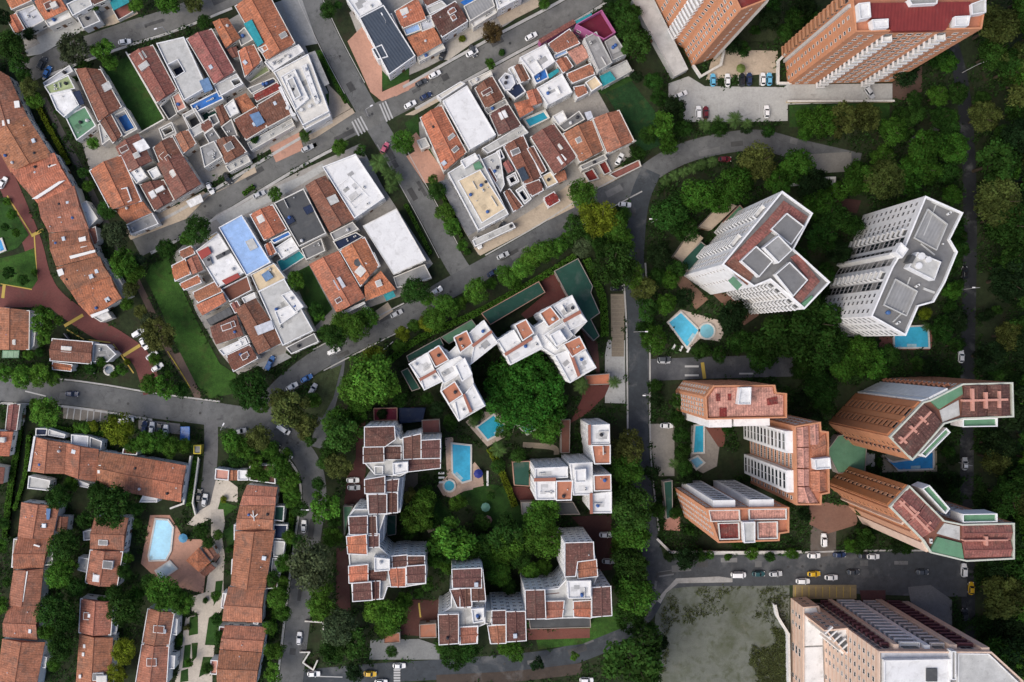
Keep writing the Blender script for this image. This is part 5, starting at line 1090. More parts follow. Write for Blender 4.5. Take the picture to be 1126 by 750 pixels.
HOUSE('white apartments with four terracotta squares beside the central avenue', [
    ('seam', 13.62, (.3, .12, .08), 'V', (736, 90, 743, 88, 744, 192, 737, 192)), ('seam', 13.62, (.3, .12, .08), 'V', (440, 383, 552, 379, 552, 391, 440, 393)), ('seam', 13.62, (.3, .12, .08), 'V', (745, 466, 753, 464, 755, 570, 747, 570)),
    ('w', 13, w, 'V', (742, 86, 850, 80, 852, 188, 744, 192)), ('f', 13.5, 'tc', 'V', (750, 196, 856, 194, 856, 300, 766, 302)), ('w', 13.3, w, 'V', (630, 296, 756, 290, 758, 470, 650, 472)), ('f', 13.5, 'tc', 'V', (760, 360, 858, 356, 860, 446, 764, 450)), ('w', 13, w, 'V', (752, 464, 862, 450, 862, 570, 754, 570)),
    ('w', 13, w, 'V', (440, 392, 552, 390, 552, 496, 444, 496)), ('w', 13, w, 'V', (440, 322, 622, 314, 622, 376, 440, 384)), ('f', 13.5, 'tc', 'V', (556, 392, 650, 390, 642, 500, 556, 502)), ('w', 14.6, w, 'V', (660, 330, 720, 326, 722, 400, 662, 402))], **A_)
# green-roofed garages and lodges of the apartment grounds
G_ = dict(name='garage', cat='garage', maxwin=0, clutter=0)
for crop, q, col, lab in [
    ('T', (104, 266, 330, 140, 356, 184, 140, 312), 'dgn', 'long dark green garage roof with salmon rim beside the hedge'), ('T', (390, 100, 484, 50, 542, 160, 535, 185, 570, 265, 535, 290, 568, 355, 545, 375, 495, 320, 440, 195), 'dgn', 'large L-shaped dark green garage roof by the avenue trees'),
    ('S', (445, 505, 600, 420, 618, 456, 455, 535), 'dgn', 'dark teal garage roof north of the white apartments, western piece'), ('S', (602, 420, 745, 338, 770, 372, 640, 452), 'gn', 'brighter green garage roof north of the white apartments'),
    ('S', (420, 576, 452, 560, 510, 655, 470, 668), 'dgn', 'small dark green garage roof at the apartments\' west tip'), ('U', (332, 42, 455, 38, 455, 104, 334, 106), 'wine', 'flat crimson roofed lodge north of the brown-roofed apartments'),
    ('U', (462, 40, 600, 40, 585, 110, 466, 120), 'nv', 'near-black garage roof north of the brown-roofed apartments'), ('U', (580, 102, 672, 98, 676, 168, 582, 170), 'rb', 'brown lodge roof with white blots near the long pool'), ('V', (316, 288, 414, 284, 412, 424, 326, 418), 'dgn', 'square dark green garage roof with brick rim'),
    ('V', (555, 510, 650, 508, 690, 578, 556, 580), 'dg', 'charcoal garage roof south of the terracotta squares'), ('V', (364, 508, 550, 506, 552, 580, 370, 580), 'gy', 'grey garage roof south of the terracotta squares'), ('X', (360, 440, 658, 434, 660, 484, 366, 492), 'dg', 'long charcoal garage roof behind the bottom apartments'),
    ('W', (448, 510, 528, 508, 530, 556, 450, 562), 'ro', 'small orange gate lodge on the bottom road'), ('W', (622, 468, 704, 462, 706, 532, 624, 534), 'ro', 'rust-red lodge beside the bottom apartments'), ('U', (392, 592, 450, 590, 448, 692, 400, 700), 'dgn', 'little dark green roof beside the middle brown apartments'),
    ('T', (510, 510, 608, 502, 606, 545, 520, 548), 'or', 'orange gatehouse roof on the avenue side'), ('V', (582, 56, 636, 56, 632, 240, 584, 242), 'br', 'brown lean-to along the white apartments\' west wall'),
    ('U', (176, 545, 226, 545, 200, 620, 180, 700), 'gn', 'light green sliver of roof beside the middle apartments'), ('I', (190, 385, 262, 312, 292, 335, 218, 420), 'dgn', 'dark green canopy beside the white tower with red roof'), ('I', (345, 240, 402, 180, 425, 205, 372, 262), 'gn', 'pale-rimmed green canopy beside the white tower with red roof'),
    ('K', (128, 455, 160, 450, 162, 580, 138, 590), 'dgn', 'narrow teal green roof west of the southern pink tower'), ('K', (712, 345, 752, 290, 860, 270, 850, 420, 752, 425), 'gn', 'round-sided green podium roof between pink and brick towers'),
    ('G', (22, 0, 132, -10, 312, 358, 240, 396), 'lg', 'long pale grey parking deck beside the brick tower'), ('I', (255, 260, 345, 165, 390, 185, 300, 270), 'be', 'beige stepped terrace roof north-west of the white tower'), ('I', (165, 365, 232, 268, 270, 300, 195, 385), 'be', 'beige terrace roof west of the white tower')]:
    HOUSE(lab, [('f', 3.2, col, crop, q, {'ph': .25, 'pw': .22})], wall=(.42, .25, .19) if 'rim' in lab else col if col in ('lg', 'be', 'nv') else (.3, .26, .23), **G_)
# ================================================================== towers
def kp(pts, k):
    o = []
    for i in range(0, len(pts), 2): o += [NX + (pts[i] - NX) * k, NY + (pts[i + 1] - NY) * k]
    return tuple(o)
OR = (.52, .235, .125); OR2 = (.44, .20, .105); PKB = (.47, .21, .14); WH = (.76, .76, .75); FR = (.4, .3, .22); FB = (.36, .17, .09)
TOWER('tall orange brick tower cut off by the top edge, beside the grey parking deck', '0', kp((700, -30, 742, 47, 751, 53, 761, 73, 784, 64, 806, 26, 770, -50), 1.2), 46.7, OR, 16, {
    0: [('win', .05, .42, 3, 1.3, 1.3), ('win', .52, .8, 2, 1.2, 1.3), ('bal', .84, .99, 1.6, WH)], 1: [('win', .2, .8, 1, 1.0, 1.1)], 2: [('win', .08, .6, 2, 1.0, 1.2), ('win', .7, .95, 1, .8, 1.0)],
    3: [('win', .3, .8, 1, .7, .9)], 4: [('fin', .0, .12, .8, (.45, .42, .38))]}, roofcol='mr')
TOWER('tall orange brick tower with a maroon roof and two white balcony columns', '0', kp((862, 50, 863, 66, 866, 93, 981, 90, 986, 60, 986, 5, 935, -5), 1.2), 46.7, OR, 16, {
    0: [('bal', .15, .85, 1.2, (.5, .25, .14))], 1: [('fin', .0, .12, .7, (.5, .48, .45)), ('win', .25, .5, 1, 1.0, 1.1), ('win', .65, .9, 1, 1.0, 1.1)], 2: [('win', .03, .2, 2, 1.2, 1.2), ('bal', .26, .335, 1.7, WH), ('win', .36, .66, 4, 1.5, 1.4), ('bal', .69, .765, 1.7, WH), ('win', .8, .97, 2, 1.3, 1.2)]},
    [('deck', 'mr', 'H', (402, 14, 862, 8, 862, 76, 782, 80, 748, 138, 500, 142, 488, 88, 404, 82), 1.4, {'mat': 'metal', 'n': 'maroon_roof'}), ('box', 'wh', 'H', (345, 18, 398, 12, 404, 82, 352, 92), 2.4, {}), ('box', 'wh', 'H', (408, 92, 484, 88, 484, 130, 416, 134), 2.0, {}), ('box', 'wh', 'H', (786, 78, 858, 74, 850, 120, 788, 122), 2.2, {}), ('box', 'gy', 'H', (575, 0, 710, -10, 706, 20, 590, 26), 2.6, {}), ('box', 'lg', 'H', (862, 20, 930, -5, 930, 60, 866, 70), 2.0, {})], roofcol='tc')
TOWER('white apartment tower with dark red roof terrace and grey cabins, by the round tub pool', 'I', (335, 395, 550, 132, 660, 212, 592, 340, 722, 458, 630, 555, 508, 450, 450, 475), 39.6, WH, 13, {
    0: [('win', .04, .2, 2, 1.2, 1.3, (.55, .55, .55)), ('bal', .24, .4, 1.3, WH), ('win', .44, .6, 2, 1.4, 1.3), ('bal', .64, .8, 1.3, WH), ('win', .84, .97, 1, 1.2, 1.3)], 7: [('win', .35, .5, 1, .9, .9), ('win', .75, .9, 1, .7, .9)],
    5: [('bal', .06, .2, 1.0, WH), ('bal', .24, .38, 1.0, WH), ('win', .42, .56, 2, 1.2, 1.3), ('bal', .6, .74, 1.0, WH), ('bal', .78, .92, 1.0, WH)], 6: [('win', .2, .8, 2, 1.1, 1.2)]},
    [('tile', 'rb', 'I', (342, 398, 500, 235, 560, 165, 646, 222, 620, 268, 565, 215, 440, 345, 400, 380), .25, {'k': 'pyr'}), ('deck', 'br', 'I', (352, 400, 385, 370, 455, 430, 430, 468), .5, {}), ('box', 'mg', 'I', (512, 268, 570, 210, 632, 258, 585, 325), 1.8, {}), ('box', 'gy', 'I', (486, 334, 540, 290, 590, 342, 540, 390), 3.4, {}), ('box', 'mg', 'I', (404, 382, 460, 328, 520, 382, 470, 440), 1.8, {}),
     ('box', 'mg', 'I', (528, 430, 580, 385, 645, 450, 592, 510), 1.8, {}), ('deck', 'rb', 'I', (585, 368, 612, 355, 690, 455, 620, 532, 596, 514, 652, 450), .5, {}), ('deck', 'gn', 'I', (362, 452, 380, 436, 412, 468, 394, 486), .4, {'mat': 'flat'}), ('deck', 'gn', 'I', (622, 536, 660, 505, 668, 516, 630, 552), .6, {'mat': 'flat'})], brick=False, ledges=False, roofcol='mg', ledgecol=(.7, .7, .69))
TOWER('white apartment tower with grey roof and metal roof panels, beside the narrow eastern road', 'J', (410, 150, 545, 210, 498, 305, 525, 350, 480, 460, 440, 530, 385, 545, 340, 650, 215, 580, 290, 405, 335, 330), 36, WH, 12, {
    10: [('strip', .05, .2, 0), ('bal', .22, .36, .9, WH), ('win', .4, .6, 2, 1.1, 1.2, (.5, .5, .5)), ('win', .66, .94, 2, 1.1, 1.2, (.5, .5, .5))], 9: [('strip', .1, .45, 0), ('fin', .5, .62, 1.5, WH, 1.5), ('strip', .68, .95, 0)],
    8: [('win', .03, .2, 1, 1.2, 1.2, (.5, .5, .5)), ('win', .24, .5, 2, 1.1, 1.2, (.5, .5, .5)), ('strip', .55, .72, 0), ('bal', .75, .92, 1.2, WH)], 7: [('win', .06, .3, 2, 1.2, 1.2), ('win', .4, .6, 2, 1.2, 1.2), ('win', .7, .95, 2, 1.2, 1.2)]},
    [('well', 'gy', 'J', (420, 195, 492, 250, 452, 345, 370, 300), .3, {'mat': 'metal', 'wall': C['lg']}), ('well', 'gy', 'J', (305, 445, 385, 490, 345, 580, 262, 540), .3, {'mat': 'metal', 'wall': C['lg']}), ('deck', 'wh', 'J', circ(404, 364, 13, 14), 3.2, {'mat': 'white', 'n': 'water_tank'}), ('deck', 'wh', 'J', circ(428, 376, 11, 14), 3.2, {'mat': 'white', 'n': 'water_tank'}), ('deck', 'wh', 'J', circ(394, 398, 12, 14), 3.2, {'mat': 'white', 'n': 'water_tank'}), ('deck', 'dg', 'J', LQ(362, 388, 376, 362, 14), 3.0, {'mat': 'flat', 'n': 'hatch'}), ('deck', 'lg', 'J', LQ(440, 170, 520, 205, 4), .35, {'mat': 'flat', 'n': 'roof_pipe'}), ('deck', 'lg', 'J', LQ(400, 320, 450, 360, 5), .35, {'mat': 'flat', 'n': 'roof_pipe'}), ('deck', 'lg', 'J', LQ(350, 470, 362, 440, 4), .35, {'mat': 'flat', 'n': 'roof_pipe'}), ('deck', 'lg', 'J', LQ(410, 480, 450, 495, 8), .35, {'mat': 'flat', 'n': 'roof_pipe'}), ('deck', 'lg', 'J', LQ(455, 180, 410, 290, 3), .35, {'mat': 'flat', 'n': 'roof_pipe'}), ('deck', 'lg', 'J', LQ(340, 560, 300, 600, 4), .35, {'mat': 'flat', 'n': 'roof_pipe'}), ('box', 'lg', 'J', (385, 350, 470, 385, 445, 452, 352, 405), 2.4, {}), ('deck', 'nv', 'J', (448, 378, 476, 380, 462, 425, 438, 420), .5, {'mat': 'flat'}), ('box', 'wh', 'J', (325, 315, 352, 340, 330, 372, 305, 350), 2, {})], brick=False, ledges=False, roofcol='mg')
rt = {'mat': 'tile'}
TOWER('northernmost of the three pink-roofed orange towers, beside the small car lane', 'K', (275, 150, 305, 110, 525, 108, 530, 135, 567, 138, 567, 226, 280, 232), 32, OR, 11, {
    6: [('win', .1, .9, 4, .9, 1.1)], 0: [('win', .1, .9, 2, .9, 1.0)], 5: [('fin', .16, .61, 2.4, WH, 2.5, .5), ('fin', .64, .93, 2.6, WH, 2.5, .5)]},
    [('deck', 'pk', 'K', (290, 155, 314, 118, 520, 116, 524, 140, 558, 146, 558, 218, 292, 222), .3, rt), ('box', 'wh', 'K', (402, 118, 442, 116, 440, 178, 394, 178), 2.2, {}), ('deck', 'mr', 'K', (330, 190, 356, 190, 356, 222, 330, 222), .5, {}), ('deck', 'mr', 'K', (318, 140, 332, 140, 332, 166, 318, 166), .5, {}), ('deck', 'mr', 'K', (500, 158, 536, 150, 540, 176, 502, 182), .5, {}), ('deck', 'mr', 'K', (360, 140, 372, 140, 372, 164, 360, 164), .5, {})], roofcol='tc')
TOWER('middle pink-roofed orange tower with two white slotted bays facing west', 'K', (595, 255, 688, 240, 690, 272, 716, 275, 720, 495, 692, 500, 690, 537, 600, 537), 36.5, OR, 12, {
    7: [('win', .02, .12, 1, 1.1, 1.2), ('fin', .15, .43, 2.0, WH, .5, .62), ('win', .45, .63, 3, 1.4, 1.3), ('fin', .65, .93, 2.0, WH, .5, .62)], 0: [('win', .1, .9, 3, 1.0, 1.1)]},
    [('tile', 'pk', 'K', (602, 262, 648, 256, 650, 330, 604, 330), .3, {}), ('tile', 'pk', 'K', (654, 252, 684, 246, 686, 322, 656, 324), .6, {}), ('tile', 'pk', 'K', (604, 334, 650, 334, 650, 405, 606, 405), .5, {}), ('tile', 'tc', 'K', (656, 328, 708, 284, 710, 360, 660, 364), .3, {}), ('tile', 'pk', 'K', (606, 410, 650, 410, 650, 470, 606, 470), .4, {}), ('tile', 'tc', 'K', (656, 418, 712, 414, 712, 488, 658, 490), .3, {}), ('tile', 'pk', 'K', (606, 474, 650, 474, 684, 530, 608, 530), .3, {}), ('box', 'wh', 'K', (668, 375, 724, 368, 728, 408, 672, 412), 2.2, {})], roofcol='tc')
TOWER('southernmost of the three pink-roofed orange towers, with white bays on its north face', 'K', (280, 550, 575, 545, 575, 635, 542, 640, 540, 665, 322, 672), 35, OR, 12, {
    0: [('win', .01, .08, 1, 1.0, 1.1), ('fin', .1, .37, 2.0, WH, .6, .6), ('win', .39, .52, 2, 1.3, 1.2), ('fin', .54, .84, 2.0, WH, .6, .6), ('win', .87, .97, 1, 1.0, 1.1)], 5: [('win', .1, .9, 4, .9, 1.1)]},
    [('well', 'pk', 'K', (288, 556, 400, 554, 402, 596, 296, 598), .3, rt), ('well', 'mr', 'K', (322, 602, 398, 600, 400, 660, 328, 662), .3, rt), ('well', 'pk', 'K', (432, 552, 568, 550, 568, 590, 434, 592), .4, rt), ('well', 'pk', 'K', (462, 598, 536, 596, 536, 658, 464, 660), .3, rt), ('box', 'lg', 'K', (412, 600, 456, 598, 456, 672, 416, 674), 2.0, {})], roofcol='tc')
GW = (.45, .52, .42)
TOWER('upper brick tower with two ribbed brown roofs and green balconies', 'L', (260, 270, 370, 155, 395, 148, 500, 95, 665, 91, 668, 205, 500, 212, 440, 228, 335, 348), 38.6, OR2, 14, {
    0: [('fin', .03, .2, .5, (.42, .17, .08), .5), ('bal', .22, .4, .6, (.42, .18, .09), 1.6), ('fin', .42, .55, .5, (.45, .19, .09), .5), ('bal', .57, .8, .6, (.42, .18, .09), 1.6), ('fin', .82, .97, .5, (.42, .17, .08), .5)], 8: [('bal', .3, .45, .5, (.42, .2, .12)), ('win', .55, .7, 1, 1.0, .9, FB)], 1: [('fin', .05, .95, .5, WH)], 2: [('fin', .02, .6, .6, WH, 0), ('bal', .66, .8, 1.0, (.45, .2, .12)), ('win', .83, .97, 1, 1.2, 1.2)]},
    [('tile', 'db', 'L', (266, 272, 318, 212, 392, 284, 336, 342), .6, {'r': True}), ('tile', 'db', 'L', (319, 211, 370, 160, 436, 226, 393, 283), .6, {'r': True}), ('tile', 'db', 'L', (512, 102, 585, 100, 586, 202, 502, 204), .6, {}), ('tile', 'db', 'L', (588, 100, 660, 97, 662, 202, 588, 202), .6, {}), ('deck', 'pk', 'L', LQ(300, 292, 402, 188, 7), 2.0, {'mat': 'paving', 'n': 'roof_rib'}), ('deck', 'pk', 'L', LQ(300, 272, 326, 296, 8), 2.0, {'mat': 'paving', 'n': 'roof_rib'}), ('deck', 'pk', 'L', LQ(334, 236, 360, 262, 8), 2.0, {'mat': 'paving', 'n': 'roof_rib'}), ('deck', 'pk', 'L', LQ(366, 204, 392, 230, 8), 2.0, {'mat': 'paving', 'n': 'roof_rib'}), ('deck', 'pk', 'L', LQ(512, 152, 656, 148, 7), 2.0, {'mat': 'paving', 'n': 'roof_rib'}), ('deck', 'pk', 'L', LQ(540, 112, 541, 186, 8), 2.0, {'mat': 'paving', 'n': 'roof_rib'}), ('deck', 'pk', 'L', LQ(584, 124, 585, 178, 8), 2.0, {'mat': 'paving', 'n': 'roof_rib'}), ('deck', 'pk', 'L', LQ(628, 120, 629, 176, 8), 2.0, {'mat': 'paving', 'n': 'roof_rib'}), ('deck', 'gn', 'L', (398, 150, 502, 98, 506, 130, 428, 180), .8, {'mat': 'flat', 'n': 'green_terrace'}), ('deck', 'lg', 'L', (430, 184, 492, 150, 496, 200, 440, 222), .3, {'mat': 'flat'}),
     ('side', 'gn', 'L', (362, 326, 446, 240, 460, 255, 378, 338), -.5, {'n': 'green_balcony', 'wall': WH, 'z0': 33}), ('side', 'gn', 'L', (500, 212, 614, 208, 614, 236, 500, 238), -.5, {'n': 'green_balcony', 'wall': WH, 'z0': 33})], roofcol='br', ledgecol=(.44, .2, .1), rim=(.5, .52, .44))
TOWER('lower brick tower with two ribbed brown roofs and a ribbed white north face', 'L', (260, 500, 325, 430, 440, 545, 500, 557, 670, 553, 670, 672, 512, 680, 395, 652, 370, 612), 38.6, OR2, 14, {
    0: [('fin', .03, .3, .4, (.38, .155, .065), .5), ('bal', .33, .45, .5, (.46, .24, .14), 1.3), ('fin', .47, .68, .4, (.38, .155, .065), .5), ('bal', .72, .8, .5, (.46, .24, .14), 1.3), ('fin', .83, .98, .4, (.38, .155, .065), .5)], 8: [('fin', .04, .28, .6, (.5, .27, .17), .5), ('win', .36, .44, 1, 1.0, 1.0, FB), ('fin', .5, .55, .8, (.58, .42, .33), .2), ('win', .62, .72, 1, 1.0, 1.0, FB), ('fin', .78, .96, .5, (.42, .18, .09), .5)], 3: [('fin', .04, .18, .5, WH, .5, .5), ('fin', .22, .36, .5, WH, .5, .5), ('fin', .4, .54, .5, WH, .5, .5), ('fin', .58, .68, .5, WH, .5, .5), ('win', .75, .95, 1, 1.2, 1.2)], 7: [('fin', .1, .9, .6, (.6, .45, .36))]},
    [('tile', 'rb', 'L', (266, 502, 326, 437, 382, 490, 316, 555), .6, {'r': True}), ('tile', 'rb', 'L', (318, 557, 384, 492, 436, 545, 370, 606), .6, {'r': True}), ('tile', 'rb', 'L', (504, 562, 664, 558, 664, 612, 504, 614), .6, {}), ('tile', 'rb', 'L', (504, 617, 664, 615, 664, 666, 512, 670), .6, {}), ('deck', 'pk', 'L', LQ(298, 482, 400, 586, 7), 2.0, {'mat': 'paving', 'n': 'roof_rib'}), ('deck', 'pk', 'L', LQ(352, 520, 330, 500, 8), 2.0, {'mat': 'paving', 'n': 'roof_rib'}), ('deck', 'pk', 'L', LQ(300, 500, 316, 484, 8), 2.0, {'mat': 'paving', 'n': 'roof_rib'}), ('deck', 'pk', 'L', LQ(340, 540, 362, 518, 8), 2.0, {'mat': 'paving', 'n': 'roof_rib'}), ('deck', 'pk', 'L', LQ(380, 574, 402, 552, 8), 2.0, {'mat': 'paving', 'n': 'roof_rib'}), ('deck', 'pk', 'L', LQ(512, 614, 656, 612, 5), 2.0, {'mat': 'paving', 'n': 'roof_rib'}), ('deck', 'pk', 'L', LQ(585, 600, 586, 630, 8), 2.0, {'mat': 'paving', 'n': 'roof_rib'}), ('deck', 'gn', 'L', (398, 648, 424, 602, 502, 622, 510, 674), .8, {'mat': 'flat', 'n': 'green_terrace'}), ('deck', 'lg', 'L', (420, 590, 446, 556, 496, 566, 496, 612), .3, {'mat': 'flat'}),
     ('side', 'gn', 'L', (366, 440, 390, 428, 458, 506, 444, 524), -.5, {'n': 'green_balcony', 'wall': WH, 'z0': 33}), ('side', 'gn', 'L', (500, 524, 614, 522, 614, 550, 500, 552), -.5, {'n': 'green_balcony', 'wall': WH, 'z0': 33})], roofcol='br', ledgecol=(.44, .2, .1), rim=(.5, .52, .44))
PKW = (.64, .48, .375)
TOWER('tall pink and white tower block in the south-east corner', 'N', (442, 444, 965, 446, 1112, 580, 1112, 900, 442, 900), 42.7, PKW, 15, {
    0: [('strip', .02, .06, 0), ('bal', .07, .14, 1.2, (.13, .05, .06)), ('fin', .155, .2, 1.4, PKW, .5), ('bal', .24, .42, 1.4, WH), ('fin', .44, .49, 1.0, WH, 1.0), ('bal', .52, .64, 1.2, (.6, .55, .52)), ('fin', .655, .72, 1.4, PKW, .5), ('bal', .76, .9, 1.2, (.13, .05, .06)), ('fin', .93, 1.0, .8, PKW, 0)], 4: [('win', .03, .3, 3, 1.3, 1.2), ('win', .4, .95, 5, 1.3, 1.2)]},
    [('deck', 'pw', 'N', (460, 452, 768, 446, 768, 478, 462, 484), .2, {'mat': 'flat', 'n': 'glass_gutter'}), ('box', 'wh', 'N', (470, 488, 778, 482, 778, 900, 470, 900), 1.2, {'mat': 'white'}), ('box', 'lg', 'N', (815, 456, 958, 458, 1098, 592, 1098, 900, 815, 900), .6, {'mat': 'flat'}), ('deck', 'dg', 'N', (672, 530, 722, 530, 722, 590, 672, 590), 1.7, {'mat': 'flat', 'n': 'roof_machinery'}), ('box', 'gy', 'N', (784, 446, 806, 446, 806, 580, 784, 580), 1.8, {})], brick=False, roofcol='gy', roofmat='flat')
TOWER('lower tan wing with a white slatted roof pergola west of the pink tower block', 'N', (192, 346, 300, 336, 440, 470, 440, 900, 360, 900, 360, 536), 24, PKW, 8, {
    5: [('win', .04, .16, 1, 1.8, 1.9, (.6, .5, .4)), ('win', .22, .36, 1, 1.8, 1.9, (.6, .5, .4)), ('fin', .4, .5, .6, (.7, .68, .64), .5), ('win', .56, .7, 1, 1.8, 1.9, (.6, .5, .4)), ('fin', .74, .84, .6, (.7, .68, .64), .5)], 4: [('fin', .1, .16, .5, (.7, .68, .64), .5), ('win', .2, .9, 4, 1.4, 1.5)], 0: [('win', .1, .9, 2, 1.4, 1.4)]},
    [('deck', 'dg', 'N', LQ(212, 352, 392, 512, 34), .6, {'mat': 'metal', 'n': 'pergola'}), ('deck', 'wh', 'N', LQ(200, 368, 236, 336, 7), 1.0, {'mat': 'white', 'n': 'pergola_beam'}), ('deck', 'wh', 'N', LQ(220, 386, 256, 354, 7), 1.0, {'mat': 'white', 'n': 'pergola_beam'}), ('deck', 'wh', 'N', LQ(240, 404, 276, 372, 7), 1.0, {'mat': 'white', 'n': 'pergola_beam'}), ('deck', 'wh', 'N', LQ(260, 422, 296, 390, 7), 1.0, {'mat': 'white', 'n': 'pergola_beam'}), ('deck', 'wh', 'N', LQ(280, 440, 316, 408, 7), 1.0, {'mat': 'white', 'n': 'pergola_beam'}), ('deck', 'wh', 'N', LQ(300, 458, 336, 426, 7), 1.0, {'mat': 'white', 'n': 'pergola_beam'}), ('deck', 'wh', 'N', LQ(320, 476, 356, 444, 7), 1.0, {'mat': 'white', 'n': 'pergola_beam'}), ('deck', 'wh', 'N', LQ(340, 494, 376, 462, 7), 1.0, {'mat': 'white', 'n': 'pergola_beam'}), ('deck', 'wh', 'N', LQ(360, 512, 396, 480, 7), 1.0, {'mat': 'white', 'n': 'pergola_beam'}), ('deck', 'dg', 'N', (372, 500, 408, 470, 428, 560, 404, 572), .5, {'mat': 'flat', 'n': 'glazed_roof'})], brick=False, roofcol='wh', roofmat='white', cat='building', name='office_wing')
TOWER('long low white-roofed annex at the west side of the pink tower block', 'N', (92, 240, 165, 234, 196, 345, 215, 900, 92, 900), 9, PKW, 3, {4: [('win', .62, .7, 1, 2.5, 1.6), ('win', .8, .95, 2, 1.2, 1.4), ('win', .15, .5, 4, 1.4, 1.4)]}, [('deck', 'wh', 'N', (100, 250, 158, 244, 186, 340, 188, 420, 100, 425), .3, {'mat': 'white'}), ('deck', 'wh', 'N', (100, 432, 188, 428, 205, 900, 100, 900), .5, {'mat': 'white'})], brick=False, roofcol='lg', cat='building', name='annex')

# ================================================================== ground, lawns, pavements, streets
me = MB(); me.quad([(-1500, -1500, 0), (1500, -1500, 0), (1500, 1500, 0), (-1500, 1500, 0)])
g_ = me.build('ground', ['soil'], None, (.02, .03, .011)); g_['kind'] = 'structure'
BEDS = []
LG = (.02, .058, .009); LB = (.028, .075, .01)
for crop, q, col in [('A', (452, 302, 560, 240, 720, 520, 618, 584), LG), ('0', (165, 292, 184, 283, 196, 308, 216, 352, 242, 400, 260, 412, 256, 433, 230, 438, 214, 420, 194, 380, 172, 330, 160, 306), LB), ('0', (662, 97, 690, 84, 720, 122, 726, 160, 705, 168, 688, 140), (.012, .044, .012)),
                     ('0', (560, 535, 520, 530, 506, 545, 540, 580, 590, 590), LG), ('0', (588, 696, 680, 672, 690, 688, 640, 708, 592, 714), LB), ('0', (868, 116, 978, 113, 978, 136, 868, 140), LG), ('0', (800, 10, 862, -20, 862, 44, 812, 46), (.03, .04, .016)), ('D', (-20, 120, 25, 115, 100, 245, 60, 290, -20, 320), LG), ('D', (-20, 330, 60, 312, 118, 290, 130, 400, 110, 430, -20, 408), LB),
                     ('B', (500, 222, 525, 216, 650, 448, 625, 456), LB), ('B', (545, 410, 575, 398, 622, 490, 570, 520), LG), ('B', (682, 195, 715, 180, 748, 262, 722, 272), LG), ('B', (750, 312, 780, 295, 812, 330, 908, 290, 908, 350, 800, 392), LG), ('C', (20, 535, 78, 495, 85, 590, 68, 620), LG), ('F', (115, 132, 150, 115, 180, 170, 145, 190), LG),
                     ('E', (440, 380, 500, 350, 580, 500, 520, 560), LG), ('P', (345, 625, 440, 660, 380, 705, 352, 690), LB), ('R', (232, 468, 268, 460, 268, 540, 228, 548), LB), ('R', (210, 590, 238, 585, 230, 685, 200, 688), LG), ('R', (315, 470, 352, 448, 372, 490, 345, 590, 298, 588), LG), ('R', (345, 312, 376, 308, 370, 360, 335, 420), LG), ('R', (290, 640, 330, 640, 325, 700, 272, 728), LG), ('R', (376, 95, 420, 62, 424, 150, 398, 160), LG), ('P', (246, 440, 276, 440, 246, 650, 216, 660), LB),
                     ('S', (20, 600, 150, 545, 110, 700, 60, 790, -20, 760), (.045, .06, .025)), ('U', (530, 470, 640, 480, 720, 560, 760, 640, 600, 640), LG), ('C', (850, 390, 1000, 330, 1010, 350, 880, 410), LG), ('W', (300, 250, 300, 250, 310, 260), LG)][:-1]:
    if crop == 'R': BEDS.append((crop, q, col))
    else: SHEET('lawn', crop, q, col, 'lawn')
BEDS += [('R', (240, 580, 268, 578, 262, 640, 244, 660), LG), ('R', (195, 700, 225, 690, 226, 745, 190, 750), LG), ('R', (180, 540, 205, 545, 200, 590, 172, 600), LB)]
CONC = (.40, .40, .38); BEI = (.44, .36, .27); SAL = (.45, .25, .18); BRK = (.115, .038, .032)
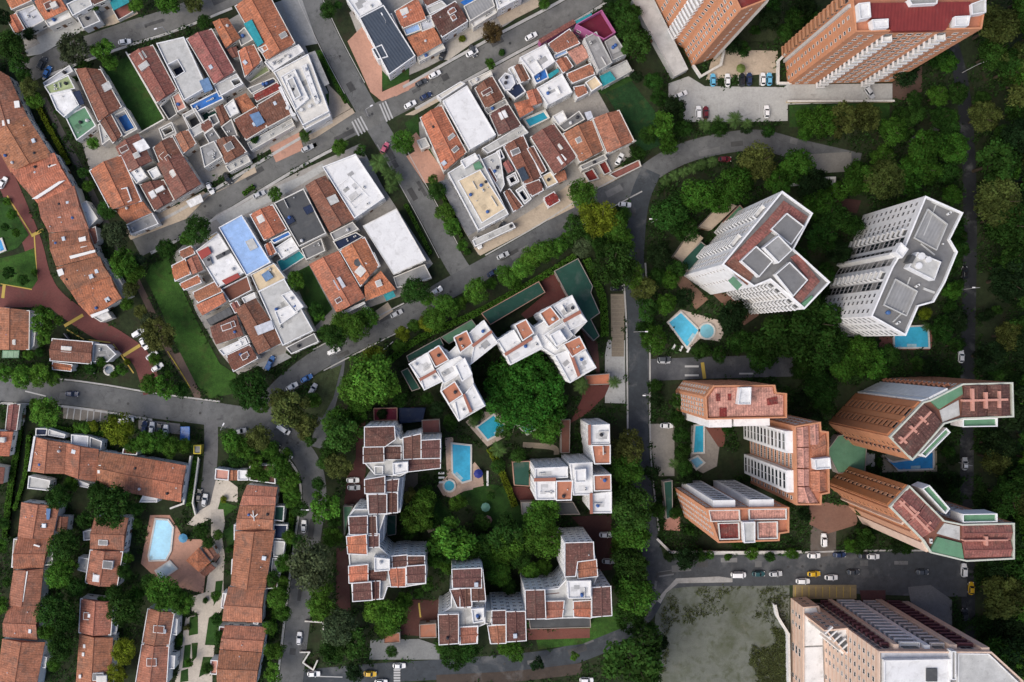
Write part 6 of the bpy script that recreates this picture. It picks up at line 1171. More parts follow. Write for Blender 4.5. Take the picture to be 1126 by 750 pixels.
for crop, q, col in [('0', (735, 92, 757, 84, 775, 95, 862, 96, 866, 93, 981, 92, 981, 112, 866, 115, 866, 133, 828, 134, 752, 134, 750, 119, 735, 106), CONC), ('0', (783, 64, 800, 55, 855, 56, 854, 80, 776, 88), BEI), ('A', (160, 165, 345, 80, 365, 130, 180, 235, 120, 245, 108, 222, 175, 190), CONC), ('A', (440, 90, 580, 20, 600, 60, 500, 105, 400, 130), BEI), ('B', (640, 180, 720, 100, 790, 300, 790, 400, 908, 345, 908, 392, 790, 440, 740, 400), SAL),
                     ('B', (340, -40, 420, -70, 510, 190, 450, 200, 410, 170), (.3, .3, .29)), ('B', (455, 552, 560, 500, 580, 515, 660, 470, 672, 490, 500, 600, 462, 612), BEI), ('B', (302, 640, 430, 575, 450, 650, 330, 705), SAL), ('B', (560, 400, 540, 350, 640, 450, 655, 470, 560, 525), BEI), ('C', (420, 75, 600, -15, 612, 25, 440, 112), BEI), ('C', (110, 250, 400, 75, 420, 110, 210, 262), (.42, .38, .32)), ('C', (-20, 400, 160, 305, 165, 320, -20, 420), SAL), ('C', (20, 500, 180, 418, 280, 366, 285, 376, 60, 500), BEI),
                     ('C', (40, 600, 70, 575, 190, 745, 150, 770, 100, 740), SAL), ('F', (60, 150, 95, 130, 215, 215, 205, 250, 130, 255), SAL), ('F', (372, 470, 570, 350, 700, 260, 720, 350, 600, 410, 350, 540, 325, 510), BEI), ('F', (750, 245, 975, 165, 985, 190, 830, 270, 790, 282), BEI), ('D', (430, 230, 560, 165, 700, 95, 719, 110, 640, 190, 450, 262), BEI), ('E', (240, 70, 310, 0, 320, 30, 160, 110, 130, 120), BEI), ('E', (180, 190, 350, 95, 480, 40, 545, 0, 560, 20, 400, 115, 200, 215), CONC), ('E', (320, 690, 420, 650, 440, 665, 350, 712), CONC), ('S', (290, 310, 360, 260, 385, 300, 320, 345), BEI),
                     ('R', (20, 235, 60, 25, 145, 25, 210, 130, 320, 130, 365, 200, 300, 290, 290, 365, 230, 350, 110, 320), SAL), ('P', (345, 545, 400, 545, 440, 575, 440, 640, 365, 630, 345, 700, 260, 745, 220, 735, 270, 680, 320, 650), (.5, .45, .38)), ('R', (325, 0, 378, 0, 385, 60, 372, 120, 384, 200, 378, 300, 380, 420, 350, 470, 340, 590, 330, 700, 330, 760, 165, 760, 185, 690, 195, 590, 215, 470, 275, 456, 240, 440, 235, 380, 300, 360, 310, 290, 365, 205, 325, 130), (.47, .42, .35)),
                     ('T', (600, 370, 668, 372, 670, 620, 590, 618, 590, 430), CONC), ('T', (612, 190, 668, 190, 664, 436, 616, 436), (.24, .2, .15)), ('U', (700, 195, 745, 190, 740, 225, 735, 380, 790, 425, 844, 440, 844, 460, 790, 470, 740, 505, 690, 490, 660, 440, 710, 390), (.5, .36, .28)), ('V', (0, 385, 60, 395, 75, 330, 110, 290, 150, 340, 160, 420, 70, 440, 0, 475), (.5, .36, .28)), ('V', (60, 70, 130, 10, 230, 20, 330, 90, 320, 130, 180, 205, 130, 150), (.42, .34, .28)), ('K', (228, 255, 275, 250, 330, 320, 320, 400, 270, 425, 225, 400), (.28, .25, .22)), ('K', (75, 248, 168, 248, 168, 435, 100, 435), (.26, .24, .21)),
                     ('L', (235, 330, 420, 300, 420, 385, 240, 388), (.32, .28, .2)), ('L', (140, 320, 215, 325, 215, 370, 140, 360), CONC), ('I', (140, 600, 190, 555, 240, 570, 330, 595, 345, 640, 330, 670, 260, 660, 215, 700), (.5, .42, .36)), ('K', (140, 560, 188, 580, 188, 632, 128, 628), (.4, .2, .15)), ('N', (50, 140, 345, 140, 345, 205, 50, 205), (.25, .19, .1)), ('N', (585, 150, 690, 140, 790, 210, 790, 330, 690, 330, 600, 230), (.15, .145, .14)), ('W', (385, 545, 620, 540, 720, 575, 720, 640, 380, 640), (.2, .205, .2)),
                     ('M', (150, 330, 180, 290, 250, 215, 470, 205, 540, 215, 540, 235, 260, 240, 200, 290, 170, 345), (.3, .29, .27)), ('N', (360, 165, 480, 165, 480, 215, 370, 215), (.07, .03, .03)), ('J', (-10, 0, 150, -10, 150, 60, -10, 70), (.2, .19, .17)), ('P', (160, 0, 190, -10, 285, 180, 260, 200), (.13, .09, .07)), ('O', (275, 222, 470, 240, 470, 296, 275, 276), (.2, .18, .155)), ('P', (10, 280, 190, 300, 190, 345, 10, 330), (.2, .19, .18))]:
    SHEET('pavement', crop, q, col, 'paving')
for crop, q, col in BEDS: SHEET('lawn', crop, q, col, 'lawn', .06)
BLK = (.33, .31, .28)
for q in [(100, 190, 88, 150, 60, 112, 75, 94, 130, 70, 200, 52, 262, 16, 312, 0, 340, 60, 366, 112, 328, 146, 252, 190, 198, 222, 150, 250), (190, 280, 238, 236, 330, 188, 396, 158, 420, 204, 476, 290, 440, 326, 395, 342, 345, 366, 308, 392, 262, 412, 242, 388, 216, 344), (455, 140, 500, 98, 570, 60, 640, 24, 686, 60, 694, 92, 656, 98, 696, 170, 640, 212, 580, 242, 526, 280, 508, 250, 472, 180), (384, 14, 420, -10, 612, -10, 556, 28, 470, 74, 428, 92, 412, 86), (20, 10, 120, -20, 150, 0, 130, 22, 60, 44, 28, 56)]: SHEET('pavement', '0', q, BLK, 'paving', -.08)
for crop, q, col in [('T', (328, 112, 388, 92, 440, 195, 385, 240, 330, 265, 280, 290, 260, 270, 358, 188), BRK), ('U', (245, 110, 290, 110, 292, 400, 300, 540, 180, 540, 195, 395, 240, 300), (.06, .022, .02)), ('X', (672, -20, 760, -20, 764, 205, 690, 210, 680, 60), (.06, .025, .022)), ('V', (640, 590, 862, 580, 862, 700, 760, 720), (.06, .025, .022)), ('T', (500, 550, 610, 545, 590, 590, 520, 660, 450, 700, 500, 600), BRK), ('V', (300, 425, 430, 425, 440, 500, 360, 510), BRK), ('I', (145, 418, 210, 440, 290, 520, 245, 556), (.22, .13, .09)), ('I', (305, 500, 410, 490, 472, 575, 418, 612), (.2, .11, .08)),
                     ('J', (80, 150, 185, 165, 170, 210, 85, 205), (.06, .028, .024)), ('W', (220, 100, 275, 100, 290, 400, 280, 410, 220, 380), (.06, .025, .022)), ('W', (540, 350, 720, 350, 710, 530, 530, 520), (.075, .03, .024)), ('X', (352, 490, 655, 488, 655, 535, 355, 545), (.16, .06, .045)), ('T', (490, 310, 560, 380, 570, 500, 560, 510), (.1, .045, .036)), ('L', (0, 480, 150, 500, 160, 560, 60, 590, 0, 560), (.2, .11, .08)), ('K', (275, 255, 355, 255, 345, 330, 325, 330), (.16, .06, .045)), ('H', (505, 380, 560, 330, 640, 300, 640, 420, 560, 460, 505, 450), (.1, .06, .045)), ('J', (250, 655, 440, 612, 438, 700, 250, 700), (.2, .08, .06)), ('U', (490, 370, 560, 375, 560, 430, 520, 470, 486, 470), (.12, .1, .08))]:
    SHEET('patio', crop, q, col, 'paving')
SHEET('ground', 'M', (150, 345, 250, 245, 540, 235, 835, 215, 832, 760, 160, 760, 130, 560), (.125, .135, .112), 'dirt', .02)
R1 = [(-12, 428), (60, 431), (110, 437), (170, 447), (240, 456), (285, 465), (318, 484), (340, 512), (346, 545), (341, 582), (334, 632), (327, 690), (318, 765)]
R2 = [(262, 470), (290, 447), (318, 420), (350, 396), (400, 370), (450, 345), (485, 322), (540, 292), (600, 258), (650, 226), (700, 199), (732, 178), (770, 163), (830, 154), (880, 165), (945, 180)]
R3 = [(335, -14), (365, 50), (400, 115), (432, 168), (470, 232), (498, 285), (512, 306)]
R4 = [(150, 272), (200, 246), (260, 210), (330, 168), (385, 139), (440, 113), (500, 80), (560, 47), (620, 15), (665, -12)]
R5 = [(716, 188), (702, 225), (697, 290), (701, 350), (702, 400), (703, 500), (712, 585), (722, 632), (716, 662), (692, 690), (650, 712), (600, 726), (500, 735), (420, 740), (325, 748)]
R6 = [(716, 634), (760, 628), (850, 627), (950, 624), (1062, 624)]
R7 = [(1040, 30), (1058, 95), (1066, 200), (1066, 300), (1064, 400), (1063, 500), (1064, 620), (1066, 765)]
R8 = [(22, 84), (58, 66), (128, 40), (190, 20), (250, -4), (275, -16)]
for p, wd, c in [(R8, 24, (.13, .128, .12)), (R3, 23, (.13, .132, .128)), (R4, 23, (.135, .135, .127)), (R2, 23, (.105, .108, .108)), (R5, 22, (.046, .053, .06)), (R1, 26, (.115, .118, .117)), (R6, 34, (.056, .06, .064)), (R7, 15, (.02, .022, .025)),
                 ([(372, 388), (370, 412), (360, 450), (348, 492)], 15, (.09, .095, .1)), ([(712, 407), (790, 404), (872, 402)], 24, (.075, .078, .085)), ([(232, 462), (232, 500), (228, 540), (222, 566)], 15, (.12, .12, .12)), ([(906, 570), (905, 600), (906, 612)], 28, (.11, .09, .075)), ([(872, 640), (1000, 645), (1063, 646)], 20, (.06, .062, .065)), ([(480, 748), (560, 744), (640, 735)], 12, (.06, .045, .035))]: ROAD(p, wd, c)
for p, wd in [([(-12, 165), (4, 192), (20, 228), (36, 268), (46, 305), (62, 330), (96, 355), (132, 376), (156, 396), (168, 432)], 21), ([(-12, 328), (20, 326), (56, 326)], 24)]: ROAD(p, wd, (.145, .052, .046), mat='paving')
ROAD([(48, 108), (90, 190), (118, 248), (142, 296)], 7, (.07, .065, .06), 'path', 'paving'); ROAD([(150, 308), (170, 350), (186, 386), (208, 420)], 7, (.11, .075, .06), 'path', 'paving'); ROAD([(466, 535), (482, 556), (484, 575), (470, 584)], 5, (.3, .24, .17), 'path', 'paving'); ROAD([(575, 489), (608, 492), (612, 500)], 6, (.28, .23, .17), 'path', 'paving'); ROAD([(1000, 155), (1044, 135)], 5, (.1, .1, .095), 'path', 'paving')
R3a, R3b = [(335, -14), (365, 50), (390, 97)], [(426, 153), (450, 196), (470, 232), (494, 278)]
R4a, R4b = [(160, 266), (200, 246), (260, 210), (330, 168), (372, 146)], [(450, 108), (500, 80), (560, 47), (620, 15), (665, -12)]
for r_ in (R3a, R3b): KERB(r_, 23, .2); KERB(r_, 23, -.2)
for r_ in (R4a, R4b): KERB(r_, 23, .2, .9); KERB(r_, 23, -.2, .9)
for r_ in (R2[3:6], R2[7:11]): KERB(r_, 23, -.2, .4); KERB(r_, 23, .2, .4)
for r_ in (R1[:4], R1[6:]): KERB(r_, 26, -.2, .7)
KERB(R1[:5], 26, .2, .5); KERB(R5[2:7], 22, .2, .5); KERB(R5[2:6], 22, -.2, .5); KERB(R6[1:], 34, .2, .5); KERB([(40, 75), (58, 66), (128, 40), (190, 20), (250, -4)], 24, -.2, .8)
KERB([(188, 384), (201, 404), (213, 424)], 7, -.1, .3, (.42, .33, .05))
YL = (.42, .30, .06)
for a in [('B', 660, 528, 690, 590, .5), ('B', 672, 520, 704, 582, .5), ('B', 684, 514, 716, 574, .5), ('B', 696, 506, 728, 566, .5), ('B', 780, 452, 812, 528, .5), ('B', 792, 446, 824, 522, .5), ('B', 804, 440, 836, 515, .5), ('W', 498, 690, 530, 690, .6), ('W', 498, 703, 530, 703, .6), ('W', 498, 716, 530, 716, .6), ('W', 498, 729, 530, 729, .6), ('W', 498, 742, 530, 742, .6), ('W', 90, 720, 250, 725, .3), ('O', 298, 228, 290, 278, .3), ('O', 326, 230, 318, 282, .3), ('O', 354, 232, 348, 286, .3), ('O', 384, 236, 378, 290, .3), ('O', 410, 238, 404, 292, .3), ('O', 440, 242, 434, 296, .3), ('K', 205, 42, 255, 42, .6), ('K', 205, 74, 255, 74, .6), ('K', 400, 68, 450, 68, .5), ('O', 110, 158, 200, 180, .4), ('S', 340, 478, 385, 440, .25), ('G', 470, 540, 472, 620, .3), ('G', 680, 540, 676, 615, .3)]: MARK(*a)
for i in range(6): MARK('G', 460 + i * 55, 382, 460 + i * 55, 440, .25)
for a in [('D', 108, 248, 150, 228, 1.0), ('D', 222, 558, 286, 520, 1.0), ('D', 424, 660, 482, 624, 1.0), ('D', 16, 412, 10, 462, 1.0), ('K', 268, 28, 276, 86, 1.1), ('D', 2, 412, 110, 432, .4), ('D', 118, 240, 128, 400, .4), ('D', 25, 110, 110, 245, .4), ('D', 230, 570, 290, 605, .4), ('D', 300, 605, 380, 615, .4), ('D', 390, 620, 460, 720, .4), ('W', 620, 365, 628, 435, .5)]: MARK(*a[:6], YL)
for i in range(9): MARK('N', 60 + i * 32, 148, 60 + i * 32, 198, .22, YL)
for i in range(14): MARK('T', 616, 196 + i * 17, 664, 196 + i * 17, .12, (.3, .25, .17))
# ================================================================== pools
POOL('rectangular blue pool with tiled rim beside the round tub', 'I', (148, 602, 190, 568, 252, 630, 212, 688), col=(.10, .48, .68))
POOL('round blue tub pool joined to the rectangular pool', 'I', circ(283, 633, 25), col=(.22, .52, .62))
POOL('turquoise pool at the foot of the white grey-roofed tower', 'J', (302, 622, 420, 616, 424, 690, 304, 690), col=(.06, .45, .66))
POOL('narrow light blue pool between the pink-roofed towers', 'K', (242, 256, 270, 254, 270, 348, 236, 350), col=(.04, .4, .58))
POOL('small pale blue diamond pool between the pink-roofed towers', 'K', (226, 378, 250, 366, 270, 386, 246, 406), col=(.2, .45, .6))
POOL('blue pool tucked between the two brown-roofed brick towers', 'L', (246, 342, 272, 356, 330, 348, 404, 322, 404, 374, 292, 378), col=(.02, .25, .55))
POOL('angular blue pool beside the giant round tree', 'V', (126, 98, 214, 34, 250, 80, 306, 96, 182, 164), col=(.03, .36, .52))
POOL('small curved tub under the giant round tree', 'V', (352, 92, 392, 100, 436, 78, 446, 108, 398, 132), col=(.16, .42, .5))
POOL('long blue pool with a slanted corner on the pink deck', 'U', (738, 226, 830, 236, 830, 408, 790, 420, 742, 372), col=(.05, .4, .62))
POOL('round blue jacuzzi next to the long pool', 'U', circ(722, 440, 26), col=(.05, .4, .56))
POOL('large pale blue estate pool with cut corners', 'R', (88, 44, 138, 48, 158, 78, 148, 178, 128, 216, 62, 218, 58, 200), col=(.22, .55, .75))
POOL('small white-blue paddling pool by the pool house', 'R', (90, 266, 146, 228, 172, 256, 112, 298), col=(.5, .6, .64))
POOL('sliver of blue pool cut by the west edge', 'D', (-12, 268, 6, 262, 18, 296, -6, 306), col=(.05, .3, .6))
POOL('round dark paddling pool by the street and brick forecourt', 'O', circ(476, 66, 18, 14), col=(.04, .08, .14))
# ================================================================== walls and hedges
WALL('white boundary wall on the east side of the walled lawn', 'A', (560, 238, 724, 522), 2.4); WALL('white boundary wall along the south end of the walled lawn', 'A', (722, 526, 616, 586), 2.4); WALL('white boundary wall on the west side of the walled lawn', 'A', (448, 300, 612, 584), 2.4)
WALL('white wall along the estate entrance lane', 'P', (245, 438, 215, 640, 160, 660), 2.6, .35, 'wh'); WALL('curving pale wall between hedge and entrance lane', 'P', (276, 445, 250, 640, 262, 690), 1.6, .3, 'ow')
WALL('thin white wall bending along the vacant lot\'s east side', 'M', (748, 345, 760, 400, 815, 490, 820, 760), 2.6, .45, 'wh'); WALL('pale wall along the street side of the southern pink tower', 'M', (150, 10, 215, 75, 560, 75, 880, 72), 1.6, .5, 'ow'); WALL('stepped white wall framing the brown court by the white tower', 'I', (585, 112, 655, 104, 660, 140), 2.2, .5, 'wh')
WALL('white framed court wall north of the white tower', 'I', (680, 90, 732, 88, 732, 140), 2.2, .5, 'wh', close=False); WALL('yellowish boundary wall of the brick tower lawn', 'H', (20, 470, 500, 468), 1.6, .4, 'cr'); WALL('angled pale planter wall at the foot of the cut-off brick tower', 'G', (335, 345, 372, 400, 475, 340, 490, 270), 1.4, .5, 'wh')
WALL('pale planter wall at the foot of the maroon-roofed tower', 'G', (820, 270, 770, 320, 768, 435, 830, 435), 1.4, .5, 'wh'); WALL('long white garden wall facing the diagonal street, by the avenue field', 'C', (770, 436, 1005, 315), 2.2, .35, 'wh'); WALL('pale wall along the dark green field', 'F', (955, 95, 860, 142), 2.2, .3, 'ow')
WALL('pale planter wall around the two square beds near the bottom road', 'W', (72, 450, 160, 455, 158, 500), 1.0, .3, 'pk'); WALL('zigzag planter wall at the bottom road corner', 'W', (48, 600, 92, 600, 60, 650, 110, 685, 130, 640), 1.0, .3, 'pk'); WALL('dark railing wall along the orange terrace and hedge lane', 'D', (228, 585, 320, 700, 330, 720), 1.6, .2, 'dg')
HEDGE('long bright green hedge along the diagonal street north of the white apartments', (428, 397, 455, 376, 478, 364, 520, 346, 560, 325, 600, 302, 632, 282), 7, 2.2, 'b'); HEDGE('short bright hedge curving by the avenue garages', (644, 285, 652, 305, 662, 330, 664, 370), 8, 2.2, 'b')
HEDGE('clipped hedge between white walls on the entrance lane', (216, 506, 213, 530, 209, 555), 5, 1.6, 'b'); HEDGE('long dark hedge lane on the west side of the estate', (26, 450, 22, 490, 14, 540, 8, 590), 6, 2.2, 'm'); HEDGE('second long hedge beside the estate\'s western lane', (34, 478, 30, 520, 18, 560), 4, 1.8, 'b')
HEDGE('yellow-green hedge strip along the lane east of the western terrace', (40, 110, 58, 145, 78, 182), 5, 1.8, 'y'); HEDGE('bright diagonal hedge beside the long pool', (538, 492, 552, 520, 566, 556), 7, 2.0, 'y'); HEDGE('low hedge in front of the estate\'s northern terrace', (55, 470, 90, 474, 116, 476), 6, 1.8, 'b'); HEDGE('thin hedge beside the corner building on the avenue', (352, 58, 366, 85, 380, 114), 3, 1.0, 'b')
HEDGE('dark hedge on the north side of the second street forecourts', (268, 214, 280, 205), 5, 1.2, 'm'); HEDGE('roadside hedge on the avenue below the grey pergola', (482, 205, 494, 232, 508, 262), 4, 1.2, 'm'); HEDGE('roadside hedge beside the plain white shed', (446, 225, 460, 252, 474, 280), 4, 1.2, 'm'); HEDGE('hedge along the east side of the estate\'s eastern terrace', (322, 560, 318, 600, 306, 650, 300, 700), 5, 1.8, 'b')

pr = random.Random(3)
for path, wd, n in ((R1, 26, 11), (R2, 23, 12), (R3, 23, 8), (R4, 23, 10), (R5, 22, 11), (R6, 34, 8), (R8, 24, 5)):
    L_ = smooth(path)
    for k in range(n):
        i_ = pr.randrange(2, len(L_) - 2); p_, q_ = WP((L_[i_].x, L_[i_].y)), WP((L_[i_ + 1].x, L_[i_ + 1].y)); d_ = (q_ - p_).normalized(); n_ = Vector((-d_.y, d_.x, 0)); o_ = pr.uniform(-.34, .34) * wd * S
        ln, w_ = pr.uniform(2.0, 7.0), pr.uniform(.8, 2.2); c_ = p_ + n_ * o_; b = MB(); z_ = .118 + (k % 4) * .003
        b.quad([(v.x, v.y, z_) for v in (c_ - d_ * ln / 2 - n_ * w_ / 2, c_ + d_ * ln / 2 - n_ * w_ / 2, c_ + d_ * ln / 2 + n_ * w_ / 2, c_ - d_ * ln / 2 + n_ * w_ / 2)])
        g_ = pr.choice([.06, .065, .14, .16, .12]); o = b.build('road_patch', ['asphalt'], None, (g_, g_, g_ * .98)); o['kind'] = 'structure'
    for k in range(4):
        i_ = pr.randrange(2, len(L_) - 2); p_ = WP((L_[i_].x, L_[i_].y)); b = MB(); b.cyl(p_.x + pr.uniform(-1.5, 1.5), p_.y + pr.uniform(-1, 1), .06, .42, .075, 14); o = b.build('manhole_cover', ['paint'], None, (.045, .045, .045)); o['kind'] = 'structure'
LM += [(24, 22, 'the orange-roofed houses by the north-west corner'), (72, 115, 'the house with the sage green terrace'), (148, 100, 'the walled lawn'), (190, 80, 'the long pale flat roof'), (330, 95, 'the white building with roof domes'), (426, 45, 'the charcoal-roofed corner house'), (290, 30, 'the long ridged orange roof'),
       (512, 130, 'the long white-roofed hall'), (660, 40, 'the magenta-walled house'), (600, 80, 'the white house with blue glazing'), (525, 212, 'the bare cream roof slab'), (625, 158, 'the big brown-tiled trio'), (690, 130, 'the dark green field'), (270, 268, 'the sky-blue roof'), (390, 205, 'the white corner villa'), (434, 268, 'the plain white shed'),
       (385, 302, 'the broad orange house'), (320, 345, 'the roof with stepped white boxes'), (215, 365, 'the long lawn'), (90, 265, 'the western terrace'), (105, 388, 'the brick-red forecourt'), (20, 240, 'the oval brick-road garden'), (70, 498, 'the estate\'s northern terrace'), (170, 500, 'the northern terrace\'s east end'), (178, 592, 'the pale blue estate pool'), (205, 612, 'the pyramid-roofed pool house'),
       (270, 610, 'the estate\'s eastern terrace'), (35, 640, 'the estate\'s western terrace'), (118, 605, 'the short estate terrace'), (105, 705, 'the narrow brown estate terrace'), (222, 540, 'the entrance lane'), (490, 400, 'the white western apartments'), (600, 360, 'the white northern apartments'), (578, 432, 'the giant round tree'), (540, 468, 'the angular pool'), (506, 510, 'the long pool'),
       (430, 500, 'the upper brown-roofed apartments'), (425, 610, 'the apartments with orange roof squares'), (530, 665, 'the bottom road apartments'), (640, 630, 'the south-east apartments'), (635, 515, 'the four-square white apartments'), (640, 330, 'the L-shaped green garage'), (655, 427, 'the orange gatehouse'), (755, 360, 'the round tub pool'), (830, 275, 'the white tower with red roof'), (985, 290, 'the white grey-roofed tower'), (1000, 370, 'the turquoise tower pool'),
       (800, 440, 'the northern pink-roofed tower'), (870, 505, 'the middle pink-roofed tower'), (805, 570, 'the southern pink-roofed tower'), (765, 490, 'the narrow light blue pool'), (1010, 450, 'the upper brick tower'), (1030, 570, 'the lower brick tower'), (1005, 505, 'the pool between brick towers'), (800, 108, 'the pale tower car park'), (775, 40, 'the cut-off brick tower'), (970, 60, 'the maroon-roofed brick tower'), (795, 690, 'the vacant lot'), (970, 710, 'the pink and white block'), (1065, 300, 'the narrow eastern road'), (1063, 640, 'the south-east crossroads'),
       (640, 210, 'the diagonal street bend'), (740, 180, 'the diagonal street\'s palm row'), (262, 452, 'the junction west of the junction tree'), (330, 500, 'the curved western street'), (350, 710, 'the zigzag planter'), (702, 660, 'the avenue\'s south end'), (700, 480, 'the central avenue'), (150, 50, 'the top street'), (940, 178, 'the upper east lane'), (715, 60, 'the grey parking deck')]
LM = [l for l in LM if 'junction tree' not in l[2]]
TC['G'] = ((.042, .165, .022), 'green')
TREE(578, 432, 43, 'G', 'giant round bright green tree in the middle of the white apartments', big=0)
T_ = '''12,50,16,d 22,70,12,d 33,38,7,k 33,97,11,o 38,110,10,m 28,84,8,d 82,55,16,g 113,56,14,b 122,70,8,m 105,8,5,m 150,6,9,b 186,4,14,m 213,4,10,o 225,24,8,d 5,20,9,k 90,70,6,d
361,12,9,d 372,6,5,d 374,162,8,b 396,166,7,d 443,157,12,m 541,37,12,r 539,71,6,m 598,4,7,m 552,58,4,d 508,43,4,y 103,158,7,b 92,152,4,d 280,153,5,d 335,150,5,m 338,145,4,b
218,252,15,d 207,262,9,m 183,274,10,d 303,214,8,b 325,309,10,b 352,345,5,b 348,341,8,d 302,340,5,d 128,257,15,g 137,289,15,m 150,301,11,m 118,232,9,d 144,318,9,o 152,286,8,g 186,274,9,d 98,205,6,m 92,190,6,d 174,367,17,o 166,352,9,g 54,353,18,m 48,372,8,b 8,410,11,b 25,414,12,b 44,413,11,b 58,416,8,m 32,390,6,m 44,388,5,d 140,334,7,m 155,343,7,o 170,395,7,m
8,222,4,b 14,236,6,m 6,250,5,d 18,256,5,m 10,300,7,d 26,308,6,d 38,300,4,m 100,405,7,d 112,398,6,m 134,406,7,m 140,398,4,y 125,412,4,m
52,453,15,b 40,445,7,m 132,472,17,y 162,486,12,m 177,484,11,m 189,491,11,m 203,490,9,m 146,490,8,m 95,470,6,b 104,468,6,y 85,468,5,b 183,423,15,m 166,422,11,m 200,428,8,d 277,430,20,d 287,446,8,m 262,424,9,d 256,484,13,m 270,492,13,m 286,481,13,o 262,502,10,d 298,494,10,m 282,508,9,m 307,513,13,m 318,528,12,m 322,546,11,m 315,500,8,b 330,560,9,d 320,447,21,o 335,468,15,o 305,440,10,o 345,440,9,m 340,485,7,d
124,556,22,d 66,546,14,d 94,572,9,d 80,532,8,m 108,540,10,d 150,560,8,d 152,575,6,d 71,598,15,d 66,630,14,b 78,622,11,m 84,645,11,d 62,670,19,d 76,682,13,d 68,709,15,d 52,694,9,m 137,668,20,d 126,650,9,d 150,655,10,m 137,716,13,y 129,742,11,y 114,662,8,d 0,664,10,b 138,628,9,d 140,613,7,m 2,600,8,m 5,575,7,d 8,640,6,d 60,730,7,m
183,652,18,m 201,662,13,m 165,642,11,d 222,584,9,d 230,596,7,d 240,588,6,m 239,680,7,d 238,655,6,m 244,700,8,d 208,728,5,m 206,690,4,o 198,705,4,m 232,620,4,m 228,734,7,d 312,618,9,b 306,656,12,m 299,636,8,d 302,714,11,b 300,738,11,b 297,690,8,m 312,672,9,m 318,590,7,m 312,640,7,m 246,549,4,y 226,660,3.5,d 252,604,4,d 280,520,8,m 290,524,7,m
343,618,25,g 352,645,15,m 330,596,9,d 354,668,15,m 374,688,18,g 388,707,18,d 366,714,13,d 431,674,19,b 414,670,14,b 445,660,10,m 424,690,11,m 431,716,7,d 390,739,10,k 497,590,24,b 512,602,17,m 499,720,14,d 514,715,13,d 486,712,7,m 470,640,8,d 460,652,6,d
410,416,27,b 412,396,14,y 390,426,19,b 424,426,16,b 398,440,14,m 455,320,15,d 470,328,8,m 390,360,15,m 404,350,11,m 369,371,14,d 376,356,12,m 358,366,9,d 352,348,7,b 477,349,12,m 491,336,13,m 470,355,9,y 443,367,9,y 455,358,8,m 438,380,7,b 505,334,8,m
523,320,14,b 510,330,6,m 576,294,12,b 584,283,13,b 598,277,13,m 612,272,11,m 556,303,11,b 566,312,7,m 540,312,6,m 640,273,10,g 625,266,8,d 674,292,24,d 692,300,16,m 682,266,15,m 640,214,15,m 662,243,18,y 650,234,14,y 676,250,16,m 684,236,9,d 632,250,13,d 624,262,8,m 648,262,9,d 660,270,10,d 480,211,10,d 476,198,6,m 489,234,10,m 497,250,9,m 508,270,6,m 514,277,4,d
381,476,21,d 372,464,17,m 392,456,13,m 372,512,14,o 362,495,10,d 357,555,18,b 350,532,8,d 368,570,10,d 366,590,11,m 459,568,16,m 466,552,14,m 450,584,9,d 476,572,10,d 452,545,8,o 470,540,7,m 490,608,10,d 592,574,18,m 598,560,16,m 558,588,20,d 530,600,14,d 540,612,12,m 556,600,17,b 597,592,20,m 612,600,8,d 572,610,12,d 548,630,14,m 560,645,8,d 690,492,19,o 688,516,17,m 692,558,22,d 694,586,19,b 680,540,10,m 678,600,9,m 693,622,20,d 697,652,21,m 693,678,17,d 682,640,9,d 697,724,32,d 712,740,15,d 725,705,10,k 715,690,8,d 566,716,10,m 553,712,7,m 632,721,5,m 591,730,8,k 640,480,4,d 548,512,8,d 555,475,10,d 540,545,5,d 525,455,8,d 600,470,16,m 612,452,10,d 570,500,8,d 588,520,7,k 440,440,8,d 420,455,6,k 480,450,9,k 470,438,8,d 495,465,9,d
884,148,8,m 944,186,9,d 1040,190,13,d 1046,215,10,m 1048,250,11,d 1044,290,9,d 1046,320,10,m 1050,380,9,d 1008,400,8,d 736,237,20,d 752,252,14,d 767,216,20,m 788,222,14,m 806,204,21,m 831,180,19,o 856,201,15,m 874,182,18,m 898,226,17,m 912,240,18,d 706,318,13,o 712,340,13,d 718,374,14,m 708,360,9,d 859,372,28,d 889,354,28,d 905,380,24,d 836,390,18,d 813,376,14,d 790,390,9,d 939,198,18,m 970,198,21,o 994,196,18,m 1014,186,17,m 902,262,17,d 920,210,11,m 945,386,20,m 925,398,18,m 957,402,17,m 975,390,12,d 1016,345,7,y 1034,362,13,d 1045,340,8,d 900,425,18,d 880,405,13,d 905,445,10,d 903,134,17,m 925,134,18,o 951,130,16,o 884,130,10,m 980,144,15,m 1014,163,19,m 1052,103,12,d 1030,106,11,m 1035,130,12,d 1000,180,10,d 1005,108,8,d 872,180,8,m 741,120,12,k 726,140,16,m 712,150,9,d 700,53,18,d 690,30,14,d 680,12,12,d 718,90,10,d 724,108,9,d 735,160,10,m 750,142,9,d 790,142,9,d 844,145,8,d 820,142,6,k 665,60,5,d 822,14,10,k 845,22,12,k 872,22,12,d 884,8,12,k 862,36,9,d 892,22,8,d 850,4,11,d 830,34,6,d
754,613,12,k 770,610,7,d 780,610,5,b 826,608,8,b 800,612,4,m 846,612,6,d 870,608,7,b 735,612,6,k 742,440,8,d 744,460,9,d 748,478,10,d 750,496,10,d 752,514,9,d 722,440,8,k 720,424,7,d 716,520,9,k 722,560,9,d 800,470,7,d 880,440,9,k 900,490,7,d 945,560,6,d 950,590,10,d 935,600,8,m '''
for t in T_.split():
    a = t.split(','); TREE(float(a[0]), float(a[1]), float(a[2]), a[3])
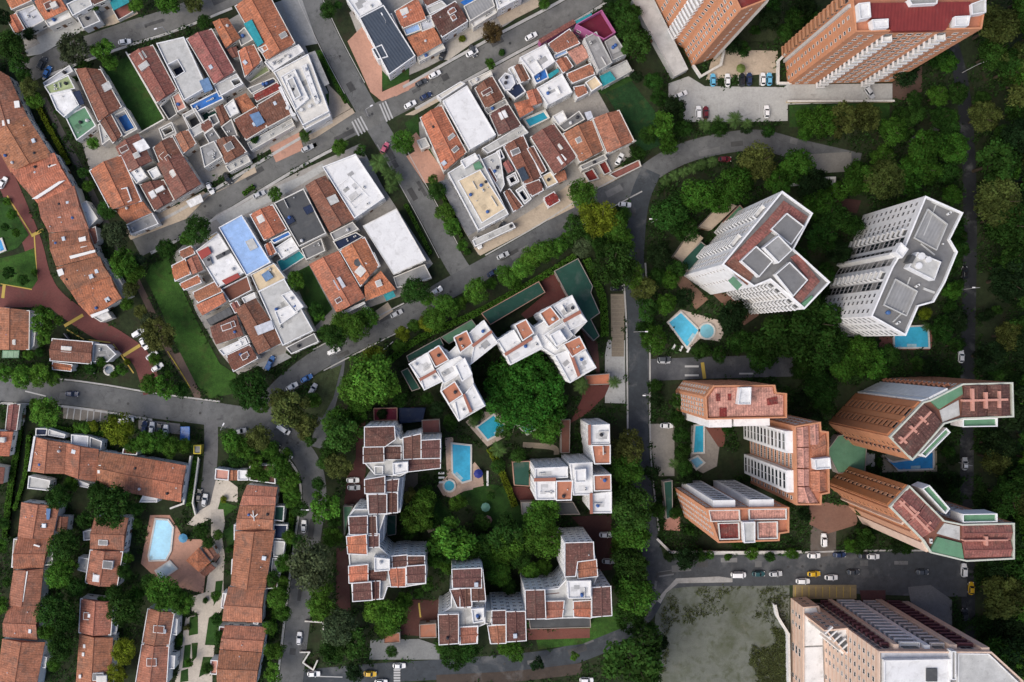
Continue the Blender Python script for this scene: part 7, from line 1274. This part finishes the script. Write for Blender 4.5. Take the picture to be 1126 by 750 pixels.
for px, py, r in [(417, 178, 12), (428, 190, 9), (430, 204, 9), (436, 196, 8), (640, 424, 10), (676, 420, 8), (548, 494, 10), (732, 198, 7), (742, 193, 7), (752, 189, 7), (762, 185, 7), (772, 181, 7), (784, 178, 7), (775, 137, 8), (790, 134, 8), (809, 131, 10), (822, 136, 7), (520, 464, 7), (512, 452, 7), (505, 444, 6), (748, 446, 7), (742, 510, 7), (1004, 110, 7), (335, 152, 6), (1020, 360, 6), (560, 470, 7)]: PALM(px, py, r)
WOODS = [('eastern wood, north-east quarter', [(1078, 15), (1140, -10), (1140, 190), (1080, 190)], 17), ('eastern wood beside the white towers', [(1084, 190), (1140, 190), (1140, 400), (1084, 400)], 17), ('eastern wood beyond the brick towers', [(1084, 400), (1140, 400), (1140, 620), (1080, 620)], 17), ('eastern wood by the pink and white block', [(1080, 620), (1140, 620), (1140, 770), (1085, 770)], 12)]
for i, (nm, poly, n) in enumerate(WOODS):
    FILL(poly, (15, 24), 'ddmkok', n + 8, .54, 'trees of the ' + nm, 10 + i, 'dark rounded tree crown in the dense ' + nm)
for i, (poly, n, rng, cols) in enumerate([([(985, 60), (1052, 20), (1056, 190), (990, 190)], 16, (9, 16), 'dmdk'), ([(700, 215), (760, 190), (900, 190), (1055, 190), (1055, 400), (720, 398), (700, 330)], 40, (9.6, 18), 'dmdk'), ([(470, 520), (560, 540), (620, 560), (600, 640), (480, 640), (450, 600)], 16, (8, 14), 'dmb'), ([(672, 470), (692, 470), (705, 690), (680, 690)], 6, (8, 14), 'dm'), ([(640, 0), (700, 0), (740, 170), (700, 200), (690, 110)], 14, (7, 13), 'ddk'), ([(880, 120), (1055, 120), (1055, 190), (880, 165)], 8, (8, 14), 'dm'), ([(350, 360), (440, 380), (440, 460), (350, 600)], 8, (7, 12), 'dm'), ([(880, 560), (960, 610), (900, 600)], 3, (6, 9), 'dk'), ([(800, -20), (870, -20), (870, 50), (805, 60)], 6, (7, 12), 'ddk'), ([(715, 420), (1050, 400), (1050, 610), (715, 610)], 34, (5, 9), 'dkd'), ([(1040, 100), (1062, 100), (1060, 620), (1042, 600)], 14, (5, 9), 'dkd'), ([(1072, 20), (1095, 20), (1095, 750), (1072, 750)], 26, (6, 10), 'dkd')]):
    FILL(poly, rng, cols, n, .8, None, 40 + i)
# low weeds of the vacant lot and ground cover under the trees: uncountable
def COVER(name, label, polys, n, size, col, seed, z=.1):
    r = random.Random(seed); V, F, CL = [], [], []; k = 0
    for poly in polys:
        xs = [p[0] for p in poly]; ys = [p[1] for p in poly]
        for _ in range(n):
            p = (r.uniform(min(xs), max(xs)), r.uniform(min(ys), max(ys)))
            if not inside(p, poly): continue
            w = WP(p)
            if mnoise.noise(Vector((w.x * .09, w.y * .09, seed))) < (-.12 if name == 'undergrowth' else -.3): continue
            if blocked(w.x, w.y, 1) or any(inside((w.x, w.y), q) for q, nm in SHEETS if nm != 'ground' ): continue
            br = r.uniform(.5, 1.5); R = r.uniform(.4, 1.1) * size
            for _ in range(7):
                c = Vector((w.x + r.gauss(0, R * .5), w.y + r.gauss(0, R * .5), z + abs(r.gauss(.3, .3)) * R)); n_ = Vector((r.gauss(0, .6), r.gauss(0, .6), 1)).normalized(); x = n_.orthogonal().normalized(); y = n_.cross(x); s = R * r.uniform(.2, .42); b = len(V)
                for q in (c - x * s, c + y * s * .6, c + x * s, c - y * s * .6): V.append(tuple(q))
                F.append((b, b + 1, b + 2, b + 3)); CL += [br] * 4
    me = bpy.data.meshes.new(name); me.from_pydata(V, [], F); me.materials.append(M['leaf']); at = me.attributes.new('clump', 'FLOAT', 'POINT'); at.data.foreach_set('value', CL)
    o = bpy.data.objects.new(name, me); o.color = (*col, 1); link(o); o['kind'] = 'stuff'; o['label'] = label; o['category'] = 'ground cover'
COVER('undergrowth', 'dark leafy undergrowth covering the soil between the trees', [[(640, -20), (1140, -20), (1140, 210), (640, 210)], [(680, 200), (1140, 200), (1140, 420), (680, 420)], [(1040, 400), (1140, 400), (1140, 770), (1040, 770)], [(340, 360), (720, 360), (720, 760), (340, 760)], [(-10, 400), (340, 400), (340, 760), (-10, 760)], [(0, 0), (340, 0), (340, 410), (0, 410)], [(700, 400), (1040, 400), (1040, 640), (700, 640)]], 8500, 1.3, (.03, .068, .017), 5)
COVER('weeds', 'olive weeds growing along the edges of the vacant lot', [[(728, 642), (866, 640), (866, 690), (800, 672), (740, 690), (728, 750)], [(830, 690), (864, 690), (864, 755), (820, 755)]], 2200, .8, (.075, .09, .034), 6)

K_ = '''137,46,8,white 46,70,65,dark_grey,suv 52,79,62,blue 105,19,-65,white,suv 520,56,-68,dark_grey 519,58,27,white 584,40,28,white 478,82,28,white 463,91,28,dark_grey 468,106,28,dark_blue 451,115,28,white 487,60,65,black
338,163,25,silver 423,163,62,pink 285,214,25,silver 250,196,-62,black 231,207,-62,white 297,399,62,blue,pickup 367,386,25,white,suv 436,345,28,silver 337,416,28,blue 321,425,28,white 525,267,-62,white,suv 551,251,60,dark_grey,suv 553,281,25,silver 542,300,30,dark_blue 480,320,28,white 687,225,-4,white 678,317,4,black 681,175,60,white
3,201,60,white 152,366,30,white,suv 158,378,-60,white 167,391,30,white 169,396,-40,dark_blue,suv 173,404,30,white 79,433,-4,dark_blue 159,470,85,dark_blue 167,471,85,white 175,473,85,black 182,474,85,white 139,462,5,white,van 264,474,10,silver 312,472,-35,white,van 316,499,-50,white 301,490,-20,black 225,550,80,silver 219,545,82,black 334,579,88,white 329,702,85,white 345,741,2,white
388,528,0,white 389,536,0,silver 439,732,0,white 407,741,-3,yellow 419,750,0,white 666,588,0,white 669,617,0,silver 645,748,0,white,suv 344,428,60,silver 404,341,-50,white,suv
784,88,90,light_blue 800,88,90,white 816,88,90,black,suv 824,87,90,dark_blue 839,87,90,white 846,87,90,light_blue 749,104,25,white 768,124,90,white,suv 776,124,90,dark_red 843,123,90,white 956,102,-55,silver,suv 797,175,0,dark_red 730,395,0,dark_grey,suv 1057,392,88,white 733,468,0,white 730,397,0,silver
906,594,90,white,suv 895,611,0,white 923,610,0,dark_blue 960,612,0,white 950,611,0,black 895,631,2,yellow 914,635,0,white 938,629,0,dark_grey 1060,627,88,white,suv 1068,647,88,yellow 812,632,0,white,van 834,631,0,dark_teal 853,631,4,silver 883,639,0,white,suv 1014,629,0,dark_grey 1061,300,90,black 1061,510,90,silver 1061,676,90,black'''
for t in K_.split():
    a = t.split(','); CAR(float(a[0]), float(a[1]), float(a[2]), a[3].replace('_', ' '), a[4] if len(a) > 4 else 'car')
for px, py, ang, lab in [(426, 33, 120, 'grey street lamp on the avenue beside the charcoal roof'), (405, 128, 30, 'grey street lamp at the zebra-striped avenue junction'), (697, 365, 0, 'street lamp with white head beside the avenue gate lot'), (709, 433, 180, 'street lamp with white head facing the small car lane'), (1058, 80, 20, 'slim lamp post on the upper end of the eastern road'), (1060, 318, 180, 'slim lamp post across the eastern road from the turquoise pool'), (1052, 508, 180, 'slim lamp post by the pool between brick towers'),
                         (188, 40, 200, 'pole lamp on the top street by the pale forecourt'), (250, 470, 60, 'lamp post at the junction by the entrance lane'), (478, 322, 40, 'street lamp at the foot of the avenue by the white shed'), (716, 245, 180, 'street lamp just below the diagonal street bend'), (336, 555, 0, 'pole lamp on the curved western street')]: LAMP(px, py, ang, lab)
# ---- pool and garden furniture
def PARASOL(px, py, col, label):
    p = WP((px, py), 2.2); r = thing('parasol', p.x, p.y, label, 'parasol'); b = MB(); b.cyl(0, 0, 0, .04, 2.4, 6); o = bpy.data.objects.new('pole', b.mesh('pole', ['paint'])); o.color = (.6, .6, .6, 1); link(o, r)
    b = MB(); n = 8; q = [(1.5 * math.cos(6.2832 * i / n), 1.5 * math.sin(6.2832 * i / n), 2.0) for i in range(n)]
    for i in range(n): b.quad([q[i], q[(i + 1) % n], (0, 0, 2.6)]); b.quad([(0, 0, 2.55), q[(i + 1) % n], q[i]])
    o = bpy.data.objects.new('canopy', b.mesh('canopy', ['paint'])); o.color = (*col, 1); link(o, r)
for a in [(526, 521, (.02, .03, .2), 'dark blue parasol on the pink deck of the long pool'), (524, 463, (.02, .02, .03), 'black parasol beside the angular pool'), (534, 558, (.12, .26, .2), 'pale green parasol in the lawn south of the long pool'), (536, 572, (.4, .2, .18), 'salmon parasol in the lawn south of the long pool'), (201, 592, (.08, .25, .4), 'blue parasol between estate pool and pool house'), (815, 75, (.1, .14, .03), 'olive round canopy in the middle of the beige tower forecourt')]: PARASOL(*a)
def LOUNGER(px, py, ang, label):
    p = WP((px, py)); r = thing('sun_lounger', p.x, p.y, label, 'sun lounger', 'loungers on the pool decks', .2, math.radians(ang))
    for nm, prm in (('mattress', (0, 0, .3, 1.3, .62, .1)), ('backrest', (-.85, 0, .42, .6, .62, .1)), ('frame', (-.2, 0, .22, 1.9, .66, .07))):
        b = MB(); b.box(*prm); o = bpy.data.objects.new(nm, b.mesh(nm, ['paint'])); o.color = (.7, .7, .68, 1); link(o, r)
for i in range(3): LOUNGER(486 + 0.2 * i, 520 + i * 5, 0, 'white sun lounger on the west rim of the long pool deck')
for i in range(3): LOUNGER(536, 520 + 5 * i, 90, 'white sun lounger on the east end of the long pool deck')
for i in range(3): LOUNGER(741 + 8 * i, 381 + 1.5 * i, 60, 'white sun lounger south of the rectangular tiled pool')

for i, hs in enumerate(HOUSES):
    lb = hs['label']
    for k, nm in (('canopy', 'canopy'), ('terrace roof', 'terrace_roof'), ('lodge', 'lodge'), ('gatehouse', 'gatehouse'), ('parking deck', 'parking_deck'), ('podium', 'podium'), ('lean-to along', 'lean_to'), ('sliver of roof', 'outbuilding'), ('little dark green roof', 'outbuilding')):
        if hs['name'] == 'garage' and k in lb: hs['name'] = nm; hs['cat'] = nm.replace('_', ' ')
    build_house(i, hs)
give_labels()

# ================================================================== sky, sun, camera
wd = bpy.data.worlds.new('World'); SC.world = wd; wd.use_nodes = True; nt = wd.node_tree; nt.nodes.clear()
sky = nt.nodes.new('ShaderNodeTexSky'); sky.sky_type = 'NISHITA'; sky.sun_disc = False; sky.sun_elevation = math.radians(50); SUNAZ = math.radians(238)
sky.sun_rotation = SUNAZ; sky.dust_density = 7.0; sky.air_density = .6; sky.ozone_density = .6; sky.altitude = 1500
bg = nt.nodes.new('ShaderNodeBackground'); bg.inputs[1].default_value = 0.15; out = nt.nodes.new('ShaderNodeOutputWorld')
nt.links.new(sky.outputs[0], bg.inputs[0]); nt.links.new(bg.outputs[0], out.inputs[0])
sd = bpy.data.lights.new('Sun', 'SUN'); sd.energy = 1.55; sd.angle = math.radians(50); sd.color = (1, .93, .82)
so = bpy.data.objects.new('Sun', sd); COL.objects.link(so)
el = math.radians(50); d = Vector((math.sin(SUNAZ) * math.cos(el), math.cos(SUNAZ) * math.cos(el), math.sin(el)))     # towards the sun
so.rotation_euler = d.to_track_quat('Z', 'Y').to_euler()
cd = bpy.data.cameras.new('Camera'); cam = bpy.data.objects.new('Camera', cd); COL.objects.link(cam); SC.camera = cam
cam.location = (0, 0, HC); cam.rotation_euler = (0, 0, 0)
cd.sensor_width = 36; cd.lens = 36 * (HC / S) / 1126; cd.shift_x = (563 - NX) / 1126; cd.shift_y = 0; cd.clip_end = 4000; cd.clip_start = 1
SC.view_settings.view_transform = 'Standard'; SC.view_settings.look = 'None'; SC.view_settings.exposure = 0.62; SC.view_settings.gamma = 1; SC.view_settings.use_curve_mapping = False
SC.cycles.max_bounces = 5; SC.cycles.diffuse_bounces = 3; SC.cycles.glossy_bounces = 2; SC.cycles.transmission_bounces = 2; SC.cycles.use_denoising = True
SC.render.resolution_x, SC.render.resolution_y = 1024, 682
